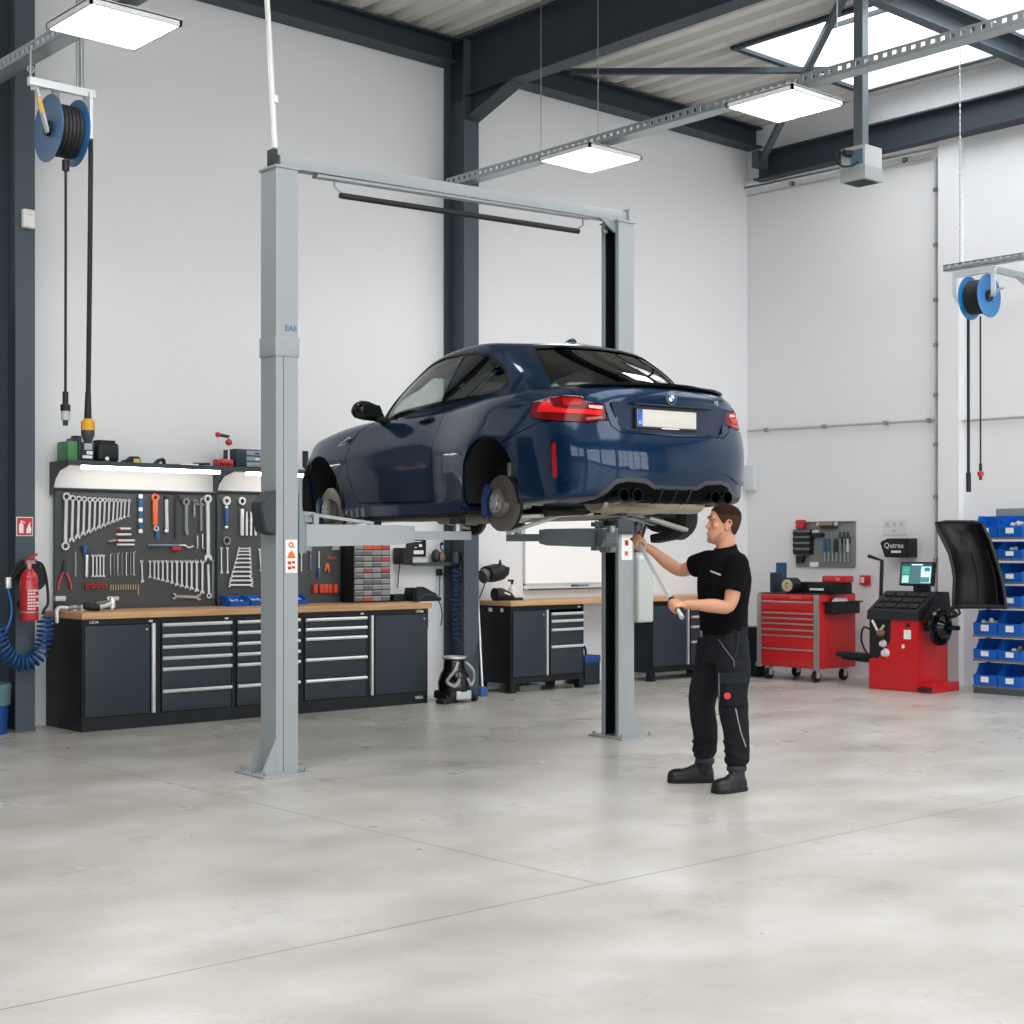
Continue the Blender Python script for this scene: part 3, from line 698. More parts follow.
# wheel wells, discs, hubs
for (wx, fr) in ((-.005, 0), (2.71, 1)):
    for s in (1, -1):
        a0 = [R(t) for t in range(-14, 195, 8)]
        r = .405
        m = MB(); arcs = [[V((wx + rr * cos(t), s * y, .35 + rr * sin(t))) for t in a0] for y, rr in ((.42, r), (.872, r), (.872, .388), (.42, .388))]
        for k in range(3):
            na = len(a0); m._mk(arcs[k] + arcs[k + 1], [(q, q + 1, na + q + 1, na + q) for q in range(na - 1)])
        m.prism([(p.x, p.z) for p in arcs[0]], .40, .42, fL if s > 0 else fRt)
        O('wheel_arch_liner', m, under, car)
        hz = .245; y0 = .755
        hub = O('brake_disc', MB().ring((wx + .03, s * y0, hz), (0, 1, 0), .205, .10, .013, 48).ring((wx + .03, s * (y0 - .02), hz), (0, 1, 0), .205, .10, .012, 48).lathe([(.1, -.02), (.205, -.012)][:0] + [(.0, -.10), (.112, -.10), (.112, .0), (.105, .02), (.10, .045), (.078, .05), (.072, .047), (.0, .047)], (wx + .03, s * y0, hz), (0, s, 0), 32), mat('brake_disc_steel', '#78736c', .38, .85, var=.1, scale=50), car)
        O('hub', MB().lathe([(.0, .046), (.070, .046), (.068, .06), (.038, .062), (.034, .072), (.0, .07)], (wx + .03, s * y0, hz), (0, s, 0), 24), alum, hub)
        for q in range(5):
            t = 2 * pi * q / 5 + .3
            O('wheel_bolt_hole', MB().cyl((wx + .03 + .054 * cos(t), s * (y0 + .055), hz + .054 * sin(t)), (wx + .03 + .054 * cos(t), s * (y0 + .063), hz + .054 * sin(t)), .008, 10), under, hub)
        c0, c1 = (115, 245) if not fr else (-60, 60)
        cpts = [(wx + .03 + .185 * cos(R(t)), hz + .185 * sin(R(t))) for t in range(c0 + 10, c1 - 9, 12)]
        cm = MB()
        inner = [(wx + .03 + .145 * cos(R(t)), hz + .145 * sin(R(t))) for t in range(c0 + 26, c1 - 25, 12)]
        outer = [(wx + .03 + .222 * cos(R(t)), hz + .222 * sin(R(t))) for t in range(c0 + 24, c1 - 23, 12)]
        if not fr:   # rear calipers sit ahead of the disc
            inner = [(2 * (wx + .03) - x, z) for x, z in inner]; outer = [(2 * (wx + .03) - x, z) for x, z in outer]
        cm.prism(inner + outer[::-1], y0 - .06, y0 + .045, fL if s > 0 else fRt, bev=.012)
        O('brake_caliper', cm, mat('caliper_blue', '#123260', .35, coat=.6), car, label='blue brake caliper')
        O('dust_shield', MB().cyl((wx + .03, s * .70, hz), (wx + .03, s * .715, hz), .20, 28), under, hub)
        O('knuckle', MB().cyl((wx + .03, s * .52, hz + .02), (wx + .03, s * .72, hz), .06).bar((wx + .03, s * .66, hz + .3), (wx + .02, s * .66, hz - .12), .07, .05, bev=.01), alum if not fr else under, car)
        O('control_arm', MB().bar((wx + .02, s * .68, hz - .14), (wx + .10, s * .28, .20), .07, .03, bev=.01), alum, car)
        O('control_arm', MB().bar((wx - .07, s * .68, hz - .10), (wx - .34, s * .20, .17), .085, .03, bev=.01), alum, car)
        O('suspension_spring', MB().tube([(wx - .02 + .05 * cos(t * .9), s * (.55 + .05 * sin(t * .9)), .24 + t * .008) for t in range(40)], .008, 6), under, car)
# underside
O('underbody', MB().bx(.42, 2.3, -.80, .80, .165, .215, .02).bx(2.2, 3.2, -.42, .42, .17, .22, .02).bx(-.55, .45, -.42, .42, .19, .25, .02), under, car)
O('underbody_panel', MB().bx(.55, 2.15, .30, .74, .150, .168, .006).bx(.55, 2.15, -.74, -.30, .150, .168, .006), mat('underbody_grey', '#4d4b47', .6, var=.2, scale=8), car)
mf = MB(); prof = [[V((x, y, z)) for x, z in [( -.70 + .135 * cos(t), .232 + .066 * sin(t)) for t in [2 * pi * k / 20 for k in range(20)]]] for y in (-.46, -.44, .44, .46)]
for r_, k in ((prof[0], .86), (prof[3], .86)):
    for p in r_: p.x = -.70 + (p.x + .70) * k; p.z = .232 + (p.z - .232) * k
mf.rings(prof)
mu = O('exhaust_muffler', mf, exhm, car)
for s in (1, -1):
    O('tail_pipe', MB().tube([(-.70, s * .36, .20), (-.80, s * .39, .25), (-.92, s * .40, .275)], .04, 12), exhm, mu)
    O('muffler_strap', MB().rings([[V((p.x * 1.0 - (p.x + .70) * -.03, s * yy, .232 + (p.z - .232) * 1.04)) for p in prof[1]] for yy in (.20, .225)]), exhm, mu)
O('exhaust_pipe', MB().tube(catmull([(-.60, .18, .20), (-.35, .12, .19), (.2, .10, .17), (1.2, .08, .16), (2.0, .08, .16)], 5), .035, 10).tube(catmull([(-.60, -.18, .20), (-.35, -.12, .19), (.2, -.10, .17), (1.2, -.08, .16), (2.0, -.08, .16)], 5), .035, 10), exhm, car)
O('subframe', MB().tube(catmull([(-.30, .60, .17), (-.34, .3, .185), (-.34, -.3, .185), (-.30, -.60, .17)], 5), .03, 10).tube([(.36, .55, .18), (.36, -.55, .18)], .028, 10).tube([(-.32, .42, .18), (.36, .42, .18)], .026, 10).tube([(-.32, -.42, .18), (.36, -.42, .18)], .026, 10), under, car)
O('suspension_carrier', MB().lathe([(0, 0), (.13, 0), (.165, .03), (.17, .12), (.14, .17), (0, .17)], (-.22, -.62, .15), (0, -1, 0), 24).bar((-.22, -.68, .02), (-.02, -.64, -.01), .12, .07, bev=.02), under, car)
O('control_arm', MB().bar((-.40, -.26, .145), (-.40, -.63, .055), .075, .03, bev=.008), alum, car)
O('control_arm', MB().bar((.17, .62, .03), (-.07, .28, .165), .075, .03, bev=.008), alum, car)
# cabin: dashboard, steering wheel, seats
cab = mat('cabin_black', '#121314', .75)
O('dashboard', MB().bx(1.62, 1.95, -.66, .66, .62, .93, .05, 3), cab, car)
O('cabin_floor', MB().bx(.0, 2.0, -.70, .70, .26, .30), cab, car)
O('parcel_shelf', MB().bx(-.50, -.02, -.56, .56, .93, .96), cab, car)
O('headlining', MB().bx(.25, 1.22, -.54, .54, 1.385, 1.405, .008).bx(1.0, 1.30, -.5, .5, 1.39, 1.42), cab, car)
for y in (.30, -.30): O('sun_visor', MB().bar((1.20, y, 1.40), (1.50, y, 1.325), .50, .02, bev=.008), cab, car)
sw = O('steering_wheel', MB().tube([(1.50 + .06 * sin(t), .36 + .18 * cos(t), .80 + .17 * sin(t)) for t in [2 * pi * k / 28 for k in range(28)]], .016, 8, closed=True).bar((1.51, .20, .80), (1.51, .52, .80), .02, .035).cyl((1.5, .36, .80), (1.70, .36, .76), .03), cab, car)
for y in (.36, -.36):
    st = O('seat', MB().bx(.92, 1.42, y - .25, y + .25, .30, .52, .06, 3).box((.82, y, .74), (.14, .48, .56), MX.Rotation(R(-16), 3, 'Y'), .05, 3), cab, car)
    O('headrest', MB().box((.70, y, 1.06), (.09, .26, .17), MX.Rotation(R(-12), 3, 'Y'), .035, 3), cab, st)
O('rear_bench', MB().bx(.05, .60, -.58, .58, .30, .55, .06, 3).box((.0, 0, .72), (.14, 1.16, .48), MX.Rotation(R(-20), 3, 'Y'), .05, 3), cab, car)
clk('car done')
# =================== TWO-POST LIFT ===================
liftm = mat('lift_grey_paint', '#989ea1', .38, spec=.45)
liftd = mat('lift_dark_paint', '#3b444b', .45)
slate = mat('lift_slate_paint', '#7d8a8e', .45)
rubber = mat('black_rubber', '#1b1c1e', .65)
bolt = mat('zinc_bolt', '#9a9c9c', .35, .9)
sticker = mat('white_sticker', '#e9e8e4', .5)
orange = mat('safety_orange', '#e0702c', .5)
redm = mat('signal_red', '#c8201e', .4)
LA = R(-3.0)
lift = T('vehicle_lift', 'tall grey two-post car lift with an overhead beam, carrying the blue coupe', 'car lift', (5.61, 8.70, 0), LA)
def lw(x, y):    # room -> lift local
    d = V((x - 5.61, y - 8.70, 0)); return V((d.x * cos(LA) + d.y * sin(LA), -d.x * sin(LA) + d.y * cos(LA), 0))
p2 = lw(8.75, 8.55)
W1, W2 = .205, .17
def post(c, zt, s):     # s=+1: channel opens towards +x, outer wall on -x
    x0, y0 = c.x, c.y; a = W2 / 2; b = W1 / 2; t = .012
    m = MB()
    m.bx(x0 - a, x0 + a, y0 - b, y0 - b + t, .012, zt).bx(x0 - a, x0 + a, y0 + b - t, y0 + b, .012, zt)
    m.bx(x0 - s * a, x0 - s * (a - t), y0 - b + t, y0 + b - t, .012, zt)
    m.bx(x0 + s * (a - t), x0 + s * a, y0 - b + t, y0 - b + .036, .012, zt).bx(x0 + s * (a - t), x0 + s * a, y0 + b - .036, y0 + b - t, .012, zt)
    o = O('post', m, liftm, lift)
    m = MB().bx(x0 - s * (a - t) + s * .005, x0 - s * (a - t) + s * .02, y0 - b + t + .002, y0 + b - t - .002, .02, zt - .01)
    m.bx(x0 - a + t + .003, x0 + a - t - .003, y0 + b - t - .008, y0 + b - t - .001, .02, zt - .01)
    m.cyl((x0 + s * .045, y0 - .02, .03), (x0 + s * .045, y0 - .02, zt), .010, 10)
    O('slide_rail', m, mat('rail_black', '#14181b', .5), o)
    g = MB()
    for yy in (y0 - b + .002, y0 + b - .016):
        g.prism([(x0 - s * a, .012), (x0 - s * (a + .105), .012), (x0 - s * (a + .10), .03), (x0 - s * a, .25)], yy, yy + .014)
    O('gusset', g, liftm, o)
    base = O('base_plate', MB().bx(x0 - s * .235, x0 + s * .14, y0 - .20, y0 + .20, 0, .016, .003), liftm, lift)
    for bx_, by in ((-.2, -.165), (-.2, .165), (.11, -.165), (.11, .165), (-.2, 0)):
        O('anchor_bolt', MB().cyl((x0 + s * bx_, y0 + by, .016), (x0 + s * bx_, y0 + by, .024), .018, 12).cyl((x0 + s * bx_, y0 + by, .024), (x0 + s * bx_, y0 + by, .042), .011, 6), bolt, base)
    O('top_cap', MB().bx(x0 - a - .012, x0 + a + .012, y0 - b - .012, y0 + b + .012, zt - .004, zt + .012, .003), liftm, o)
    return o
Z1, Z2 = 4.105, 4.17
q1 = post(V((0, 0, 0)), Z1, 1); q2 = post(p2, Z2, -1)
# sleeve joint, seam and lettering on the near post
O('splice_sleeve', MB().bx(-W2 / 2 - .008, W2 / 2 + .008, -W1 / 2 - .008, W1 / 2 + .008, 2.83, 2.965, .004), liftm, q1)
O('seam_strip', MB().bx(-W2 / 2 + .056, -W2 / 2 + .060, -W1 / 2 - .0015, -W1 / 2 + .004, .02, 2.83), liftd, q1)
text('EAE', .058, mat('lettering_blue', '#2f6f9a', .5), q1, (.03, -W1 / 2 - .002, 3.02))
st = O('warning_label', MB().bx(-.012, .078, -W1 / 2 - .0025, -W1 / 2 + .002, 1.365, 1.59), sticker, q1, label='white warning sticker')
for zz, mm, k in ((1.555, orange, 0), (1.49, orange, 1), (1.435, redm, 2), (1.40, redm, 3)):
    m = MB(); yy = -W1 / 2 - .0035
    if k == 0: m.ring((.03, yy, zz), (0, 1, 0), .020, .010, .002, 8).bx(.045, .06, yy - .001, yy + .001, zz - .02, zz - .012)
    elif k == 1: m.prism([(.0, zz - .025), (.065, zz - .025), (.05, zz + .01), (.033, zz + .028), (.014, zz + .01)], yy - .001, yy + .001)
    else: m.bx(.005, .03, yy - .001, yy + .001, zz - .012, zz + .008).bx(.036, .06, yy - .001, yy + .001, zz - .006, zz + .01)
    O('pictogram', m, mm, st)
st2 = O('warning_label', MB().bx(p2.x - .055, p2.x + .065, p2.y - W1 / 2 - .0025, p2.y - W1 / 2 + .002, 1.44, 1.70), sticker, q2)
O('pictogram', MB().bx(p2.x - .02, p2.x + .02, p2.y - W1 / 2 - .004, p2.y - W1 / 2 - .002, 1.555, 1.60).bx(p2.x - .02, p2.x + .015, p2.y - W1 / 2 - .004, p2.y - W1 / 2 - .002, 1.475, 1.51), mat('pictogram_red', '#d0584a', .5), st2)
O('pictogram', MB().bx(p2.x - .01, p2.x + .01, p2.y - W1 / 2 - .0045, p2.y - W1 / 2 - .004, 1.565, 1.59).bx(p2.x - .045, p2.x + .0, p2.y - W1 / 2 - .0045, p2.y - W1 / 2 - .002, 1.665, 1.68), blkpl, st2)
# overhead beam, hangers, padded stop bar
zb1, zb2 = Z1 + .06, Z2 + .06
bm = O('overhead_beam', MB().bar((-.02, 0, zb1), (p2.x + .06, p2.y, zb2), .10, .085, bev=.004).bar((.28, 0, zb1 - .052), (p2.x - .3, p2.y, zb2 - .052), .07, .02).bx(p2.x + .058, p2.x + .068, p2.y - .07, p2.y + .07, zb2 - .06, zb2 + .06), liftm, lift)
dx, dy, dz = (p2.x) , p2.y, zb2 - zb1
def onb(t, down): return V((dx * t, dy * t, zb1 + dz * t - down))
O('stop_bar', MB().tube([onb(.155, .165), onb(.865, .165)], .021, 12), rubber, bm, label='black padded stop bar')
for t in (.14, .88):
    O('bar_hook', MB().tube([onb(t, .05), onb(t, .11), onb(t + (.012 if t < .5 else -.012), .135), onb(t + (.02 if t < .5 else -.02), .15)], .008, 8), bolt, bm)
O('corner_gusset', MB().prism([(p2.x - .26, zb2 - .05), (p2.x - .03, zb2 - .05), (p2.x - .03, zb2 - .14), (p2.x - .10, zb2 - .15)], p2.y - .07, p2.y - .05), slate, bm)
O('cable_bracket', MB().bx(-.085, -.04, -.05, .02, Z1 + .02, Z1 + .13, .004).bx(-.075, -.05, -.06, -.04, Z1 + .0, Z1 + .03), blkpl, q1)
O('pulley', MB().ring((p2.x - .16, p2.y - .02, Z2 - .07), (0, 1, 0), .03, .012, .02, 16), bolt, q2)
# near post: dark side cover and carriage wing
O('side_cover', MB().prism([(-.087, 1.62), (-.17, 1.645), (-.205, 1.80), (-.198, 1.84), (-.13, 1.905), (-.087, 1.92)], -W1 / 2 - .012, W1 / 2 - .07, bev=.008), mat('cover_dark_grey', '#363a3d', .55), q1, label='dark grey plastic side cover')
def carriage(c, s):
    a = W2 / 2
    m = MB().bx(c.x + s * (a - .02), c.x + s * (a + .06), c.y - W1 / 2 + .045, c.y + W1 / 2 - .045, 1.50, 2.02)
    m.bx(c.x + s * (a + .04), c.x + s * (a + .10), c.y - .12, c.y + .12, 1.71, 1.745).bx(c.x + s * (a + .04), c.x + s * (a + .10), c.y - .12, c.y + .12, 1.515, 1.545)
    return O('carriage', m, slate, lift)
c1 = carriage(V((0, 0, 0)), 1); c2 = carriage(p2, -1)
O('carriage_wing', MB().prism([(.09, 1.50), (.145, 1.50), (.15, 1.62), (.13, 1.72), (.095, 1.90), (.09, 1.90)], -W1 / 2 - .012, -W1 / 2 + .004), slate, c1)
O('carriage_block', MB().bx(p2.x - .11, p2.x + .07, p2.y - W1 / 2 - .02, p2.y + W1 / 2 + .012, 1.66, 1.79, .004).bx(p2.x - .115, p2.x + .075, p2.y - W1 / 2 - .025, p2.y + W1 / 2 + .015, 1.645, 1.66), liftd, c2)
def car2lift(x, y):
    h = R(82.315); rx = CARX.x + CK * (x * cos(h) - y * sin(h)); ry = CARX.y + CK * (x * sin(h) + y * cos(h)); return lw(rx, ry)
def arm(c, s, cx, cy, dyo, m, lab=None):
    a = V((c.x + s * (W2 / 2 + .08), c.y + dyo, 0)); e = car2lift(cx, cy); d = (e - a); L = d.length; u = d / L
    zt, zb = 1.695, 1.545
    n = V((-u.y, u.x, 0)); k = MB()
    # tapered outer box section
    secs = []
    for t, hw, z0, z1 in ((0, .075, zb, zt), (.12, .075, zb, zt), (L * .60, .06, zb + .012, zt - .002), (L * .70, .055, zb + .03, zt - .01)):
        p = a + u * t; secs.append([p + n * hw + V((0, 0, z0)), p - n * hw + V((0, 0, z0)), p - n * hw + V((0, 0, z1)), p + n * hw + V((0, 0, z1))])
    k.rings(secs); k.cyl(a + V((0, 0, zb - .03)), a + V((0, 0, zt + .06)), .03, 16)
    o = O('arm', k, m, lift, label=lab)
    O('extension', MB().bar(a + u * (L * .55) + V((0, 0, 1.622)), e + u * .09 + V((0, 0, 1.622)), .085, .06), m, o)
    pd = O('lifting_pad', MB().cyl(e + V((0, 0, 1.62)), e + V((0, 0, 1.705)), .032, 16), bolt, o)
    O('rubber_pad', MB().cyl(e + V((0, 0, 1.705)), e + V((0, 0, 1.744)), .058, 20), rubber, pd)
    return o, a, u, L
arm(V((0, 0, 0)), 1, .66, .74, -.05, liftm)
_, a_, u_, L_ = arm(V((0, 0, 0)), 1, 2.0, .73, .06, liftm)
arm(p2, -1, 2.0, -.73, .05, slate); arm(p2, -1, .66, -.74, -.06, slate)
O('arm_restraint', MB().bar((.13, -.02, 1.775), (.24, -.06, 1.765), .05, .025).bar((.22, -.055, 1.765), (.62, -.22, 1.705), .03, .022).bx(.20, .24, -.12, -.04, 1.55, 1.765), liftm, lift)
# hydraulic power unit on the far post
pu = O('power_unit', MB().bx(p2.x + .088, p2.x + .24, p2.y - .13, p2.y + .02, 1.50, 1.56, .006).cyl((p2.x + .16, p2.y - .05, 1.60), (p2.x + .16, p2.y - .05, 1.80), .06, 16).bx(p2.x + .088, p2.x + .13, p2.y - .02, p2.y + .03, 1.5, 1.80), liftd, lift, label='dark hydraulic power unit')
O('oil_tank', MB().bx(p2.x + .088, p2.x + .265, p2.y - .15, p2.y + .02, .93, 1.455, .022, 3), mat('tank_pale_grey', '#b2b7b4', .4), pu, label='pale grey oil tank')
O('tank_neck', MB().cyl((p2.x + .17, p2.y - .06, 1.45), (p2.x + .17, p2.y - .06, 1.505), .05, 16), whitepl, pu)
vm = MB()
for i in range(7): vm.ball((p2.x + .10 + .02 * (i % 4), p2.y - .12 - .012 * (i % 2), 1.53 + .022 * i), (.017, .02, .014), 8)
O('valve_block', vm, mat('valve_red_brown', '#8a3a2c', .4, .3), pu, label='red-brown valve block')
O('hydraulic_hose', MB().tube(catmull([(p2.x + .10, p2.y - .10, 1.72), (p2.x + .13, p2.y - .15, 1.79), (p2.x + .18, p2.y - .14, 1.74), (p2.x + .15, p2.y - .12, 1.60)], 6), .011, 8), rubber, pu)
O('release_lever', MB().tube([(p2.x + .23, p2.y - .10, 1.70), (p2.x + .30, p2.y - .12, 1.705), (p2.x + .31, p2.y - .12, 1.745)], .008, 8), bolt, pu)
# white conduit dropping from the roof onto the near post
tag(O('conduit_pipe', MB().tube([(5.545, 8.655, Z1 + .135), (5.535, 8.70, 4.9), (5.46, 8.80, ZD)], .019, 10).cyl((5.556, 8.672, 4.55), (5.554, 8.674, 4.6), .025, 10), whitepl), 'thin white conduit dropping from the roof to the top of the near lift post', 'pipe')
# =================== WORKBENCH WALL ===================
cabk = mat('cabinet_black', '#15191c', .45, spec=.4)
cabf = mat('cabinet_front_slate', '#2c363e', .45, spec=.4)
alu = mat('brushed_aluminium', '#d6d8d8', .35, .5)
wood = None
def wood_mat():
    m = bpy.data.materials.new('beech_worktop'); m.use_nodes = True; nt = m.node_tree; b = nt.nodes['Principled BSDF']
    tc = nt.nodes.new('ShaderNodeTexCoord'); mp = nt.nodes.new('ShaderNodeMapping'); mp.inputs['Scale'].default_value = (1.2, 22, 22)
    n = nt.nodes.new('ShaderNodeTexNoise'); n.inputs['Scale'].default_value = 2.2; n.inputs['Detail'].default_value = 5
    r = nt.nodes.new('ShaderNodeValToRGB'); r.color_ramp.elements[0].position = .3; r.color_ramp.elements[1].position = .7
    r.color_ramp.elements[0].color = lin('#b5895c'); r.color_ramp.elements[1].color = lin('#d3aa7c')
    nt.links.new(tc.outputs['Object'], mp.inputs[0]); nt.links.new(mp.outputs[0], n.inputs['Vector']); nt.links.new(n.outputs['Fac'], r.inputs[0]); nt.links.new(r.outputs[0], b.inputs['Base Color'])
    b.inputs['Roughness'].default_value = .42; return m
wood = wood_mat()
YF, YB = 11.71, 12.40
def X1(px, y=YF): return PY(px, 600, y).x
def Zp(px, py, y=YF): return PY(px, py, y).z
ZT0, ZT1 = .94, .995
def cabinet(label, px0, px1, kind, hz=(), zlo=.12, mark=None, feet=False, y0=YF, y1=YB, ztop=ZT0, strip='r', name='tool_cabinet', group='black and slate tool cabinets', doorx=None):
    xa, xb = X1(px0, y0), X1(px1, y0); w = xb - xa
    t = T(name, label, 'cabinet', (xa, y0, 0), 0, group)
    D = y1 - y0; e = .018
    m = MB()
    z0 = .10 if feet else 0
    m.bx(0, e, .0, D, z0, ztop).bx(w - e, w, .0, D, z0, ztop).bx(e, w - e, .03, D, ztop - .03, ztop).bx(e, w - e, .02, D, z0, zlo - .005).bx(e, w - e, D - .02, D, zlo, ztop - .03).bx(e, w - e, .002, .03, ztop - .05, ztop).bx(e, w - e, .002, .02, z0, zlo - .005)
    O('carcass', m, cabk, t)
    if feet:
        for fx in (.035, w - .035):
            for fy in (.04, D - .04): O('foot', MB().bx(fx - .035, fx + .035, fy - .04, fy + .04, 0, .10), cabk, t)
    def door(a, b):
        d = O('door', MB().bx(a, b, -.012, .006, zlo, ztop - .055, .004), cabf, t)
        O('lock', MB().cyl((b - .03, -.012, ztop - .1), (b - .03, -.018, ztop - .1), .008, 10), alu, d)
        return d
    def drawers(a, b):
        for i, z in enumerate(hz):
            zb = hz[i + 1] + .006 if i + 1 < len(hz) else zlo
            d = O('drawer', MB().bx(a, b, -.010, .006, zb, z, .003), cabf, t)
            O('handle', MB().prism([(-.010, z - .028), (-.030, z - .026), (-.034, z - .012), (-.026, z + .001), (-.010, z + .003)], a, b, lambda u, v, q: V((q, u, v))), alu, d)
    if kind == 'door':
        s = .05
        if strip == 'r': door(.02, w - .085); O('handle_strip', MB().bx(w - .065, w - .035, -.022, .01, zlo, ztop - .05, .004), alu, t)
        else: door(.075, w - .022); O('handle_strip', MB().bx(.022, .05, -.022, .01, zlo, ztop - .05, .004), alu, t)
    elif kind == 'drawers': drawers(.03, w - .03)
    elif kind == 'both':
        k = w * .52
        door(.025, k - .07); O('handle_strip', MB().bx(k - .055, k - .028, -.022, .01, zlo, ztop - .05, .004), alu, t); drawers(k + .01, w - .025)
    if mark: text(mark, .035, whitepl, t, (.105, -.004, ztop - .026))
    O('badge_plate', MB().bx(w - .09, w - .055, -.004, .004, ztop - .038, ztop - .022), alu, t)
    return t
hz2 = [Zp(162, y) for y in (623.5, 634.5, 645.8, 657, 668, 690)]
hz4 = [Zp(307, y) for y in (618.6, 628.3, 638, 658.8, 680)]
cabinet('slate-doored base cabinet at the end of the long workbench beside the fire extinguisher', 82, 158.2, 'door', mark='LIESA')
cabinet('six-drawer cabinet in the long workbench, wholly in view beside the slate door', 158.4, 233.6, 'drawers', hz2)
cabinet('six-drawer cabinet in the long workbench, partly hidden behind the near lift post', 233.8, 301.6, 'drawers', hz2)
cabinet('five-drawer cabinet in the long workbench between the lift post and a slate door', 301.8, 368.2, 'drawers', hz4)
c5 = cabinet('slate-doored base cabinet at the end of the long workbench next to the coiled blue hose', 368.4, 427.6, 'door', strip='l'); w5 = X1(427.6) - X1(368.4)
text('LIESA', .035, whitepl, c5, (w5 - .11, -.004, ZT0 - .026)); text('VIESA', .04, whitepl, c5, (w5 - .11, -.004, .06))
xa, xb = X1(80.5), X1(430.5)
tag(O('worktop', MB().bx(xa, xb, YF - .025, YB, ZT0, ZT1, .006), wood), 'long pale wooden worktop lying over the row of five cabinets', 'worktop')
# ---- back panels ----
def peg_mat(name, c1, c2):
    m = bpy.data.materials.new(name); m.use_nodes = True; nt = m.node_tree; b = nt.nodes['Principled BSDF']
    tc = nt.nodes.new('ShaderNodeTexCoord'); sp = nt.nodes.new('ShaderNodeSeparateXYZ'); nt.links.new(tc.outputs['Object'], sp.inputs[0])
    def M_(op, a, b_=None):
        x = nt.nodes.new('ShaderNodeMath'); x.operation = op
        for i, v in enumerate((a, b_)):
            if v is None: continue
            if isinstance(v, (int, float)): x.inputs[i].default_value = v
            else: nt.links.new(v, x.inputs[i])
        return x.outputs[0]
    def ax(o): return M_('LESS_THAN', M_('ABSOLUTE', M_('SUBTRACT', M_('FRACT', M_('MULTIPLY', o, 1 / .024)), .5)), .2)
    f = M_('MULTIPLY', ax(sp.outputs[0]), ax(sp.outputs[2]))
    mx = nt.nodes.new('ShaderNodeMix'); mx.data_type = 'RGBA'; nt.links.new(f, mx.inputs[0]); mx.inputs[6].default_value = lin(c1); mx.inputs[7].default_value = lin(c2)
    nt.links.new(mx.outputs[2], b.inputs['Base Color']); b.inputs['Roughness'].default_value = .5; return m
pegm = peg_mat('perforated_grey_panel', '#454949', '#1a1d1f')
YP = 12.365
def pegboard(label, px0, px1, py0, py1=606):
    a = PY(px0, py0, YP); b = PY(px1, py1, YP); w = b.x - a.x; z1 = a.z
    t = T('pegboard', label, 'pegboard', (a.x, YP, ZT1), 0, 'perforated tool panels')
    O('panel', MB().bx(.012, w - .012, 0, .012, .045, z1 - ZT1 - .012), pegm, t)
    O('rim', MB().bx(0, .012, -.008, .03, 0, z1 - ZT1).bx(w - .012, w, -.008, .03, 0, z1 - ZT1).bx(0, w, -.034, .03, z1 - ZT1 - .012, z1 - ZT1).bx(0, w, -.004, .02, .0, .045), liftd, t)
    return t
pegboard('perforated grey tool panel with rows of spanners beside the fire extinguisher', 54.8, 214.4, 487.6)
pegboard('perforated grey tool panel crossed by the near lift post', 216.8, 339.5, 490.5)
# ---- shelf with strip lamps ----
sh0 = PY(50, 461, 12.40); ZS = 2.285
shx0, shx1 = sh0.x, PY(334, 470, 12.40).x
sf = T('wall_shelf', 'long dark steel shelf over the tool panels with lamps under its edge', 'shelf', (shx0, 12.41, ZS), 0)
SW = shx1 - shx0
O('shelf_board', MB().bx(0, SW, -.36, 0, -.022, 0).bx(0, SW, -.365, -.352, -.035, .004), liftd, sf)
for q in (0.0, PY(213.5, 480, 12.40).x - shx0, SW - .02):
    O('bracket', MB().prism([(0, -.02), (-.34, -.02), (-.34, -.045), (-.17, -.08), (-.08, -.15), (-.05, -.21), (-.045, -.285), (0, -.285)], q, q + .02, lambda u, v, d: V((d, u, v))), liftd, sf)
stripm = mat('lamp_tube_white', '#fff6ec', .5, emit=9)
for a, b in ((82, 219.5), (247, 330)):
    xa_, xb_ = PY(a, 466, 12.10).x - shx0, PY(b, 466, 12.10).x - shx0
    O('strip_lamp', MB().bx(xa_, xb_, -.33, -.285, -.066, -.036, .006), stripm, sf)
# ---- things on the shelf (placed along its front edge) ----
def sx(px): return PY(px, 460, 12.16).x
def hgt(px, py0, py1): return (py1 - py0) * PY(px, 460, 12.16).dot(V((ST, CT, 0))) / FPX
gr = mat('leaf_green_plastic', '#4f8a57', .45); nav = mat('navy_plastic', '#22303c', .4)
t = T('battery_charger', 'green and navy workshop charger standing at the end of the shelf', 'charger', (sx(60.5) + .05, 12.2, ZS))
cw = sx(92) - sx(61) - .045
O('side_panel', MB().bx(0, .10, -.08, .14, 0, .17, .012), gr, t, label='green ribbed side')
O('case', MB().bx(.085, cw - .12, -.10, .14, 0, .205, .012), nav, t)
O('handle', MB().bx(.085, cw - .09, -.03, .05, .205, .222, .004), blkpl, t)
O('display', MB().bx(.14, .21, -.104, -.098, .10, .155), mat('pale_display', '#b9bdb5', .3), t)
O('label_strip', MB().bx(.12, .21, -.104, -.098, .025, .05), sticker, t)
O('power_module', MB().bx(cw - .115, cw, -.09, .12, 0, .17, .02), nav, t)
O('module_label', MB().bx(cw - .075, cw - .02, -.094, -.088, .06, .09), sticker, t)
t = T('battery_pack', 'rounded black battery pack on the shelf beside the green charger', 'battery', (sx(106.5), 12.2, ZS))
O('case', MB().bx(-.105, .105, -.09, .10, 0, .175, .045, 3), blkpl, t)
O('clip', MB().bx(-.08, .08, -.05, .06, .172, .195, .006), rubber, t)
O('badge', MB().cyl((-.02, -.088, .03), (-.02, -.095, .03), .018, 14), sticker, t)
t = T('tape_measure', 'black and yellow tape measure lying on the shelf', 'tape measure', (sx(131.5), 12.14, ZS))
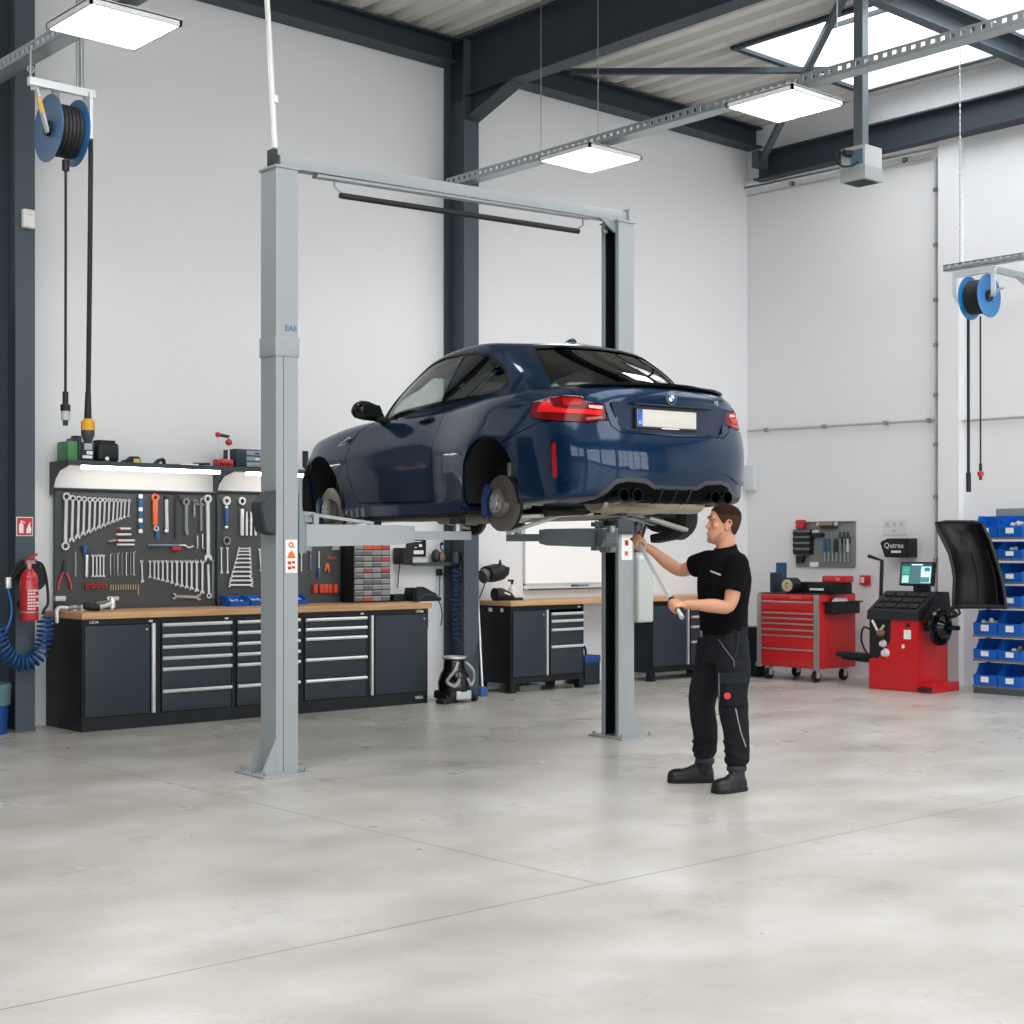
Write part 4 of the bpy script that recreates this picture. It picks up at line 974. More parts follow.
O('case', MB().prism([(-.08, 0), (.065, 0), (.07, .04), (.05, .062), (-.02, .062), (-.05, .028), (-.10, .022), (-.10, 0)], -.03, .03, bev=.006), blkpl, t)
O('label_plate', MB().bx(-.005, .058, -.034, -.03, .008, .042), mat('pale_yellow', '#d8c06a', .45), t)
t = tag(O('hand_grip', MB().prism([(-.07, 0), (-.05, .015), (-.01, .05), (.03, .06), (.055, .045), (.06, 0), (.045, 0), (.035, .035), (.01, .035), (-.02, .0)], -.02, .02, bev=.004), blkpl, loc=(sx(157.5), 12.13, ZS)), 'small black arched plastic grip lying on the shelf', 'grip')
tag(O('paper_sheet', MB().bx(-.09, .09, -.12, .04, 0, .012), whitepl, loc=(sx(182), 12.14, ZS)), 'flat white paper pad lying on the shelf', 'paper')
t = tag(O('pen_knife', MB().tube(catmull([(-.09, 0, .014), (-.02, 0, .014), (.05, 0, .018), (.075, 0, .016)], 4), [.012] * 13, 8), gryd, loc=(sx(198.5), 12.09, ZS + .004)), 'slim grey knife lying beside the paper pad on the shelf', 'knife')
t = T('brake_caliper_tool', 'red tool with two upright rods standing on the shelf', 'tool', (sx(223), 12.15, ZS))
cred = mat('glossy_red', '#b81e24', .3, coat=.5)
O('body', MB().bx(-.085, .075, -.06, .06, 0, .075, .02, 2).ball((-.04, -.05, .04), .03, 10).ball((.03, -.05, .04), .03, 10), cred, t)
O('rod', MB().cyl((-.06, 0, .07), (-.06, 0, .30), .008, 8), alu, t); O('rod', MB().cyl((.055, 0, .07), (.055, 0, .29), .010, 8), alu, t)
O('cross_link', MB().bar((-.06, 0, .30), (.06, 0, .285), .02, .03, bev=.005), gryd, t)
O('knob', MB().ball((-.06, 0, .30), .026, 10), cred, t); O('knob', MB().ball((.055, 0, .235), .034, 10), cred, t)
t = T('parts_case', 'dark grey small-parts case with see-through drawers beside the red tool', 'case', (sx(232), 12.18, ZS))
pcw = sx(266) - sx(232)
O('shell', MB().bx(0, pcw, -.09, .14, 0, .175, .008), nav, t)
for r in range(3): 
    d = O('drawer', MB().bx(.11, pcw - .006, -.10, -.088, .012 + .053 * r, .055 + .053 * r, .004), mat('smoky_clear', '#8fa0ab', .25), t)
    O('pull', MB().bx(.2, .24, -.106, -.099, .025 + .053 * r, .04 + .053 * r), [mat('tan_plastic', '#b98a60', .5), sticker, gryd][r], d)
t = T('grinder', 'dark hand grinder on the shelf end behind the near lift post', 'tool', (sx(308), 12.16, ZS))
O('body', MB().tube([(-.04, 0, .05), (.10, 0, .06)], .035, 12), nav, t); O('head', MB().cyl((-.03, 0, .04), (-.03, 0, .19), .03, 12), nav, t); O('guard', MB().cyl((.04, -.01, .085), (.13, -.01, .10), .016, 10), gryd, t)
# ---- hand tools on the panels ----
chr_ = mat('tool_chrome', '#dfe2e3', .3, .55); chrd = mat('tool_dark_chrome', '#8d9295', .34, .6)
toolblue = mat('tool_blue', '#2b5f92', .4); toolor = mat('tool_orange', '#d9663a', .45); toolred = mat('tool_red', '#b5282b', .4)
YT = YP - .019
def pt(px, py): return PY(px, py, YT)
def spanner(a, b, w, kind='combi', m=None, ringb=None):
    """spanner from a to b on the panel; local origin at a"""
    d = b - a; L = d.length; u = d / L; n = V((u.z, 0, -u.x)); k = MB(); yy = V((0, 1, 0)); th = w * .38
    hr = w * .86
    def P(t, s): return u * t + n * s
    def strip(pts): 
        q = [(p.x, p.z) for p in pts]; k.prism(q, -th / 2, th / 2)
    if kind in ('combi', 'ring', 'ringring'): k.ring((0, 0, 0), (0, 1, 0), hr, hr * .58, th * 1.5, 14)
    else: strip([P(-.2 * hr, hr), P(.5 * hr, hr), P(hr, .4 * hr), P(hr, -.4 * hr), P(.5 * hr, -hr), P(-.2 * hr, -hr * .7), P(-.3 * hr, -hr * .42), P(.35 * hr, -.3 * hr), P(.35 * hr, .3 * hr), P(-.6 * hr, .45 * hr)])
    strip([P(hr * .85, w * .34), P(L - hr * .85, w * .34), P(L - hr * .85, -w * .34), P(hr * .85, -w * .34)])
    e = L
    if kind == 'ringring': k.ring(u * L, (0, 1, 0), hr, hr * .6, th * 1.5, 14)
    elif kind != 'ring': strip([P(e - hr, .4 * hr), P(e - .4 * hr, hr), P(e + .5 * hr, .95 * hr), P(e + .75 * hr, .55 * hr), P(e, .35 * hr), P(e - .15 * hr, -.25 * hr), P(e + .55 * hr, -.45 * hr), P(e + .35 * hr, -.95 * hr), P(e - .4 * hr, -.9 * hr), P(e - hr, -.4 * hr)])
    return O('spanner', k, m or chr_, loc=a)
def q1(x, y): return (50 + x / 10.24, 484 + y / 10.24)
def q2(x, y): return (130 + x / 10.24, 484 + y / 10.24)
def q3(x, y): return (50 + x / 10.24, 540 + y / 10.24)
def q4(x, y): return (130 + x / 10.24, 540 + y / 10.24)
def q5(x, y): return (200 + x / 7.76, 484 + y / 7.76)
def q6(x, y): return (300 + x / 10.24, 540 + y / 10.24)
xs = (165, 232, 293, 350, 408, 461, 513, 560, 607, 653, 694, 731, 769, 812); yt = (130, 145, 152, 155, 160, 162, 163, 165, 167, 168, 169, 170, 170, 171); yb = (635, 578, 545, 515, 492, 468, 448, 428, 408, 390, 375, 358, 344, 330)
for i, (x, a, b) in enumerate(zip(xs, yt, yb)):
    w = .033 - .0013 * i if i else .042
    tag(spanner(pt(*q1(x, a)), pt(*q1(x - 10, b)), w, 'ringring' if i == 0 else 'combi'),
        'largest chrome ring spanner, heading the shrinking row at the top of the first panel' if i == 0 else 'chrome combination spanner, %s from the big one in the top shrinking row' % ORD[i - 1], 'spanner', 'spanners in the top row of the first panel')
xs = (205, 250, 290, 335, 382, 430, 480, 530, 580, 630, 683, 740); yb = (380, 392, 402, 412, 424, 440, 458, 472, 485, 500, 518, 540)
for i, (x, b) in enumerate(zip(xs, yb)):
    tag(spanner(pt(*q4(x, 215)), pt(*q4(x, b)), .017 + .0008 * i, 'open'), 'chrome spanner, %s from the short end of the growing row above the worktop' % ORD[i], 'spanner', 'spanners in the low row of the first panel')
tag(spanner(pt(*q4(118, 212)), pt(*q4(128, 425)), .018, 'open'), 'lone chrome spanner hanging apart between the hex keys and the low growing row', 'spanner')
tag(spanner(pt(*q4(808, 570)), pt(*q4(798, 225)), .03, 'ring'), 'chrome ring-ended spanner, largest of the low growing row', 'spanner')
tag(spanner(pt(*q2(794, 152)), pt(*q2(799, 760)), .046, 'combi'), 'very long pale spanner along the inner edge of the first panel', 'spanner')
tag(spanner(pt(*q4(845, 590)), pt(*q4(848, 205)), .02, 'open', chrd), 'slim dark spanner hanging below the very long pale one', 'spanner')
for i, x in enumerate((440, 478, 513, 548)):
    tag(spanner(pt(*q3(x, 155)), pt(*q3(x, 372)), .017, 'open'), 'short chrome spanner, %s beside the blue-capped screwdriver' % ORD[i], 'spanner', 'short spanners of the first panel')
for i, x in enumerate((620, 658, 695, 738, 782, 825, 858)):
    a, b = pt(*q3(x, 148 - 4 * i)), pt(*q3(x, 360))
    tag(O('hex_key', MB().tube([V((.016, 0, .004)), V((0, 0, 0)), b - a, b - a + V((.014, 0, .0))], .0038, 6), chrd if i % 2 else chr_, loc=a), 'thin hex key, %s in the row on the first panel' % ORD[i], 'hex key', 'hex keys on the first panel')
# screwdriver with blue cap and ribbed pale shaft
a = pt(*q3(350, 70)) + V((0, -.012, 0)); t = T('screwdriver', 'screwdriver with a blue cap and pale ribbed shaft on the first panel', 'screwdriver', a)
O('cap', MB().lathe([(0, .02), (.022, .016), (.024, -.02), (.016, -.06), (0, -.06)], ax=(0, 0, 1)), toolblue, t)
b = pt(*q3(373, 385)) - a
O('shaft', MB().tube([V((.02, 0, -.07)).lerp(b, k / 12) for k in range(13)], [.013, .015] * 6 + [.01], 8), chr_, t)
a = pt(*q3(265, 120)); tag(O('steel_rule', MB().bx(-.008, .008, -.002, .002, pt(*q3(265, 375)).z - a.z, 0), chrd, loc=a + V((0, .006, 0))), 'dark steel rule between the pliers and the blue-capped screwdriver', 'ruler')
# red pliers
a = pt(*q3(150, 330)); t = T('pliers', 'pliers with red handles hanging low on the first panel', 'pliers', a)
O('jaws', MB().prism([(-.018, -.01), (.018, -.01), (.016, .05), (.006, .11), (-.006, .11), (-.016, .05)], -.01, .01, bev=.003), gryd, t)
for s in (-1, 1): O('handle', MB().tube(catmull([(s * .012, 0, 0), (s * .035, 0, -.05), (s * .055, 0, -.10), (s * .058, 0, -.15)], 4), [.012] * 12 + [.01], 8, flat=.8), mat('plier_red', '#c9483a', .4), t)
for i, (x, y) in enumerate(((375, 475), (432, 468), (487, 468), (545, 470))):
    a = pt(*q3(x, y)); tag(O('socket', MB().ring((0, -.01, 0), (0, 1, 0), .021, .011, .034, 14).cyl((0, .0, 0), (0, .006, 0), .012, 12), toolred, loc=a), 'small red socket, %s in the row under the short spanners' % ORD[i], 'socket', 'red sockets on the first panel')
for i in range(12):
    a = pt(*q3(622 + 25.5 * i, 456)); tag(O('drill_bit', MB().cyl((0, 0, 0), (0, 0, pt(*q3(622, 512)).z - a.z - (.05 if i == 11 else 0)), .0052, 6), mat('bit_brass', '#b0a37c', .4, .6), loc=a), 'short pale drill bit, %s in the row under the hex keys' % ORD[i], 'drill bit', 'drill bits on the first panel')
a = pt(*q3(98, 600)); t = tag(O('bit_box', MB().bx(-.045, .045, -.03, .008, -.022, .022, .004).bx(-.047, .047, -.032, .008, -.004, .002), alu, loc=a), 'small pale metal bit box at the foot of the first panel', 'box')
# extension bars
for i, (xa_, xb_, y, rd) in enumerate(((690, 825, 458, 1), (680, 830, 518, 0), (670, 865, 580, 1), (685, 860, 622, 0))):
    a, b = pt(*q1(xa_, y)), pt(*q1(xb_, y)); t = T('extension_bar', 'short chrome extension bar, %s from the top in the stack under the top spanner row' % ORD[i], 'socket bar', a, 0, 'extension bars')
    O('shaft', MB().cyl((0, 0, 0), b - a, .011, 10), chr_, t)
    if rd: O('red_ring', MB().cyl((.0, 0, 0), (.025, 0, 0), .013, 10), toolred, t)
    if i == 2: O('tip', MB().cyl((-.07, 0, -.01), (0, 0, 0), .012, 10), chrd, t)
# upper middle of the first panel
a = pt(*q2(105, 100)); L = a.z - pt(*q2(105, 490)).z
t = T('spirit_level', 'narrow blue and white level hanging upright on the first panel', 'level', a)
O('bar', MB().bx(-.017, .017, -.012, .008, -L, 0, .004), toolblue, t)
for z in (.02, .36, .65, .93): O('cap', MB().bx(-.0175, .0175, -.0135, .008, -L * z - .035, -L * z, .003), sticker, t)
a = pt(*q2(255, 140)); L = a.z - pt(*q2(265, 455)).z
t = T('ratchet_spanner', 'orange-handled ratchet spanner hanging on the first panel', 'spanner', a)
O('head', MB().ring((0, 0, 0), (0, 1, 0), .037, .018, .03, 16), mat('salmon_red', '#c96a58', .4), t); O('grip', MB().bx(-.022, .026, -.012, .01, -L + .03, -.03, .006), toolor, t)
O('tail_ring', MB().ring((.012, 0, -L), (0, 1, 0), .026, .014, .02, 14), chr_, t); O('hang_tag', MB().bx(.014, .045, -.006, .004, -L - .09, -L - .015), toolblue, t)
a = pt(*q2(372, 118)); L = a.z - pt(*q2(375, 495)).z
t = T('adjustable_wrench', 'chrome wrench with a black head beside the orange ratchet spanner', 'wrench', a)
O('head', MB().bx(-.022, .022, -.012, .01, -.035, .0, .006), blkpl, t); O('shaft', MB().prism([(-.016, -.03), (.016, -.03), (.021, -L + .02), (-.008, -L + .02)], -.008, .008, bev=.003), chr_, t); O('foot', MB().ball((.002, 0, -L + .01), (.024, .012, .017), 10), chr_, t)
a = pt(*q2(475, 125)); L = a.z - pt(*q2(460, 560)).z
tag(O('drive_chain', MB().tube([(-.012 + .012 * (k % 2) * .5, 0, -L * k / 24) for k in range(25)], .008, 6).tube(catmull([(-.012, 0, 0), (0, 0, .018), (.02, 0, .0), (.06, 0, -.06)], 4), .007, 6), mat('dark_chain_steel', '#3a3d3f', .4, .7), loc=a), 'dark chain strap hanging straight down the first panel', 'chain')
a = pt(*q2(572, 185)); L = a.z - pt(*q2(585, 500)).z
t = T('filter_wrench', 'grey wrench with a round toothed head on the first panel', 'wrench', a)
O('head', MB().ring((0, 0, 0), (0, 1, 0), .036, .016, .024, 16), chrd, t); O('shaft', MB().bx(-.012, .018, -.007, .007, -L, -.03, .003), chrd, t); O('tip', MB().cyl((.01, 0, -L + .03), (.012, 0, -L - .02), .016, 10), chrd, t)
a = pt(*q2(668, 185)); t = T('hose_clamp_tool', 'short grey clamp tool beside the toothed wrench on the first panel', 'clamp', a)
O('ring', MB().ring((0, 0, 0), (0, 1, 0), .024, .012, .02, 14), chrd, t); O('spine', MB().tube([(-.01, 0, -.02 - .008 * k) for k in range(16)], [.012, .008] * 8, 8), chrd, t); O('arm', MB().bx(.0, .045, -.006, .006, -.028, -.012), chrd, t)
a = pt(*q2(752, 180)); L = a.z - pt(*q2(745, 480)).z
t = T('caliper_gauge', 'grey measuring caliper with a hooked head on the first panel', 'gauge', a)
O('hook', MB().tube([(.03 * cos(R(k)), 0, .03 * sin(R(k))) for k in range(60, 300, 20)], .009, 8), chrd, t); O('beam', MB().bx(-.035, -.012, -.005, .005, -L, -.02), chrd, t)
for i, (x, y0, y1) in enumerate(((692, 530, 650), (744, 512, 655))):
    a = pt(*q2(x, y0)); L = a.z - pt(*q2(x, y1)).z
    tag(O('hook_tool', MB().tube([(0, 0, 0), (0, 0, -L), (.016 if i else -.012, 0, -L - .004)], .006, 8), chr_, loc=a), '%s small chrome hook key hanging by the long pale spanner' % ('longer' if i else 'shorter'), 'hook', 'small hook keys')
a = pt(*q2(185, 628)); b = pt(*q2(560, 628)); t = T('breaker_bar', 'long bar with a blue-grey grip fixed level across the first panel', 'bar', a)
O('grip', MB().cyl((0, 0, 0), ((b - a).x * .84, 0, 0), .012, 12), mat('grip_blue_grey', '#6f8598', .35, .5), t); O('shaft', MB().tube(catmull([((b - a).x * .84, 0, 0), ((b - a).x, 0, 0), ((b - a).x + .04, 0, -.02), ((b - a).x + .09, 0, -.008)], 4), .008, 8), chr_, t)
a = pt(*q2(475, 658)); tag(O('utility_knife', MB().bx(-.05, .04, -.02, .008, -.024, .016, .012), toolred, loc=a), 'small dark red knife hanging below the level bar', 'knife')
a = pt(*q4(445, 575)); b = pt(*q4(705, 585)); tag(spanner(a, b, .035, 'open', mat('tool_brushed', '#b5ab9c', .35, .8)), 'worn pale spanner resting askew at the foot of the first panel', 'spanner')
# ---- second panel ----
a = pt(*q5(205, 130)); L = a.z - pt(*q5(207, 345)).z
t = T('ratchet_spanner', 'blue-handled ring ratchet at the top of the second panel', 'spanner', a)
O('head', MB().ring((0, 0, 0), (0, 1, 0), .042, .02, .026, 18), chr_, t); O('grip', MB().bx(-.016, .016, -.012, .01, -L + .03, -.07, .005), toolblue, t)
for z in (-.062, -L + .01): O('collar', MB().ball((0, 0, z), (.019, .014, .016), 10), chr_, t)
a = pt(*q5(205, 440)); tag(O('oil_filter_ring', MB().ring((0, 0, 0), (0, 1, 0), .040, .027, .025, 20), chrd, loc=a), 'round grey filter ring under the blue-handled ratchet', 'ring')
a = pt(*q5(325, 132)); t = T('ring_wrench', 'chrome ring wrench with a thick pale handle on the second panel', 'wrench', a)
O('head', MB().ring((0, 0, 0), (0, 1, 0), .038, .022, .024, 18), chr_, t); L = a.z - pt(*q5(322, 400)).z; O('handle', MB().bx(-.02, .016, -.014, .008, -L, -.075, .004), chr_, t)
for i, x in enumerate((362, 396, 430)):
    a = pt(*q5(x, 215)); L = a.z - pt(*q5(x, 400)).z
    tag(O('long_socket', MB().cyl((0, 0, 0), (0, 0, -L * .3), .010, 10).cyl((0, 0, -L * .3), (0, 0, -L * .38), .014, 10).cyl((0, 0, -L * .38), (0, 0, -L), .012, 10), chr_, loc=a), 'long chrome socket bar, %s beside the thick-handled ring wrench' % ORD[i], 'socket bar', 'long socket bars of the second panel')
for i, x in enumerate((165, 213)):
    tag(spanner(pt(*q5(x, 495)), pt(*q5(x + 2, 688)), .016, 'open'), 'narrow upright spanner, %s of the pair under the filter ring' % ORD[i], 'spanner', 'upright pair of the second panel')
for i, (y, xl, xr) in enumerate(((500, 300, 388), (522, 294, 390), (548, 288, 390), (578, 282, 392), (610, 272, 394), (645, 262, 394), (680, 250, 396), (715, 242, 396), (748, 232, 404), (783, 226, 404))):
    tag(spanner(pt(*q5(xl, y)), pt(*q5(xr, y)), .015 + .0009 * i, 'open'), 'spanner lying level on the second panel, %s from the top of the ladder' % ORD[i], 'spanner', 'level spanners of the second panel')
a = pt(*q5(462, 505)); b = pt(*q5(474, 672)); tag(spanner(a, b, .016, 'open'), 'chrome spanner hanging by itself close to the near lift post', 'spanner')
# right part of the second panel, beyond the lift post
a = pt(*q6(15, 140)); tag(spanner(a, pt(*q6(13, 335)), .013, 'ring'), 'thin pale spanner hanging just beyond the near lift post', 'spanner')
a = pt(*q6(108, 115)); L = a.z - pt(*q6(110, 305)).z; tag(O('allen_key', MB().tube([(0, 0, 0), (0, 0, -L), (.012, 0, -L)], .0055, 8).ball((.003, 0, -.05), .010, 8), chrd, loc=a), 'slim T-shaped key between the thin spanner and the blue screwdriver', 'key')
def driver(label, px, m_, L=.16):
    a = pt(*px); t = T('screwdriver', label, 'screwdriver', a); O('shaft', MB().cyl((0, 0, 0), (0, 0, -L), .006, 8), chr_, t)
    O('grip', MB().lathe([(0, -L + .01), (.010, -L), (.017, -L - .03), (.016, -L - .08), (.010, -L - .10), (0, -L - .10)]), m_, t)
driver('screwdriver with a blue grip hanging beyond the near lift post', q6(195, 115), toolblue, .17)
a = pt(*q6(275, 245)); tag(O('cutter', MB().prism([(-.028, -.075), (-.022, -.01), (0, .01), (.022, 0), (.03, -.085), (.012, -.085), (.006, -.03), (-.004, -.03), (-.010, -.07)], -.01, .008, bev=.004), toolor, loc=a), 'small orange hooked cutter on the second panel', 'cutter')
a = pt(*q6(335, 178)); text('Tuxon', .045, mat('lettering_orange', '#c7653f', .5), None, a + V((0, .010, 0)), name='panel_lettering'); tag(bpy.context.scene.objects['panel_lettering'], 'orange lettering fixed to the second panel above the orange cutter', 'lettering')
for i, x in enumerate((150, 210, 255, 298, 355)):
    a = pt(*q6(x, 497)); tag(O('socket', MB().bx(-.023, .023, -.03, .008, -.042, .042, .010).ring((0, -.032, 0), (0, 1, 0), .016, .009, .006, 12), mat('tool_vermilion', '#d2472e', .4), loc=a), 'orange-red socket holder, %s from the lift post' % ORD[i], 'socket', 'orange-red holders of the second panel')
a = pt(*q6(368, 40)); tag(O('pipe_ring', MB().ring((0, 0, 0), (0, 1, 0), .042, .028, .03, 20).bx(-.04, .04, .0, .012, -.06, -.035), chr_, loc=a), 'chrome ring clamp near the top of the second panel by the drawers', 'clamp')
# ---- things on the worktop ----
def wt(px, y): return V((PY(px, 600, y).x, y, ZT1))
t = T('bench_clamp', 'worn steel clamp gripping the end of the worktop', 'clamp', wt(61, 12.05))
O('jaw', MB().tube(catmull([(.06, 0, .03), (.0, 0, .035), (-.05, -.03, .02), (-.06, -.05, -.04), (-.06, -.05, -.09)], 5), .017, 10), alu, t); O('spindle', MB().cyl((.05, 0, .03), (.18, 0, .03), .012, 10), bolt, t)
for i in range(5):
    tag(O('socket', MB().ring((0, 0, .024), (0, 0, 1), .02, .011, .048, 14), chr_ if i % 2 else bolt, loc=wt(71 + 3.6 * i, 12.18)), 'loose chrome socket standing on the worktop, %s from the clamp' % ORD[i], 'socket', 'loose sockets on the worktop')
t = T('air_ratchet', 'chrome air ratchet with a black grip lying on the worktop', 'ratchet', wt(90, 12.0))
O('grip', MB().tube(catmull([(-.05, 0, .05), (.02, 0, .03), (.08, 0, .028)], 4), .03, 12), blkpl, t); O('barrel', MB().tube(catmull([(.06, 0, .03), (.16, .03, .045), (.25, .08, .06)], 4), .022, 12), alu, t); O('head', MB().cyl((.24, .07, .02), (.24, .07, .11), .028, 14), chr_, t); O('trigger', MB().bar((.05, -.01, .07), (.17, .02, .085), .02, .012), bolt, t)
t = T('socket_wrench', 'small chrome socket wrench standing behind the air ratchet', 'wrench', wt(112, 12.24))
O('shaft', MB().cyl((0, 0, 0), (0, 0, .09), .012, 10), chr_, t); O('head', MB().bx(-.05, .06, -.02, .02, .08, .115, .008), chr_, t)
blueb = mat('bin_blue', '#0d5cba', .4, spec=.4); blued = mat('bin_blue_dark', '#0f4390', .4)
def bin_box(nm, label, loc, w, d, h, rot=0, group=None, tagm=True, cat='bin', fill=None):
    """open-fronted stacking bin: local x = width, -y = open front"""
    t = T(nm, label, cat, loc, rot, group); e = .006
    m = MB()
    m.bx(-w / 2, w / 2, -d, 0, 0, e).bx(-w / 2, w / 2, -e, 0, e, h)
    for s in (-1, 1): m.prism([(-d, e), (0, e), (0, h), (-d * .62, h), (-d * .86, h * .55), (-d * 1.04, h * .5)], s * (w / 2 - e) - e / 2, s * (w / 2 - e) + e / 2, lambda u, v, q: V((q, u, v)))
    m.prism([(-d, e), (-d - .002, e), (-d * 1.06, h * .5), (-d * 1.06 + .006, h * .5), (-d + .006, e)], -w / 2, w / 2, lambda u, v, q: V((q, u, v)))
    for s in (-1, 1): m.bx(s * w / 2 - .007, s * w / 2 + .003 * s, -d * .62, 0, h - .012, h)
    O('body', m, blueb, t)
    if tagm: O('label_card', MB().bx(-w * .16, w * .16, -d * 1.075, -d * 1.05, h * .16, h * .42), sticker, t)
    if fill:
        k = MB(); rnd = random.Random(int(loc[0] * 100 + loc[2] * 1000))
        for _ in range(9): k.ball((rnd.uniform(-w * .36, w * .36), rnd.uniform(-d * .8, -d * .2), h * rnd.uniform(.3, .62)), (w * .1, w * .1, h * .13), 8)
        O('contents', k, fill, t, kind='stuff')
    return t
greyst = mat('pale_grey_parts', '#c3c2bb', .6)
for i, px in enumerate((231, 251, 270, 289.5)):
    a = wt(px, 12.30); bin_box('storage_bin', 'low blue storage bin on the worktop, %s from the loose tools' % ORD[i], a, (wt(289, 12.3).x - wt(270, 12.3).x) * 1.0 - .016, .16, .095, 0, 'blue bins on the worktop', False, fill=greyst)
t = T('drawer_organizer', 'black small-parts organizer with forty clear drawers on the worktop', 'organizer', wt(353.5, 12.16))
ow = wt(390.3, 12.16).x - wt(353.5, 12.16).x; oz = PY(353, 543, 12.16).z - ZT1; od = .22
O('housing', MB().bx(0, ow, 0, od, 0, oz, .004), cabk, t)
dmats = [mat('drawer_clear_grey', '#8e9192', .3), mat('drawer_clear_light', '#b4b5b3', .3), mat('drawer_clear_dark', '#6a6d70', .3), mat('drawer_orange', '#cf5a2c', .4), mat('drawer_red', '#b8483c', .4)]
rnd = random.Random(3)
for r in range(10):
    for c in range(4):
        z1 = oz - .012 - r * (oz - .02) / 10; z0 = z1 - (oz - .02) / 10 + .008; a_ = .008 + c * (ow - .016) / 4; b_ = a_ + (ow - .016) / 4 - .005
        mi = 3 if (r, c) in ((0, 1), (0, 2)) else 4 if (r, c) in ((0, 3), (4, 1), (4, 3), (9, 1), (2, 3)) else rnd.choice((0, 0, 2))
        d = O('drawer', MB().bx(a_, b_, -.010, .004, z0, z1 - .008, .002), dmats[mi], t)
        O('pull', MB().bx(a_ + .002, b_ - .002, -.018, -.008, z1 - .012, z1 - .004), dmats[1], d)
tag(O('orange_box', MB().bx(0, .09, -.05, .05, 0, .05, .006), toolor, loc=wt(356, 12.20) + V((0, .06, oz))), 'small orange box on top of the drawer organizer', 'box')
tag(O('orange_box', MB().bx(0, .11, -.05, .05, 0, .06, .006), mat('box_orange_bright', '#e2682a', .45), loc=wt(365, 12.20) + V((0, .05, oz))), 'brighter orange box beside the smaller one on top of the organizer', 'box')
t = T('diagnostic_scanner', 'black handheld tester with a cable lying at the end of the long worktop', 'tester', wt(421, 12.14))
O('body', MB().prism([(-.16, 0), (.19, 0), (.20, .03), (.08, .085), (-.06, .14), (-.15, .14), (-.17, .06)], -.11, .09, bev=.02), blkpl, t); O('screen', MB().box((.06, -.02, .105), (.2, .12, .006), MX.Rotation(R(24), 3, 'Y')), blkgl, t); O('bezel', MB().tube(catmull([(-.12, -.11, .03), (.0, -.115, .07), (.12, -.115, .04), (.18, -.10, .02)], 5), .008, 8), gryd, t)
O('cable', MB().tube(catmull([(.19, 0, .03), (.235, -.02, -.03), (.23, -.06, -.15), (.18, -.1, -.25), (.08, -.42, -.30)][:4], 6), .006, 8), rubber, t)
tag(O('black_box', MB().bx(-.10, .08, -.06, .06, 0, .075, .008), cabk, loc=wt(398, 12.22)), 'flat black box between the organizer and the handheld tester', 'box')
# ---- wall bits above the bench end ----
def wl(px, py, off=0.): return PY(px, py, YW - off)
a = wl(403, 563); b = wl(454, 565)
t = T('wall_ledge', 'narrow dark wall ledge near the middle steel column', 'shelf', (a.x, YW, a.z)); O('board', MB().bx(0, b.x - a.x, -.16, 0, -.02, 0), liftd, t); O('lip', MB().bx(0, b.x - a.x, -.165, -.155, -.03, .006), liftd, t)
a = wl(399, 556, .02); t = T('loudspeaker', 'small black speaker box fixed to the wall beside the ledge', 'speaker', a); O('cabinet', MB().bx(-.075, .06, -.16, .0, -.085, .085, .01), blkpl, t); O('mount_bracket', MB().bx(-.03, .02, -.02, .018, -.03, .03), rubber, t); O('grille', MB().bx(-.065, .05, -.166, -.158, -.075, .075), rubber, t)
O('cable', MB().tube(catmull([(-.01, -.03, -.08), (-.015, -.01, -.2), (-.03, -.02, -.33)], 5), .006, 6), rubber, t)
a = wl(415.5, 547, .005); t = T('wall_sign', 'dark square notice with white marks on the wall above the ledge', 'sign', a); O('board', MB().bx(-.125, .125, -.02, 0, -.10, .11, .003), cabk, t); O('print', MB().bx(-.04, .09, -.022, -.019, -.075, -.035).bx(-.03, .0, -.022, -.019, -.01, .0).bx(.03, .07, -.022, -.019, .0, .03).bx(-.04, .06, -.022, -.019, .055, .062), sticker, t)
a = wl(438, 562, .08); t = T('ear_defenders', 'brownish headset with a bent boom on the wall ledge', 'headset', (a.x, a.y, wl(403, 563).z))
O('cup', MB().ball((-.03, 0, .07), (.05, .05, .075), 12), gryd, t); O('pad', MB().ball((.03, -.02, .06), (.04, .04, .06), 12), mat('tan_leather', '#8a6b55', .6), t); O('boom', MB().tube(catmull([(.06, 0, .02), (.065, 0, .1), (.03, 0, .18), (.035, -.02, .20)], 5), .007, 8), rubber, t); O('tip', MB().ball((.035, -.02, .2), .02, 8), rubber, t)
a = wl(437.5, 573, .005); t = T('wall_socket', 'small black wall plug with a looping cable under the ledge', 'socket', a); O('plate', MB().bx(-.035, .035, -.01, 0, .0, .07), sticker, t); O('plug', MB().bx(-.03, .03, -.05, -.008, -.03, .045, .012), blkpl, t); O('cable', MB().tube(catmull([(0, -.04, -.03), (-.01, -.05, -.12), (-.03, -.07, -.24)], 5), .006, 6).tube(catmull([(.02, -.04, 0), (.08, -.05, -.04), (.13, -.08, -.11)], 5), .006, 6), rubber, t)
a = PY(431, 615, YF + .2); t = T('tool_pouch', 'dark pouch hanging on the end of the long workbench', 'pouch', (X1(430.5), YF + .22, .86)); O('bag', MB().bx(.012, .08, -.1, .12, -.135, .115, .03, 3), mat('pouch_slate', '#2a3038', .6), t); O('hanging_strap', MB().bx(.008, .02, -.02, .02, .08, .137).bx(-.03, .02, -.02, .02, .1365, .1395), rubber, t)
